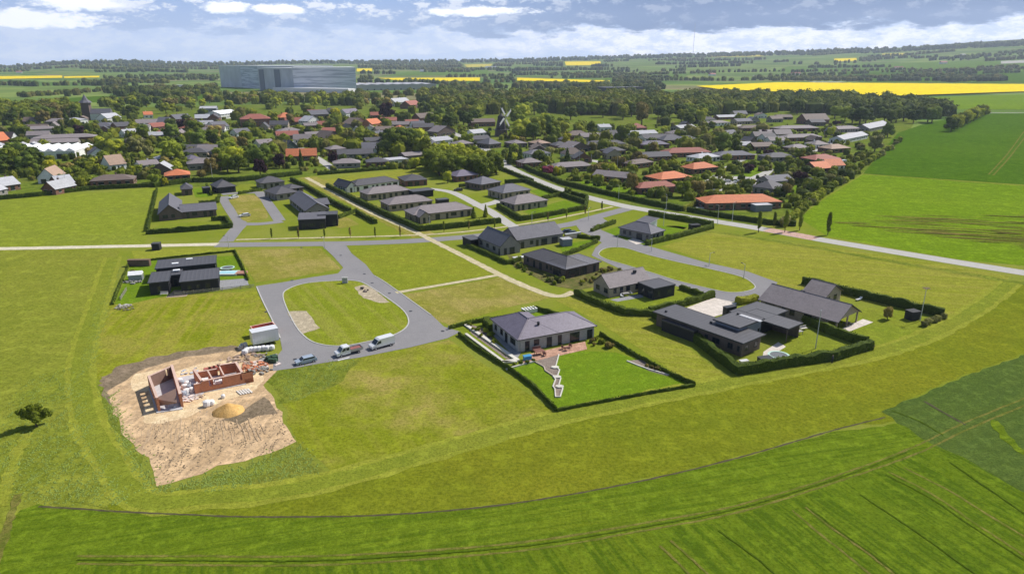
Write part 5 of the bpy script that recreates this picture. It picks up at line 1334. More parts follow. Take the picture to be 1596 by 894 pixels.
def vehicle(kind, front, rear, paint, label, name, cat, grp=None):
    a, b = P(*front), P(*rear); d = a - b; ang = math.atan2(d.y, d.x); n = Vector((-d.y, d.x, 0)).normalized()
    if n.y < 0: n = -n
    w = {'van': 2.0, 'pickup': 2.0, 'car': 1.8, 'camper': 2.2}[kind]
    e = empty(name, (a + b) / 2 + n * w / 2, ang, label=label, cat=cat)
    if grp: e['group'] = grp
    h2 = w / 2
    def glassbox(nm, prof, y0, y1):
        m = MB(); m.ext(prof, y0, y1); m.build(nm, GL, e)
    if kind == 'van':
        L = 5.9; h = L / 2
        m = MB(); m.ext([(-h, .45), (h - .1, .38), (h, .7), (h - .08, 1.02), (h - .95, 1.3), (h - 1.75, 2.18), (h - 2.2, 2.42), (-h + .05, 2.46), (-h, 2.3)], -h2, h2)
        bo = m.build('body', paint, e)
        m = MB(); m.box(-h + .1, h - .3, -h2 - .012, h2 + .012, .42, .62); m.build('sill', FR_D, e)
        glassbox('windscreen', [(h - .93, 1.34), (h - .89, 1.36), (h - 1.66, 2.16), (h - 1.74, 2.15)], -h2 + .14, h2 - .14)
        for s in (-1, 1): glassbox('side_window', [(h - 1.25, 1.38), (h - 2.4, 1.38), (h - 2.4, 2.02), (h - 1.75, 2.02)], s * h2 - .015, s * h2 + .015)
        m = MB(); m.box(-h - .015, -h + .02, -.85, .85, 1.4, 2.05); m.build('rear_window', GL, e)
        wheels(e, (h - 1.0, -h + 1.15), w, .36)
    elif kind == 'pickup':
        L = 6.2; h = L / 2
        m = MB(); m.ext([(h - 3.2, .5), (h - .1, .4), (h, .75), (h - .08, 1.05), (h - .9, 1.28), (h - 1.5, 2.08), (h - 1.8, 2.2), (h - 3.1, 2.2), (h - 3.2, 1.2)], -h2, h2); m.build('body', paint, e)
        glassbox('windscreen', [(h - .88, 1.32), (h - .84, 1.33), (h - 1.43, 2.06), (h - 1.5, 2.05)], -h2 + .14, h2 - .14)
        for s in (-1, 1):
            glassbox('side_window', [(h - 1.2, 1.36), (h - 2.1, 1.36), (h - 2.1, 1.98), (h - 1.62, 1.98)], s * h2 - .015, s * h2 + .015)
            glassbox('side_window', [(h - 2.22, 1.36), (h - 2.95, 1.36), (h - 2.95, 1.98), (h - 2.22, 1.98)], s * h2 - .015, s * h2 + .015)
        m = MB(); m.box(-h, h - 3.25, -h2, h2, .78, .92)
        for q in ((-h, h - 3.25, -h2, -h2 + .05), (-h, h - 3.25, h2 - .05, h2), (-h, -h + .05, -h2 + .05, h2 - .05), (h - 3.3, h - 3.25, -h2 + .05, h2 - .05)): m.box(*q, .92, 1.32)
        bd = m.build('flatbed', RIM, e)
        m = MB(); m.box(-h + .3, h - 3.5, -.7, .7, .93, 1.25); m.build('load', plain('reddish_load', (0.24, 0.09, 0.08)), bd)
        m = MB(); m.box(-h + .1, h - .4, -.4, .4, .45, .78); m.build('chassis', FR_D, e)
        wheels(e, (h - 1.0, -h + 1.1), w, .36)
    elif kind == 'camper':
        L = 6.4; h = L / 2
        m = MB(); m.ext([(-h, .5), (h - .1, .4), (h, .8), (h - .5, 1.25), (h - 1.1, 1.9), (h - .7, 2.1), (h - .8, 2.8), (-h, 2.85)], -h2, h2); m.build('body', paint, e)
        glassbox('windscreen', [(h - .5, 1.3), (h - .45, 1.32), (h - 1.0, 1.88), (h - 1.08, 1.86)], -h2 + .2, h2 - .2)
        for s in (-1, 1):
            for x in (h - 3.2, h - 5.2): glassbox('side_window', [(x, 1.5), (x + .9, 1.5), (x + .9, 2.1), (x, 2.1)], s * h2 - .015, s * h2 + .015)
        wheels(e, (h - 1.0, -h + 1.4), w, .34)
    else:
        L = 4.6; h = L / 2
        m = MB(); m.ext([(-h, .35), (h - .1, .3), (h, .55), (h - .1, .78), (h - 1.05, .95), (-h + .05, .98), (-h, .8)], -h2, h2); m.build('body', paint, e)
        m = MB(); m.ext([(h - 1.05, .94), (h - 1.75, 1.42), (-h + .7, 1.46), (-h + .12, .97)], -h2 + .1, h2 - .1); m.build('cabin', paint, e)
        glassbox('windscreen', [(h - 1.1, 1.0), (h - 1.06, 1.0), (h - 1.68, 1.42), (h - 1.76, 1.4)], -h2 + .2, h2 - .2)
        glassbox('rear_window', [(-h + .14, 1.02), (-h + .2, 1.02), (-h + .68, 1.42), (-h + .62, 1.42)], -h2 + .2, h2 - .2)
        for s in (-1, 1): glassbox('side_window', [(h - 1.35, 1.0), (h - 1.83, 1.36), (-h + .75, 1.38), (-h + .35, 1.02)], s * (h2 - .1) - .015, s * (h2 - .1) + .015)
        wheels(e, (h - .85, -h + .85), w, .32)
    for s in (-1, 1):
        zz = .72 if kind == 'car' else .85
        m = MB(); m.box(h - .12, h + .012, s * .62 - .14, s * .62 + .14, zz - .1, zz + .08); m.build('headlight', LMP, e)
        m = MB(); m.box(-h - .02, -h + .05, s * (h2 - .16) - .08, s * (h2 - .16) + .08, zz, zz + .25); m.build('tail_light', RLMP, e)
        if kind != 'car':
            m = MB(); m.box(h - 1.5, h - 1.35, s * (h2 + .02), s * (h2 + .24), 1.35, 1.65); m.build('wing_mirror', FR_D, e)
    e.scale = (.88, .88, .88)
    return e


PW = carpaint('white_paint', (0.72, 0.72, 0.72)); PS = carpaint('silver_blue_paint', (0.36, 0.42, 0.5)); PD = carpaint('dark_paint', (0.03, 0.032, 0.04))
vehicle('van', (581, 547.5), (616, 538), PW, 'white high-roofed panel van parked last in the row on the asphalt loop', 'delivery_van', 'van')
vehicle('pickup', (526, 559), (567, 549), PW, 'white double-cab truck with an open flatbed parked between van and estate car', 'flatbed_truck', 'truck')
vehicle('car', (464, 571), (494, 564), PS, 'silver-blue estate car parked nearest the building site', 'parked_car', 'car')
vehicle('car', (359, 311), (374, 308), PW, 'white car parked at the corner of the upper left loop', 'parked_car', 'car')
vehicle('car', (376, 339), (389, 337.5), PW, 'white car standing on the small dry green', 'parked_car', 'car')
vehicle('car', (1127, 284), (1139, 284.5), PW, 'left one of two pale cars parked behind the low hedge', 'parked_car', 'car')
vehicle('car', (1143, 285), (1157, 285.5), PW, 'right one of two pale cars parked behind the low hedge', 'parked_car', 'car')
vehicle('camper', (1094, 290), (1079, 290.5), PW, 'white caravan-like camper parked beside the orange-roofed bungalow', 'camper_van', 'camper')
vehicle('camper', (1307, 257), (1320, 256), PW, 'white camper parked by the dull red bungalow near the field edge', 'camper_van', 'camper')
vehicle('car', (709, 298), (719, 298), PD, 'black car at the corner of the dry green between the bungalows', 'parked_car', 'car')
vehicle('car', (880, 364.5), (889, 363.5), PD, 'dark car left of the pair outside the slate gabled house', 'parked_car', 'car')
vehicle('car', (888, 367), (897, 366), PD, 'dark car right of the pair outside the slate gabled house', 'parked_car', 'car')
vehicle('car', (1283, 206), (1292, 207), PW, 'white car in the drive between the far right bungalows', 'parked_car', 'car')
vehicle('car', (1297, 226), (1290, 222), PD, 'grey car on the pale street end at far right', 'parked_car', 'car')
vehicle('car', (743, 283), (751, 284), PW, 'white car behind the plum-grey bungalow', 'parked_car', 'car')


def container(front, rear, w, h, z, mat, label, name, cat, ribs=True):
    a, b = P(*front), P(*rear); d = b - a; L = d.length; ang = math.atan2(d.y, d.x)
    e = empty(name, a, ang, label=label, cat=cat)
    m = MB(); m.box(0, L, 0, w, z, z + h)
    if ribs:
        k = .3
        while k < L - .2: m.box(k, k + .12, -.04, 0.01, z + .1, z + h - .12); k += .6
    m.build('body', mat, e)
    m = MB(); m.box(-.03, L + .03, -.05, w + .05, z + h + .004, z + h + .08); m.build('roof', PW if mat is PW else mat, e)
    return e, L


e, L = container((395.5, 543), (436, 534.5), 2.4, 2.55, .75, PW, 'white box trailer standing beside the building site', 'box_trailer', 'trailer')
m = MB(); m.box(.1, L - .1, .3, 2.1, .55, .75); m.build('chassis', FR_D, e); wheels(e, (), 2, .4)
for x in (L - 2.2, L - 3.4):
    m = MB(); m.cone((x, .15, .42), .42, (x, .4, .42), .42, 12); m.build('wheel', TY, e)
for x in (.8, 1.6):
    m = MB(); m.box(x, x + .12, .3, .42, 0, .6); m.build('support_leg', FR_D, e)
RED = plain('red_container_paint', (0.55, 0.16, 0.11), 0.5, 0.4)
e, L = container((396, 527), (431, 519.5), 2.2, .25, 0, RED, 'open red skip container with a pinkish rim behind the white trailer', 'skip_container', 'container', False)
bpy.data.objects.remove([c for c in e.children if c.name.startswith('roof')][0])
for q, nm in (((0, L, 0, .1), 'side'), ((0, L, 2.1, 2.2), 'side'), ((0, .1, .1, 2.1), 'end'), ((L - .1, L, .1, 2.1), 'end')):
    m = MB(); m.box(*q, .25, 1.9); m.build(nm + '_panel', RED, e)
m = MB(); m.box(-.05, L + .05, -.1, .12, 1.9, 2.02); m.box(-.05, L + .05, 2.08, 2.3, 1.9, 2.02); m.box(-.05, .12, .12, 2.08, 1.9, 2.02); m.box(L - .12, L + .05, .12, 2.08, 1.9, 2.02)
m.build('rim', plain('faded_pink_paint', (0.72, 0.42, 0.34)), e)

# ------------------------------------------------------------------ the brick shell on the building site
OB = WC['orange']; A0 = P(247, 642); sh = empty('house_shell', A0, 0, label='unfinished orange brick house shell without a roof on the sandy site', cat='house shell')


def wallseg(a, b, h, mat=None, t=0.36, openings=(), nm='wall', h2=None, z=0.0):
    """wall between two ground pixels; openings: (u0, u1, z0, z1) in metres"""
    p, q = P(*a) - A0, P(*b) - A0; M = Matrix.Translation(p) @ Matrix.Rotation(math.atan2(q.y - p.y, q.x - p.x), 4, 'Z'); L = (q - p).length
    m = MB(M); u = 0
    for (u0, u1, z0, z1) in openings:
        m.box(u, u0, 0, t, z, h); m.box(u0, u1, 0, t, z, z0) if z0 > z + .01 else None
        if z1 < h: m.box(u0, u1, 0, t, z1, h)
        u = u1
    m.box(u, L, 0, t, z, h); o = m.build(nm, mat or OB, sh)
    c = MB(M); u = 0
    c.box(0, L, -.02, t + .02, h + .003, h + .06); c.build('wall_cap', plain('pale_block_top', (0.6, 0.42, 0.34)), o)
    return M, L


m = MB(); pts = [P(*c) - A0 for c in ((244, 644), (285, 638), (272, 584), (232, 606))]; m.prism([(c.x, c.y) for c in pts], 0.05, .16)
pts = [P(*c) - A0 for c in ((283, 627), (318, 614), (305, 584), (271, 590))]; m.prism([(c.x, c.y) for c in pts], 0.05, .14)
pts = [P(*c) - A0 for c in ((314, 613), (384, 599), (374, 580), (302, 592))]; m.prism([(c.x, c.y) for c in pts], 0.05, .15)
m.build('floor_slab', plain('concrete_slab', (0.42, 0.41, 0.42), 0.9, var=.2), sh)
wallseg((234, 606), (247, 642), 2.4, openings=[(1.0, 1.9, 1.0, 2.2), (2.6, 3.5, 1.0, 2.2), (4.2, 5.1, 1.0, 2.2), (5.8, 6.7, .9, 2.2), (8.0, 9.2, .6, 2.2)])
wallseg((269, 588), (282.5, 635), 2.5, t=.4)
wallseg((277, 600), (269, 588), 3.6, t=.3) if False else None
M_, L_ = wallseg((235, 606), (270, 590), 2.4, mat=plain('dark_brown_block', (0.25, 0.16, 0.125)), openings=[(3.4, 3.9, 1.0, 2.4)])  # back wall in a darker brown than the orange block
wallseg((247, 642), (251, 641), 2.6)
pr = [P(240, 622, 2.0) - A0, P(274, 606, 2.9) - A0, P(276, 628, 1.2) - A0, P(244, 633, .5) - A0]
m = MB(); i = [m.p(*c) for c in pr] + [m.p(c.x, c.y, c.z + .12) for c in pr]
for f in ((0, 3, 2, 1), (4, 5, 6, 7), (0, 1, 5, 4), (1, 2, 6, 5), (2, 3, 7, 6), (3, 0, 4, 7)): m.f.append([i[t] for t in f]); m.mi.append(0)
m.build('leaning_gable_panel', MC['dark_brown_block'], sh)
wallseg((316, 612), (382, 598), 2.15, openings=[(1.2, 3.4, .9, 2.1), (6.4, 8.6, .9, 2.1)])
wallseg((382, 598), (372, 581), 2.15); wallseg((303, 592), (316, 612), 2.15, openings=[(1.8, 2.8, .15, 2.1)])
wallseg((305, 591), (340, 585), 1.3); wallseg((345, 584.5), (372, 580), 2.0)
wallseg((352, 599), (345, 585), 1.9, t=.2, openings=[(1.2, 2.1, .15, 1.8)]); wallseg((334, 605), (327, 592), 1.9, t=.2)
wallseg((305, 615), (316, 612), 1.9)
WI = plain('white_insulation', (0.75, 0.74, 0.73), 0.8, var=.15)


def heap(px, py, n, rad, size, mat, label, name, cat, hz=1.0, grp=None):
    o = P(px, py); m = MB()
    for _ in range(n):
        a = rnd.uniform(0, 6.28); r = rad * math.sqrt(rnd.random()); M = Matrix.Translation((r * math.cos(a), r * math.sin(a) * .8, 0)) @ Matrix.Rotation(rnd.uniform(0, 3.1), 4, 'Z')
        m.M = M; s = size * rnd.uniform(.5, 1.3); z = rnd.uniform(0, .5) * hz * (1 - r / rad); m.box(-s, s, -s * rnd.uniform(.3, .9), s * .6, z, z + size * hz * rnd.uniform(.5, 1.2))
    b = m.build(name, mat); b.location = o + Vector((0, 0, .06)); return tag(b, label, cat)


def bagm(px, py, mat, label, s=.55, grp='big white bags on the building site', name='bulk_bag'):
    b = MB(); n = 10; prof = [(0, .8), (.25, 1.06), (.6, 1.08), (.9, .95), (1.0, .55), (1.05, .3)]
    rings = [[b.p(math.cos(k * 2 * math.pi / n) * r * s * rnd.uniform(.93, 1.07), math.sin(k * 2 * math.pi / n) * r * s * rnd.uniform(.93, 1.07), z * s * 1.8) for k in range(n)] for z, r in prof]
    for a, c in zip(rings, rings[1:]):
        for k in range(n): b.f.append([a[k], a[(k + 1) % n], c[(k + 1) % n], c[k]]); b.mi.append(0)
    b.f += [rings[0][::-1], rings[-1]]; b.mi += [0, 0]
    o = b.build(name, mat); o.location = P(px, py) + Vector((0, 0, .06)); o.rotation_euler.z = rnd.uniform(0, 3)
    if label: tag(o, label, 'bag', grp)
    else: o['category'] = 'bag'; o['group'] = grp; PENDING.append((o, 'full white bulk bag', P(px, py)))


for k, (x, y) in enumerate([(386, 549), (392, 548), (398, 547.5), (404, 547), (411, 546), (417, 546), (424, 545), (382, 552)]): bagm(x, y, WI, None)
for k, (x, y) in enumerate([(284, 600), (288, 606), (293, 601), (296, 607), (291, 613), (299, 611), (286, 617), (302, 604), (281, 597)]): bagm(x, y, WI if k % 3 else plain('grey_tarp', (0.3, 0.33, 0.38)), None, .5, 'white bags inside the brick shell')
bagm(323, 633, WI, 'white bulk bag lying between the brick shell and the sand heap', .6); bagm(330, 631, WI, 'second white bag beside the sand heap, nearer the shell', .5)
bagm(348, 620, WI, 'small white bag in front of the right window of the shell', .35)
heap(325, 597, 26, 2.6, .55, WI, 'pile of white insulation slabs inside the right room of the brick shell', 'insulation_pile', 'insulation', .6)
heap(340, 594, 12, 1.6, .4, WI, 'smaller pile of white insulation in the middle of the brick shell', 'insulation_pile', 'insulation', .5)
RB = plain('red_brick_stack', (0.38, 0.12, 0.09), var=.3)
for k, (x, y) in enumerate([(324, 580), (331, 578.5), (338, 577), (345, 575.5), (352, 574)]):
    m = MB(); m.box(-.7, .7, -.5, .5, 0, .12, 0)
    for r in range(5): m.box(-.65 + .01 * r, .65 - .01 * r, -.45, .45, .13 + r * .14, .13 + r * .14 + .128, 1)
    o = m.build('brick_pallet', [plain('pallet_wood', (0.35, 0.26, 0.17)), RB]); o.location = P(x, y) + Vector((0, 0, .06)); o.rotation_euler.z = R(25) + rnd.uniform(-.2, .2)
    o['category'] = 'pallet'; o['group'] = 'pallets of bricks'; PENDING.append((o, 'pallet of red bricks', P(x, y)))
heap(395, 572, 40, 2.8, .32, plain('orange_rubble', (0.52, 0.2, 0.1), var=.4), 'pile of broken orange blocks right of the brick shell', 'rubble_pile', 'rubble', .7)
heap(404, 578, 34, 2.4, .3, plain('grey_rubble', (0.3, 0.29, 0.26), var=.5), 'pile of grey rubble and weeds at the corner of the site', 'rubble_pile', 'rubble', .8)
heap(388, 560, 40, 3.6, .35, plain('brown_timber_offcuts', (0.33, 0.24, 0.18), var=.5), 'heap of brown timber offcuts behind the brick shell', 'timber_pile', 'timber', .5)
heap(412, 568, 30, 2.8, .35, plain('pale_board_offcuts', (0.62, 0.52, 0.47), var=.3), 'scattered pale boards beside the end of the asphalt', 'board_pile', 'boards', .35)
heap(426, 562, 30, 1.3, .42, plain('dark_green_tarp', (0.045, 0.09, 0.05), var=.4), 'dark green tarpaulined pallet at the edge of the asphalt', 'covered_pallet', 'pallet', 1.6)
heap(381, 544, 8, .8, .4, plain('grey_box', (0.4, 0.4, 0.38)), 'small grey cabinet left of the white trailer', 'cabinet', 'cabinet', 2.0)
heap(365, 563, 30, 3.0, .3, MC['brown_timber_offcuts'], 'scattered timber and brick waste behind the right end of the shell', 'waste_pile', 'waste', .4)
heap(300, 580, 14, 2.2, .3, plain('grey_scaffold_boards', (0.4, 0.4, 0.42), var=.3), 'stacked grey boards behind the middle of the shell', 'board_pile', 'boards', .4)
heap(294, 622, 22, 1.7, .26, MC['pale_board_offcuts'], 'pale waste heap in the open front of the shell', 'waste_pile', 'waste', .6)
heap(267, 634, 10, 1.3, .3, MC['white_insulation'], 'white material stacked in the left room front of the shell', 'material_stack', 'materials', .6)
heap(362, 590, 26, 2.2, .35, RB, 'red bricks stacked inside the right room of the shell', 'brick_stack', 'bricks', .6)
heap(413, 556, 24, 2.4, .28, MC['grey_rubble'], 'grey and white scraps between the bags and the asphalt', 'rubble_pile', 'rubble', .6)
heap(310, 618, 10, 1.0, .2, MC['brown_timber_offcuts'], 'small heap of offcuts at the front corner of the right room', 'timber_pile', 'timber', .6)
p = P(356, 641); m = MB(); n = 28; rr = [(0, 1.0), (.35, .86), (.8, .5), (1.25, .22), (1.5, .04)]
rings = [[m.p(math.cos(k * 2 * math.pi / n) * 2.6 * r * (1 + .14 * mn.noise(Vector((k * .6, r * 3, 1)))), math.sin(k * 2 * math.pi / n) * 2.3 * r * (1 + .14 * mn.noise(Vector((k * .6, r * 3, 5)))), z) for k in range(n)] for z, r in rr]
for a, b in zip(rings, rings[1:]):
    for k in range(n): m.f.append([a[k], a[(k + 1) % n], b[(k + 1) % n], b[k]]); m.mi.append(0)
m.f.append(rings[-1]); m.mi.append(0)
o = m.build('sand_heap', G('orange_sand', (0.56, 0.33, 0.11), (0.62, 0.39, 0.15), None, fine=3, med=1.0, dark=(0.42, 0.25, 0.09)), None, True); o.location = p + Vector((0, 0, .03)); tag(o, 'cone-shaped heap of orange sand in front of the brick shell', 'sand heap')
for k in range(5):
    a = P(368 + k * 4.2, 610 - k * .8); b = P(375 + k * 4.2, 616 - k * .8); m = MB(); d = b - a; m.M = Matrix.Rotation(math.atan2(d.y, d.x), 4, 'Z'); m.box(0, d.length, 0, .28, 0, .14)
    o = m.build('lintel_beam', plain('concrete_lintel', (0.62, 0.58, 0.53))); o.location = a + Vector((0, 0, .05)); o['category'] = 'beam'; o['group'] = 'concrete lintels in a row'; PENDING.append((o, 'pale concrete lintel beam', a))
a = P(527, 562.5); b = P(545, 557.5); m = MB(); d = b - a; m.M = Matrix.Rotation(math.atan2(d.y, d.x), 4, 'Z'); m.box(0, d.length, 0, .25, 0, .08); o = m.build('white_plank', WC['white']); o.location = a + Vector((0, 0, .03)); tag(o, 'long white plank in the grass in front of the flatbed truck', 'plank')

# ------------------------------------------------------------------ garden furniture and small things
def trampoline(px, py, r, label):
    e = empty('trampoline', P(px, py), 0, label=label, cat='trampoline'); n = 20
    m = MB(); m.cone((0, 0, .75), r * .8, (0, 0, .78), r * .8, n); m.build('mat', plain('black_mesh', (0.12, 0.13, 0.14)), e)
    m = MB()
    for k in range(n):
        a, b = 2 * math.pi * k / n, 2 * math.pi * (k + 1) / n
        q = [(math.cos(t) * s, math.sin(t) * s, z) for t, s, z in ((a, r * .8, .77), (b, r * .8, .77), (b, r, .77), (a, r, .77), (a, r * .8, .85), (b, r * .8, .85), (b, r, .85), (a, r, .85))]
        i = [m.p(*v) for v in q]
        for f in ((0, 3, 2, 1), (4, 5, 6, 7), (0, 1, 5, 4), (2, 3, 7, 6)): m.f.append([i[t] for t in f]); m.mi.append(0)
    m.build('edge_pad', plain('pale_green_pad', (0.42, 0.58, 0.5), 0.5), e)
    for k in range(6): m = MB(); a = k * 1.047; m.cone((math.cos(a) * r * .92, math.sin(a) * r * .92, 0), .035, (math.cos(a) * r * .92, math.sin(a) * r * .92, .77), .035, 5); m.build('leg', RIM, e)


trampoline(1213, 559, 2.1, 'round trampoline with a pale green rim inside the hedge corner')
trampoline(355, 421, 1.9, 'round trampoline behind the pool of the black house')


def furn(kind, px, py, label, col=None, rz=None, s=1.0):
    e = empty({'table': 'garden_table', 'set': 'garden_bench', 'lounger': 'sun_lounger', 'chair': 'garden_chair'}[kind], P(px, py) + Vector((0, 0, .04)), rnd.uniform(0, 3) if rz is None else rz, label=label, cat={'table': 'table', 'set': 'bench', 'lounger': 'lounger', 'chair': 'chair'}[kind])
    mt = col or plain('dark_wicker', (0.08, 0.07, 0.065))
    if kind == 'table':
        m = MB(); m.box(-.9 * s, .9 * s, -.5 * s, .5 * s, .7, .76); m.build('tabletop', mt, e)
        for x in (-.8, .8):
            for y in (-.4, .4): m = MB(); m.box(x * s - .04, x * s + .04, y * s - .04, y * s + .04, 0, .7); m.build('leg', mt, e)
    elif kind == 'lounger':
        m = MB(); m.box(-.9, .5, -.3, .3, .28, .36); m.build('seat', mt, e); m = MB(); m.ext([(.5, .3), (1.0, .7), (.96, .78), (.46, .37)], -.3, .3); m.build('backrest', mt, e)
        for x in (-.8, .4):
            for y in (-.25, .25): m = MB(); m.box(x - .03, x + .03, y - .03, y + .03, 0, .28); m.build('leg', mt, e)
    else:
        w = .9 if kind == 'set' else .3
        m = MB(); m.box(-w, w, -.3, .3, .35, .45); m.build('seat', mt, e); m = MB(); m.box(-w, w, .26, .34, .45, .9); m.build('backrest', mt, e)
        for x in (-w + .06, w - .06):
            for y in (-.24, .24): m = MB(); m.box(x - .03, x + .03, y - .03, y + .03, 0, .35); m.build('leg', mt, e)


rw = plain('red_brown_hardwood', (0.2, 0.09, 0.07))
furn('table', 841, 552, 'brown garden table at the left end of the reddish terrace', rw, .4, 1.1)
furn('set', 837, 547, 'brown bench behind the left terrace table', rw, .4)
furn('chair', 849, 554, 'garden chair right of the left terrace table', rw); furn('chair', 878, 544, 'garden chair left in the group before the glass doors', rw)
furn('table', 884, 546, 'small round-the-door table in the middle of the reddish terrace', rw, .4, .6); furn('chair', 889, 541, 'garden chair right in the group before the glass doors', rw)
furn('set', 1252, 514, 'pale bench under the terrace roof of the dark villa', plain('pale_wicker', (.5, .47, .43)), .4)
furn('table', 1244, 521, 'garden table under the terrace roof of the dark villa', plain('grey_table', (.3, .29, .28)), .4)
furn('table', 975, 461, 'garden table on the terrace of the cottage with the annex', MC['grey_table'], .3); furn('chair', 969, 463, 'garden chair left of the cottage terrace table', PW); furn('chair', 984, 459, 'garden chair right of the cottage terrace table', PW)
furn('lounger', 1322, 471, 'pale sun lounger, left of two by the back hedge', PW, 1.0) if False else None
furn('lounger', 1338, 468, 'pale sun lounger on the lawn behind the long brick house', PW, .5)
furn('table', 1320, 508, 'dark table under the open veranda of the long brick house', None, .4)
furn('set', 256, 460, 'pale bench on the deck of the black house', MC['pale_wicker'], .1)


def boxthing(name, px, py, dims, mat, label, cat, rz=.45, top=None, th=.08):
    e = empty(name, P(px, py), rz, label=label, cat=cat); x, y, z = dims
    m = MB(); m.box(-x / 2, x / 2, -y / 2, y / 2, 0, z); m.build('body', mat, e)
    m = MB(); m.box(-x / 2 - .08, x / 2 + .08, -y / 2 - .08, y / 2 + .08, z + .002, z + th); m.build('lid', top or mat, e); return e


boxthing('electric_box', 538, 441, (1.4, .6, 1.5), MC['grey_box'], 'grey transformer cabinet at the tip of the oval island', 'cabinet', .1)
boxthing('wood_store', 218, 414, (6, 1.2, 1.8), plain('stacked_firewood', (0.16, 0.10, 0.07), var=.3), 'long brown firewood store at the back corner of the black house garden', 'wood store', .05)
boxthing('cold_frame', 1193, 564, (2.6, 1.8, .9), FR_D, 'dark low cold frame beside the trampoline', 'garden box', .3)
boxthing('garden_sofa', 1159, 566, (1.6, .8, .6), PW, 'white garden sofa by the near corner of the dark villa', 'sofa', .3)
boxthing('chimney_block', 1136, 494, (3.0, 1.2, 2.6), FR_D, 'black chimney block on the forecourt side of the dark villa', 'chimney block', .45)
boxthing('garden_hut', 882, 382, (3.2, 3.0, 2.2), plain('blue_grey_cladding', (0.18, 0.2, 0.25)), 'blue-grey garden hut on the lawn of the slate gabled house', 'hut', .3, RC['light'])
boxthing('garden_wall', 893, 371, (6.0, .6, 1.7), plain('pinkish_plaster', (0.58, 0.47, 0.42)), 'pale pinkish garden wall outside the slate gabled house', 'wall', .5, PW)
boxthing('terrace_wall', 815, 402, (6, 1.6, .4), PW, 'low white terrace wall between the gabled house and the brown bungalow', 'wall', .35)
boxthing('garden_shed', 1255, 286, (6.5, 3.5, 2.4), WC['black'], 'black garden shed in the back garden near the field edge', 'shed', .2)
boxthing('conservatory', 1186, 328, (7, 4, 2.5), plain('glass_grey', (0.2, 0.22, 0.24)), 'flat grey conservatory at the right end of the long orange-roofed house', 'conservatory', .2, RC['light'])
boxthing('playhouse', 1421, 497, (2.4, 2.0, 2.0), WC['black'], 'dark playhouse in front of the back hedge of the big lawn', 'playhouse', .3)
boxthing('garden_shed', 1082, 359, (3.4, 2.4, 2.1), WC['black'], 'dark shed in the hedge corner behind the corner house', 'shed', .3)
boxthing('covered_trailer', 1095, 326, (5, 1.6, .6), PW, 'white covered trailer at the hedge gap beside the orange house', 'trailer', .1)
# pool
e = empty('swimming_pool', P(352, 427), .06, label='pale blue garden pool on a white deck right of the black house', cat='pool')
m = MB(); m.box(-5, 3.4, -1.8, 1.8, 0, .5); m.build('deck', WC['white'], e); m = MB(); m.box(-1.6, 2.8, -1.3, 1.3, .5, .56); m.build('water', plain('pool_water', (0.35, 0.62, 0.66), 0.1, .6), e)
m = MB(); m.box(2.9, 5.6, -1.6, 1.2, 0, .55); m.build('step', plain('red_deck', (0.36, 0.18, 0.13)), e)
# greenhouse in the corner garden
e = empty('greenhouse', P(213, 436), .3, label='small greenhouse with a pale reflecting roof in the black house garden', cat='greenhouse')
m = MB(); m.box(-1.6, 1.6, -1.2, 1.2, 0, 1.7); m.build('glazing', plain('greenhouse_glass', (0.3, 0.33, 0.33), 0.15, .6), e)
m = MB(); i = [m.p(*c) for c in ((-1.7, -1.3, 1.7), (1.7, -1.3, 1.7), (1.7, 1.3, 1.7), (-1.7, 1.3, 1.7), (-1.7, 0, 2.5), (1.7, 0, 2.5))]
m.f += [[i[0], i[1], i[5], i[4]], [i[2], i[3], i[4], i[5]], [i[1], i[2], i[5]], [i[3], i[0], i[4]], [i[0], i[3], i[2], i[1]]]; m.mi += [0] * 5; m.build('roof', RC['white'], e)
heap(206, 440, 26, 2.2, .3, plain('grey_boulders', (0.3, 0.29, 0.27), var=.4), 'rockery of grey stones beside the small greenhouse', 'rockery', 'rocks', 1.0)
heap(190, 478, 22, 1.8, .35, plain('pale_timber_pile', (0.42, 0.40, 0.36), var=.4), 'stack of pale boards and branches outside the black house garden corner', 'board_pile', 'boards', .7)
heap(198, 481, 26, 2.0, .25, plain('dry_branches', (0.2, 0.18, 0.09), var=.4), 'heap of dry branches right of the stacked boards', 'branch_pile', 'branches', .7)
heap(564, 451, 3, .9, .35, plain('dark_boulder', (0.13, 0.10, 0.10)), 'group of dark play boulders on the sandy patch of the oval island', 'boulders', 'boulders', 1.0)
heap(570, 454, 4, .8, .3, MC['dark_boulder'], 'lower group of dark boulders on the sandy patch', 'boulders', 'boulders', 1.0)
# picket fence of the black house
for (a, b, lb) in (((272, 461), (396, 448), 'pale picket fence in front of the black house drive'), ((188, 468), (198, 452), 'short white fence at the garden corner of the black house')):
    p, q = P(*a), P(*b); d = q - p; L = d.length; e = empty('picket_fence', p, math.atan2(d.y, d.x), label=lb, cat='fence'); wd = plain('weathered_picket', (0.4, 0.37, 0.3))
    m = MB(); m.box(0, L, -.02, .02, .35, .42); m.box(0, L, -.02, .02, .75, .82); k = 0
    while k < L: m.box(k, k + .09, -.045, -.021, .05, 1.0); k += .3
    m.build('panel', wd, e)
    for k in range(int(L / 2.2) + 1): m = MB(); x = min(k * 2.2, L - .1); m.box(x, x + .1, .021, .121, 0, 1.05); m.build('post', wd, e)
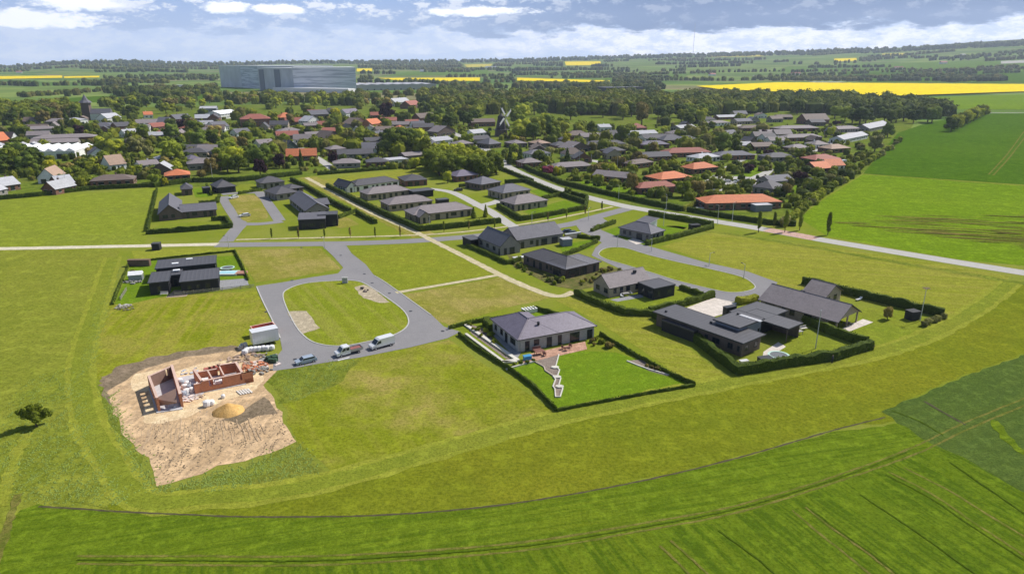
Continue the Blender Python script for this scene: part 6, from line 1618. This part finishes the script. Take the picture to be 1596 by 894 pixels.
# white edging walls and zigzag bed of the plum-roofed bungalow
WS = plain('white_stone', (0.56, 0.53, 0.46), .85)
def ewall(pts, w, h, label, name='edging_wall', mat=None):
    ws = PP(pts); m = MB(); O = ws[0]
    for k, (a, b) in enumerate(zip(ws, ws[1:])):
        d = b - a; m.M = Matrix.Translation(a - O) @ Matrix.Rotation(math.atan2(d.y, d.x), 4, 'Z'); m.box(-w / 2, d.length, -w / 2, w / 2, 0, h + .003 * k)
    o = m.build(name, mat or WS); o.location = O; tag(o, label, 'wall' if name == 'edging_wall' else 'border')
ewall('702 510 724 506 806 562 780 566', .8, .35, 'long pale retaining wall along the drive of the plum-roofed bungalow')
ewall('727 522 755 543 785 565 806 565', .6, .35, 'second pale wall on the hedge side of the grassed drive')
ewall('790 576 817 568 833 564', .3, .3, 'thin pale edging between terrace steps and lawn')
ewall('871 553 866 572 872 577 869 586 874 590 871 600 877 606 873 619 866 619 865 607 862 603 866 592 862 586', .22, .22, 'zigzag white edging of the flower bed running down the lawn')
ewall('832 563 848 572 850 578 862 586', .22, .22, 'brown plank edging of the wide end of the flower bed', mat=plain('plank_edging', (0.4, 0.33, 0.26)))
ewall('978 563 995 570 1012 576 1040 584 1048 583', .25, .2, 'pale crooked edging of the right flower border')
sheet('flower_bed', '836 562 852 558 870 553 866 572 872 577 869 586 874 590 871 600 877 606 873 619 866 619 865 607 862 603 866 592 862 586 850 576', .046, G('bed_gravel', (0.24, 0.19, 0.16), (0.30, 0.25, 0.21), None, fine=4, med=1.2), 'grey-brown flower bed zigzagging down the lawn', cat='flower bed')
sheet('flower_bed', '978 562 1000 560 1050 583 1040 586 1012 578', .046, MC['bed_gravel'], 'dark flower border at the right hedge of the lawn', cat='flower bed')
sheet('flower_bed', '725 503 755 512 765 522 770 540 800 562 790 560 735 520', .022, MC['bed_gravel'], 'planted slope beside the grassed drive', cat='flower bed')
sheet('flower_bed', '790 396 815 402 850 425 880 436 940 416 985 420 940 445 900 452 860 445 800 415', .022, G('flower_bed_mix', (0.10, 0.13, 0.05), (0.16, 0.14, 0.09), (0.24, 0.2, 0.15), big=0.3, med=0.6, fine=1.6), 'planted beds round the brown brick bungalow', cat='flower bed')
for k, (x, y) in enumerate(((865, 573), (868, 588), (872, 603))):
    p = P(x, y); m = MB(); m.prism([(math.cos(t) * .8, math.sin(t) * .6) for t in (.2, 1.2, 2.3, 3.4, 4.5, 5.5)], 0, .26); o = m.build('stone_slab', WS); o.location = p; o['category'] = 'stone slab'; o['group'] = 'pale slabs in the zigzag bed'; PENDING.append((o, 'pale flat stone slab', p))
bm_ = plain('blue_plastic', (0.07, 0.28, 0.5), .4)
boxthing('garden_bin', 822, 560, (1.5, .9, .8), bm_, 'blue covered box at the terrace corner of the plum-roofed bungalow', 'box', .4)
# white pergola slats behind N1
e = empty('pergola', P(818, 490), .45, label='white slatted frame behind the plum-roofed bungalow', cat='frame')
for k in range(5): m = MB(); m.box(k * .75, k * .75 + .35, 0, 2.0, .9, 1.0); m.build('slat', WC['white'], e)
m = MB(); m.box(0, 3.4, .2, .3, 0, .9); m.box(0, 3.4, 1.7, 1.8, 0, .9); m.build('rail', WC['white'], e)
# roof details: panels on roofs of near houses (parts of the houses)
def roofbox(h, px, py, z, dx, dy, dz, mat, nm):
    p = P(px, py, z); p.z = z; w = h.matrix_basis.inverted() @ p; m = MB(); m.box(w.x - dx / 2, w.x + dx / 2, w.y - dy / 2, w.y + dy / 2, w.z, w.z + dz)
    for c in h.children:
        if c.name.startswith('roof'): m.build(nm, mat, c); return
for x, y, z in ((273, 411, 3.8), (295, 404, 3.8), (275, 421.5, 3.7)): roofbox(N8, x, y, z - .2, 1.6, 1.0, .25, RC['white'], 'roof_light')
for x, y, z in ((1170, 496, 4.2),): roofbox(N2, x, y, z - .1, 5.0, 1.0, .15, RC['light'], 'solar_panel')
for x, y, z in ((1038, 487, 3.2), (1108, 504, 3.2), (1150, 491, 4.1)): roofbox(N2, x, y, z - .1, .4, .4, .5, FR_D, 'vent')
roofbox(N1, 839, 506, 4.2, .4, .4, .7, FR_D, 'vent')
for x, y in ((1249, 456), (1253, 457)): roofbox(N3, x, y, 4.5, .35, .35, .7, FR_D, 'vent')
roofbox(N4, 989, 425, 4.4, .8, .5, .7, FR_D, 'vent')
# people
def person(px, py, top, legs, label, rz=0):
    pts = [(0, 0, 1.0), (0, 0, 1.28), (0, 0, 1.48), (0, 0, 1.56), (0, 0, 1.74), (.1, 0, .95), (.13, .04, .5), (.14, 0, .07), (.14, -.14, .03), (-.1, 0, .95), (-.14, -.06, .5), (-.15, .05, .07), (-.15, -.1, .03), (.2, 0, 1.43), (.27, .02, 1.15), (.27, -.1, .88), (-.2, 0, 1.43), (-.27, .03, 1.15), (-.28, -.06, .88)]
    ed = [(0, 1), (1, 2), (2, 3), (3, 4), (0, 5), (5, 6), (6, 7), (7, 8), (0, 9), (9, 10), (10, 11), (11, 12), (2, 13), (13, 14), (14, 15), (2, 16), (16, 17), (17, 18)]
    rad = [.15, .14, .15, .06, .11, .1, .075, .05, .04, .1, .075, .05, .04, .065, .05, .04, .065, .05, .04]
    me = bpy.data.meshes.new('person'); me.from_pydata(pts, ed, []); o = bpy.data.objects.new('person', me); COL.objects.link(o)
    sk = o.modifiers.new('skin', 'SKIN')
    if not me.skin_vertices: bpy.context.view_layer.objects.active = o
    sv = me.skin_vertices[0].data if me.skin_vertices else None
    if sv:
        for i, r in enumerate(rad): sv[i].radius = (r, r)
        sv[0].use_root = True
    o.modifiers.new('subdivision', 'SUBSURF').levels = 1
    m_, nt = newmat('clothing_' + label[:12].replace(' ', '_'))
    z = nt.a('ShaderNodeSeparateXYZ', i={0: nt.a('ShaderNodeTexCoord').outputs['Object']}).outputs[2]
    c = nt.mix(nt.m('GREATER_THAN', z, .98), legs, top); c = nt.mix(nt.m('GREATER_THAN', z, 1.54), c, (.45, .28, .2)); c = nt.mix(nt.m('GREATER_THAN', z, 1.76), c, (.06, .04, .03))
    out(nt, bsdf(nt, c, .8)); me.materials.append(m_); o.location = P(px, py) + Vector((0, 0, .03)); o.rotation_euler.z = rz
    tag(o, label, 'person')


person(1296.5, 566, (.05, .05, .06), (.02, .02, .03), 'person in dark clothes walking on the mown strip by the hedge gap', .6)

# ------------------------------------------------------------------ trees one can name
tree(57, 664, 4.3, 1.0, 'wind', 'green', 'near', 'lone wind-bent bushy tree in the left pasture', 'broadleaf_tree')
for k, (x, y) in enumerate([(424, 372), (465.5, 371.5), (506, 371), (546, 370.5), (585, 370), (624, 369), (692, 362), (731, 358.5), (771, 356), (854, 345.5), (883, 341), (912, 334.5), (938, 328.5)]):
    tree(x, y, 3.9 * rnd.uniform(.9, 1.1), .85, 'column', 'brown' if k % 2 else 'green', 'mid', name='young_poplar', noun='young roadside tree', group='young trees along the estate road')
for k, (x, y, h) in enumerate([(1182, 362, 8), (1206, 354, 6), (1223, 362, 8.5), (1246, 359, 7.4), (1290, 366, 8.4)]):
    tree(x, y, h, .85, 'column', 'green', 'near', name='poplar', noun='poplar', group='poplars by the main road')
NAMED = '''602 186 17 1.15 round copper|882 227 9 1.1 round yellow|802 226 7 1.2 round yellow|204 181 12 1.1 round yellow|80 272 8 1.1 round yellow|523 188 13 1.1 round yellow|853 273 5 1.5 round red
182 244 11 1.5 round light|268 255 14 1.25 round green|157 232 9 1.1 round light|125 212 9 1.1 round copper|285 204 10 1.1 round copper|406 274 9 1.0 round copper|1000 195 22 .95 round brown|922 211 12 .9 round green
969 224 13 1 round green|1195 150 14 1.3 round brown|1170 178 14 1.2 round green|663 240 13 .5 conifer dark|795 256 11 .7 conifer dark|811 256 12 .7 conifer dark|884 256 10 .8 conifer dark|1246 251 8 1 round green
1258 246 7 1 round green|1126 240 14 1.1 round dark|1146 238 10 1 round green|1295 213 8 1 round light|1363 236 11 1.1 round grey|1212 227 6 1 round green|1214 275 8 1.1 round dark|1226 274 6 .8 conifer dark
101 218 14 .6 conifer dark|105 195 15 .7 conifer dark|208 262 9 .5 conifer dark|478 193 11 1.1 round green|454 197 12 1 round brown|425 193 12 1 round light|500 196 9 1 round light|1383 214 12 1 round dark
470 262 11 .55 conifer dark|520 258 8 .8 round copper|667 195 9 1 round light|727 228 10 1.1 round green|1190 215 7 1 round copper|1018 240 8 1 round brown|984 300 9 .9 round brown|1088 305 7 1.3 round brown
1063 307 7 1.2 round green|1225 306 6 1.1 round brown|738 340 4.6 .9 conifer green|757 338 5.2 .7 conifer light|698 285 6 1 round light|718 279 6 1 round green|884 306 4 1 round green|867 274 5 1 round yellow
760 262 6 1 round green|355 268 10 1.1 round green|366 262 12 1.1 round light|330 272 9 1.1 round brown|436 262 8 1.1 round copper|258 290 4 1 round yellow|1383 497 3 .9 round brown|1110 222 5 1 round green'''
for ln in NAMED.replace('\n', '|').split('|'):
    q = ln.split(); tree(float(q[0]), float(q[1]), float(q[2]), float(q[3]), q[4], q[5])
for k in range(11):      # the yellow-green avenue at the field corner
    t = k / 10; tree(1482 + 50 * t, 205 - 24 * t, 12.5, 1.15, 'round', 'light' if k % 3 else 'green', 'mid')
# regions of trees that can be told apart
ROADPTS = []
for s_ in ('418 196 440 213 470 232 500 250 520 264', '700 205 740 222 775 246 795 262 850 287 900 303', '1105 262 1130 262 1155 250 1175 240', '1096 284 1170 276 1188 268', '1268 236 1300 220 1330 206 1352 200', '880 245 920 250 960 256 990 252', '1070 222 1110 210 1150 196', '478 277 520 300 560 322 600 341', '385 240 440 235'):
    ws = PP(s_)
    for a, b in zip(ws, ws[1:]):
        for k in range(8): ROADPTS.append(a.lerp(b, k / 8))


def inpoly(x, y, pl):
    c = False; n = len(pl)
    for i in range(n):
        x1, y1 = pl[i]; x2, y2 = pl[(i + 1) % n]
        if (y1 > y) != (y2 > y) and x < (x2 - x1) * (y - y1) / (y2 - y1) + x1: c = not c
    return c


def clear(p, r):
    return all((Vector((h.x - p.x, h.y - p.y, 0))).length > hr * .85 + r for h, hr in HOUSEPOS) and all((q - p).length > 4 + r * .5 for q in ROADPTS)


REG = [('0 172 60 168 128 172 128 188 90 196 0 194', 26, 'green green dark brown', 12, 16, 'round'), ('145 172 240 160 340 158 345 172 250 182 160 186', 24, 'green brown dark light', 10, 14, 'round'),
       ('345 158 540 155 640 166 560 176 430 172 350 170', 26, 'green dark brown light', 10, 14, 'round'), ('0 246 60 252 60 268 0 275', 9, 'dark green', 10, 13, 'round'),
       ('215 215 300 208 345 218 340 240 300 246 215 244', 12, 'brown grey green dark', 10, 14, 'round'), ('345 225 385 222 460 248 460 268 380 275 330 268', 14, 'green brown dark', 8, 12, 'round'),
       ('668 262 700 250 770 256 778 272 740 282 680 282', 30, 'green green light', 9, 12, 'round'), ('595 226 650 226 668 238 660 248 620 246', 13, 'dark green light', 12, 16, 'round'),
       ('650 165 745 165 755 192 700 205 650 186', 22, 'green dark light', 11, 15, 'round'), ('795 190 880 196 880 222 830 224 795 215', 15, 'green dark light', 11, 15, 'round'),
       ('800 176 990 178 985 188 810 186', 16, 'green dark light', 14, 17, 'round'), ('1010 178 1110 176 1110 195 1030 198', 16, 'green light dark', 12, 15, 'round'),
       ('1205 178 1260 182 1300 194 1390 196 1470 196 1480 180 1380 172 1220 166', 34, 'dark dark green', 13, 17, 'round'), ('500 205 600 205 600 232 520 232', 9, 'green light brown', 6, 9, 'round'),
       ('0 196 340 186 340 262 100 280 100 240 0 210', 22, 'green light brown grey copper', 5, 8, 'bush'), ('420 180 740 200 720 262 600 262 430 215', 30, 'green light brown grey', 4, 7, 'bush'),
       ('780 215 1060 205 1060 270 900 275 800 255', 26, 'green brown light grey', 4, 7, 'bush'), ('1070 190 1340 190 1280 300 1080 300', 34, 'green light grey copper', 4, 6.5, 'bush'),
       ('100 255 330 256 330 280 110 292', 16, 'green light brown', 3.5, 6, 'bush')]
for pl, n, cols, h0, h1, kd in REG:
    q = [float(t) for t in pl.split()]; poly = list(zip(q[::2], q[1::2])); x0, x1 = min(a for a, b in poly), max(a for a, b in poly); y0, y1 = min(b for a, b in poly), max(b for a, b in poly)
    pts = []; tr = 0
    while len(pts) < n and tr < n * 60:
        tr += 1; x, y = rnd.uniform(x0, x1), rnd.uniform(y0, y1)
        if not inpoly(x, y, poly): continue
        p = P(x, y); hh = rnd.uniform(h0, h1)
        if clear(p, hh * .22) and all((Vector((p.x - a, p.y - b, 0))).length > (hh * .4 + r_) * .62 for a, b, r_ in TREEPOS): tree(x, y, hh, rnd.uniform(1.0, 1.3), kd, rnd.choice(cols.split())); pts.append(p)
# shrub belt along the edge of the green crop
for k in range(44):
    t = k / 43; a, b = ((1222, 352), (1290, 302)) if t < .45 else ((1290, 302), (1405, 222)); u = t / .45 if t < .45 else (t - .45) / .55
    tree(a[0] + (b[0] - a[0]) * u + rnd.uniform(-3, 3) - 2, a[1] + (b[1] - a[1]) * u + rnd.uniform(-3, 2), rnd.uniform(3, 4.6), 1.1, 'bush', rnd.choice(('light', 'green', 'grey', 'light')), 'far', name='field_edge_shrub', noun='field-edge shrub', group='shrubs along the crop field')
for (pl, n, cols, h0, h1) in (('800 404 850 426 880 438 868 446 800 416', 26, 'green grey green dark', .8, 1.6), ('940 418 975 420 930 444 890 446', 20, 'green light grey brown', .7, 1.3), ('728 505 768 520 775 540 740 520', 14, 'green light', .7, 1.2), ('918 526 945 535 960 545 925 540', 10, 'green light brown', .8, 1.5), ('985 563 1040 582 1020 575', 6, 'green brown', .6, 1.0),
                             ('1360 500 1415 490 1470 492 1440 510 1380 508', 0, 'grey', 1, 2), ('800 570 835 562 830 566', 5, 'green', .5, .9), ('205 425 230 430 215 445', 5, 'green grey', .8, 1.3)):
    q = [float(t) for t in pl.split()]; poly = list(zip(q[::2], q[1::2])); k = 0; tr = 0
    while k < n and tr < 4000:
        tr += 1; x, y = rnd.uniform(min(q[::2]), max(q[::2])), rnd.uniform(min(q[1::2]), max(q[1::2]))
        if inpoly(x, y, poly) and clear(P(x, y), -.6): tree(x, y, rnd.uniform(h0, h1), 1.0, 'bush', rnd.choice(cols.split()), 'mid'); k += 1
for x, y in ((1440, 508), (1447, 505), (1455, 502), (1462, 499), (1469, 496), (1350, 541), (1344, 546), (1356, 544)): tree(x, y, 1.5, 1.1, 'bush', 'grey', 'mid')


# ------------------------------------------------------------------ woods and field trees too far and too many to tell apart
def mixmat(name, a, b, sc): return leafmat(name, a, b, 0.0, sc)
WD = [mixmat('far_wood_' + n_, a_, b_, .3) for n_, a_, b_ in (('dark', (0.035, 0.06, 0.014), (0.085, 0.125, 0.022)), ('green', (0.08, 0.12, 0.018), (0.16, 0.20, 0.028)), ('brown', (0.12, 0.12, 0.028), (0.20, 0.185, 0.04)),
      ('spring', (0.12, 0.165, 0.018), (0.23, 0.27, 0.03)), ('deep', (0.055, 0.085, 0.018), (0.11, 0.15, 0.025)), ('olive', (0.10, 0.125, 0.02), (0.18, 0.2, 0.03)))]
ICO1 = ico(1)
NOGO = [(1035, 1640, 127, 158), (-30, 160, 116, 126), (580, 755, 120.5, 129), (800, 955, 122, 131), (878, 940, 95, 104), (553, 583, 106, 113), (720, 770, 99, 107), (1296, 1340, 91, 98), (340, 560, 104, 150), (1340, 1640, 143, 176), (560, 690, 133, 148), (-60, 160, 135, 148), (1228, 1300, 94, 100), (1340, 1640, 96, 104)]


def woods(name, pts, label, hs=(10, 15)):
    """pts: (world point, height scale, tone)"""
    mb = MB()
    for p, h, c in pts:
        for b in range(2 if p.length < 2500 else 1):
            o = p + Vector((rnd.uniform(-.4, .4) * h, rnd.uniform(-.4, .4) * h, 0)) if b else p
            r = h * rnd.uniform(.42, .62); off = len(mb.v); zc = h - r * rnd.uniform(.8, 1.0)
            sx = rnd.uniform(.8, 1.35)
            for q in ICO1[0]:
                k = 1 + .3 * mn.noise(o * .1 + q * 2); z = zc + q.z * r * k
                mb.v.append(Vector((o.x + q.x * r * k * sx, o.y + q.y * r * k, o.z + (z if q.z > -.3 else max(-.5, z - h * .5)))))
            for q in ICO1[1]: mb.f.append([off + t for t in q]); mb.mi.append(c)
            for _ in range(26 if p.length < 1800 else 12):
                d = Vector((rnd.gauss(0, 1), rnd.gauss(0, 1), rnd.gauss(.4, 1))).normalized(); cc = Vector((o.x + d.x * r * sx, o.y + d.y * r, o.z + zc + d.z * r)) + d * r * rnd.uniform(-.03, .15)
                u = d.orthogonal().normalized(); w = d.cross(u); s = h * .085 * rnd.uniform(.6, 1.5); u = (u + d * rnd.uniform(-.7, .7)).normalized()
                mb.face([cc + u * s, cc + w * s, cc - u * s, cc - w * s], c)
    if mb.f: tag(mb.build(name, WD), label, 'woodland', kind='stuff')


def region_pts(pl, n, h0, h1, cs=(0, 1, 1, 2, 3, 4, 5)):
    q = [float(t) for t in pl.split()]; poly = list(zip(q[::2], q[1::2])); r = []
    while len(r) < n:
        x, y = rnd.uniform(min(q[::2]), max(q[::2])), rnd.uniform(min(q[1::2]), max(q[1::2]))
        if inpoly(x, y, poly): r.append((P(x, y), rnd.uniform(h0, h1), rnd.choice(cs)))
    return r


def infill(pl, n, label, cs=(0, 1, 1, 2, 3, 3, 4, 5), hs=(1.2, 1.7, 2.2, 2.8, 3.8), cl=-1.0):
    q = [float(t) for t in pl.split()]; poly = list(zip(q[::2], q[1::2])); r = []; tr = 0
    while len(r) < n and tr < n * 30:
        tr += 1; x, y = rnd.uniform(min(q[::2]), max(q[::2])), rnd.uniform(min(q[1::2]), max(q[1::2]))
        if not inpoly(x, y, poly): continue
        p = P(x, y)
        if clear(p, cl): r.append((p, rnd.choice(hs), rnd.choice(cs)))
    woods('garden_planting', r, label)


infill('0 200 340 182 345 262 240 285 100 288 0 275', 480, 'dense garden planting of the left village')
infill('340 182 600 172 770 205 700 262 480 270 420 262 345 262', 660, 'dense garden planting of the middle village')
infill('-20 172 340 172 345 215 200 240 0 235', 60, 'taller garden trees packed between the left village houses', hs=(5, 6.5, 8), cl=2)
infill('345 170 640 166 700 205 680 245 480 250 380 225', 85, 'taller garden trees packed between the middle village houses', hs=(5, 6.5, 8, 9), cl=2)
infill('790 200 1060 190 1200 182 1180 230 1060 240 860 240', 55, 'taller garden trees packed between the houses right of the mill', hs=(5, 6.5, 8), cl=2)
infill('780 200 1060 195 1180 300 1060 318 960 300 780 252', 460, 'dense garden planting right of the mill')
infill('1060 195 1400 195 1340 270 1240 330 1180 300', 430, 'dense garden planting of the right village')
woods('woodland', region_pts('800 156 900 152 1040 158 1060 172 990 180 900 178 800 172', 260, 12, 17), 'broad wood of mixed trees behind the mill')
woods('woodland', region_pts('660 148 800 148 800 176 740 184 690 176 655 160', 130, 10, 15), 'wood left of the mill towards the warehouse depot')
woods('woodland', region_pts('1050 152 1200 152 1205 176 1110 180 1055 176', 200, 11, 15), 'wood of pale and dark trees left of the dark plantation')
woods('woodland', region_pts('1200 160 1240 152 1380 160 1470 172 1470 186 1300 180 1210 174', 190, 12, 16, (0, 4, 4, 1)), 'dark plantation in front of the big yellow field')
woods('woodland', region_pts('150 158 345 150 345 160 160 170', 35, 8, 12), 'tree belt behind the village right of the church')
woods('woodland', region_pts('345 153 560 150 640 158 560 166 350 162', 90, 9, 13), 'tree belt in front of the big warehouse')
woods('woodland', region_pts('-40 178 60 170 130 176 130 184 20 190 -40 190', 80, 10, 14), 'dense wood left of the church')
woods('woodland', region_pts('1466 124 1560 122 1570 127 1470 129', 90, 10, 14, (0, 2)), 'isolated round copse in the far right fields')
woods('woodland', region_pts('30 150 170 140 172 142 34 153', 90, 5, 8, (0, 1, 2)), 'long thin hedgerow across the far left green field')
for (bx0, bx1, lb) in ((-150, 340, 'far left'), (340, 800, 'centre left'), (800, 1200, 'centre right'), (1200, 1750, 'far right')):
    ps = []; nb = int((bx1 - bx0) / 6.8)
    for _ in range(nb):
        x = rnd.uniform(bx0, bx1); y = hor(x) + 1.0 + (rnd.random() ** 1.25) * (150 - hor(x)); D = P(x, y).length
        L = rnd.uniform(80, 420) * (1 if D < 4000 else 1.6); n = int(L / 11); p0 = P(x, y); a = rnd.gauss(0, .35)
        wood = rnd.random() < .22; c = rnd.choice((0, 1, 4, 2, 5))
        for k in range(n):
            p = p0 + Vector((math.cos(a) * k * 11, math.sin(a) * k * 11, 0)) + Vector((rnd.gauss(0, 4), rnd.gauss(0, 45 if wood else 4), 0))
            p.z = terr(p.x, p.y); sx, sy = SC(p)
            if any(u <= sx <= v and w <= sy <= t_ for u, v, w, t_ in NOGO) or p.y < 700 or sy > 152 or p.length > 6900: continue
            ps.append((p, rnd.uniform(7, 13) * (1.0 if D < 3000 else 1.3), c if rnd.random() < .8 else rnd.choice((0, 1, 2))))
    for k in range(int((bx1 - bx0) * 1.1)):
        x = rnd.uniform(bx0, bx1); y = hor(x) + rnd.uniform(.3, 4.0); p = P(x, y)
        ps.append((p, rnd.uniform(12, 26), rnd.choice((0, 0, 1))))
    woods('distant_woodland', ps, f'hedgerows and small woods fading to blue at the {lb} of the horizon')
for k, (x, y, w, h) in enumerate(((690, 98, 16, 9), (660, 112, 30, 8), (712, 111, 26, 8), (905, 92, 26, 9), (30, 114, 22, 8), (320, 107, 24, 8), (1240, 117, 30, 8), (1180, 122, 24, 8), (1400, 108, 30, 9), (1500, 89, 36, 12), (1110, 118, 24, 8), (765, 106, 60, 8), (1470, 100, 30, 10))):
    p = P(x, y); e = empty('farmhouse', p, rnd.uniform(-.5, .5), group='farms scattered over the far fields', cat='farm building'); m = MB(); m.box(-w / 2, w / 2, -6, 6, 0, h * .6); m.build('wall', WC['white'], e)
    m = MB(); i = [m.p(*c) for c in ((-w / 2 - .5, -6.5, h * .6), (w / 2 + .5, -6.5, h * .6), (w / 2 + .5, 6.5, h * .6), (-w / 2 - .5, 6.5, h * .6), (-w / 2 - .5, 0, h * 1.1), (w / 2 + .5, 0, h * 1.1))]
    m.f += [[i[0], i[1], i[5], i[4]], [i[2], i[3], i[4], i[5]], [i[1], i[2], i[5]], [i[3], i[0], i[4]], [i[0], i[3], i[2], i[1]]]; m.mi += [0] * 5; m.build('roof', RC['light' if k % 2 else 'red'], e); PENDING.append((e, 'tiny far-off pale farm building', p))

# ------------------------------------------------------------------ haze
m = MB(); m.box(-7900, 7900, -7900, 7900, -1.2, 560); hz, nt = newmat('haze_air')
v = nt.a('ShaderNodeVolumePrincipled', i={'Color': (0.72, 0.83, 1.0, 1), 'Density': 0.000085, 'Anisotropy': 0.2})
o_ = nt.a('ShaderNodeOutputMaterial'); nt.l.new(v.outputs[0], o_.inputs['Volume'])
tag(m.build('haze', hz), 'thin blue haze in the air over the whole countryside', 'haze', kind='stuff')

# ------------------------------------------------------------------ wording of the labels: look + place, neighbours counted from the left
LMK = [('the windmill', 781, 212), ('the church tower', 138, 185), ('the copper beech', 602, 184), ('the round yellow tree', 882, 226), ('the white factory hall', 60, 248), ('the big warehouse', 450, 141), ('the long brown bungalow', 176, 290),
       ('the hay-field orange roof', 278, 281), ('the village street end', 515, 260), ('the paddock', 420, 235), ('the white bungalow', 590, 296), ('the dense round copse', 722, 268), ('the pink-red bush', 853, 272),
       ('the cul-de-sac', 940, 252), ('the long orange-roofed house', 1158, 326), ('the two parked cars', 1142, 283), ('the high brown barn roof', 1274, 192), ('the bright lawn block', 1175, 270), ('the twin orange gables', 1272, 266),
       ('the avenue corner', 1505, 195), ('the dark plantation', 1340, 185), ('the tall brown poplar', 1000, 194), ('the pale right houses', 1352, 215), ('the red-roofed bungalow', 995, 205), ('the orange block house', 400, 198),
       ('the small dry green', 388, 325), ('the upper diagonal path', 560, 322), ('the estate road', 640, 376), ('the sand bungalow', 828, 326), ('the trampoline', 1213, 559), ('the brown brick bungalow', 880, 430), ('the plum-roofed bungalow', 860, 540),
       ('the brick shell', 300, 605), ('the white box trailer', 415, 540), ('the zigzag flower bed', 868, 590), ('the black house', 290, 440), ('the nest pole', 1436, 500), ('the big yellow field', 1350, 145), ('the tall mast', 1080, 90), ('the steel-grey hall', 325, 177),
       ('the white roofs', 667, 224), ('the narrow meadow', 580, 275), ('the upper right streets', 1110, 210), ('the brown village gables', 520, 222), ('the purple gabled house', 550, 183), ('the field-edge hedge', 1330, 270), ('the long loop road', 1060, 440),
       ('the main road bend', 800, 262), ('the right crop field', 1290, 360), ('the long brick roof', 753, 197), ('the grey village roofs', 210, 226)]
ORD = ['leftmost', 'second from left', 'third from left', 'fourth from left', 'fifth from left', 'sixth from left', 'seventh from left', 'eighth from left', 'ninth from left', 'tenth from left', 'eleventh from left', 'twelfth from left'] + [f'{w} from left' for w in ('thirteenth', 'fourteenth', 'fifteenth', 'sixteenth', 'seventeenth', 'eighteenth', 'nineteenth', 'twentieth', 'last but three', 'last but two', 'last but one', 'last')]
bk = {}
for o, look, p in PENDING:
    x, y = SC(p); b = min(LMK, key=lambda l: (l[1] - x) ** 2 + (2.5 * (l[2] - y)) ** 2); dx, dy = x - b[1], y - b[2]
    rel = ('left of' if dx < 0 else 'right of') if abs(dx) > 2.0 * abs(dy) else ('behind' if dy < 0 else 'in front of')
    bk.setdefault((look, rel, b[0]), []).append((x, y, o))
for (look, rel, nm), v in bk.items():
    v.sort(key=lambda t: (t[0], t[1])); n = len(v)
    for k, (x, y, o) in enumerate(v):
        o['label'] = f'{look} {rel} {nm}' if n == 1 else (f'{ORD[min(k, 23)]}, {look} {rel} {nm}')
        if len(o['label'].split()) > 16: o['label'] = o['label'].split(' with ')[0] + f' {rel} {nm}' if ' with ' in o['label'] else o['label']
        if 'group' not in o and o.name.split('.')[0] in ('broadleaf_tree', 'conifer_tree', 'garden_shrub'): o['group'] = {'broadleaf_tree': 'broadleaf trees in and round the village', 'conifer_tree': 'conifers in the village gardens', 'garden_shrub': 'shrubs in the gardens'}[o.name.split('.')[0]]
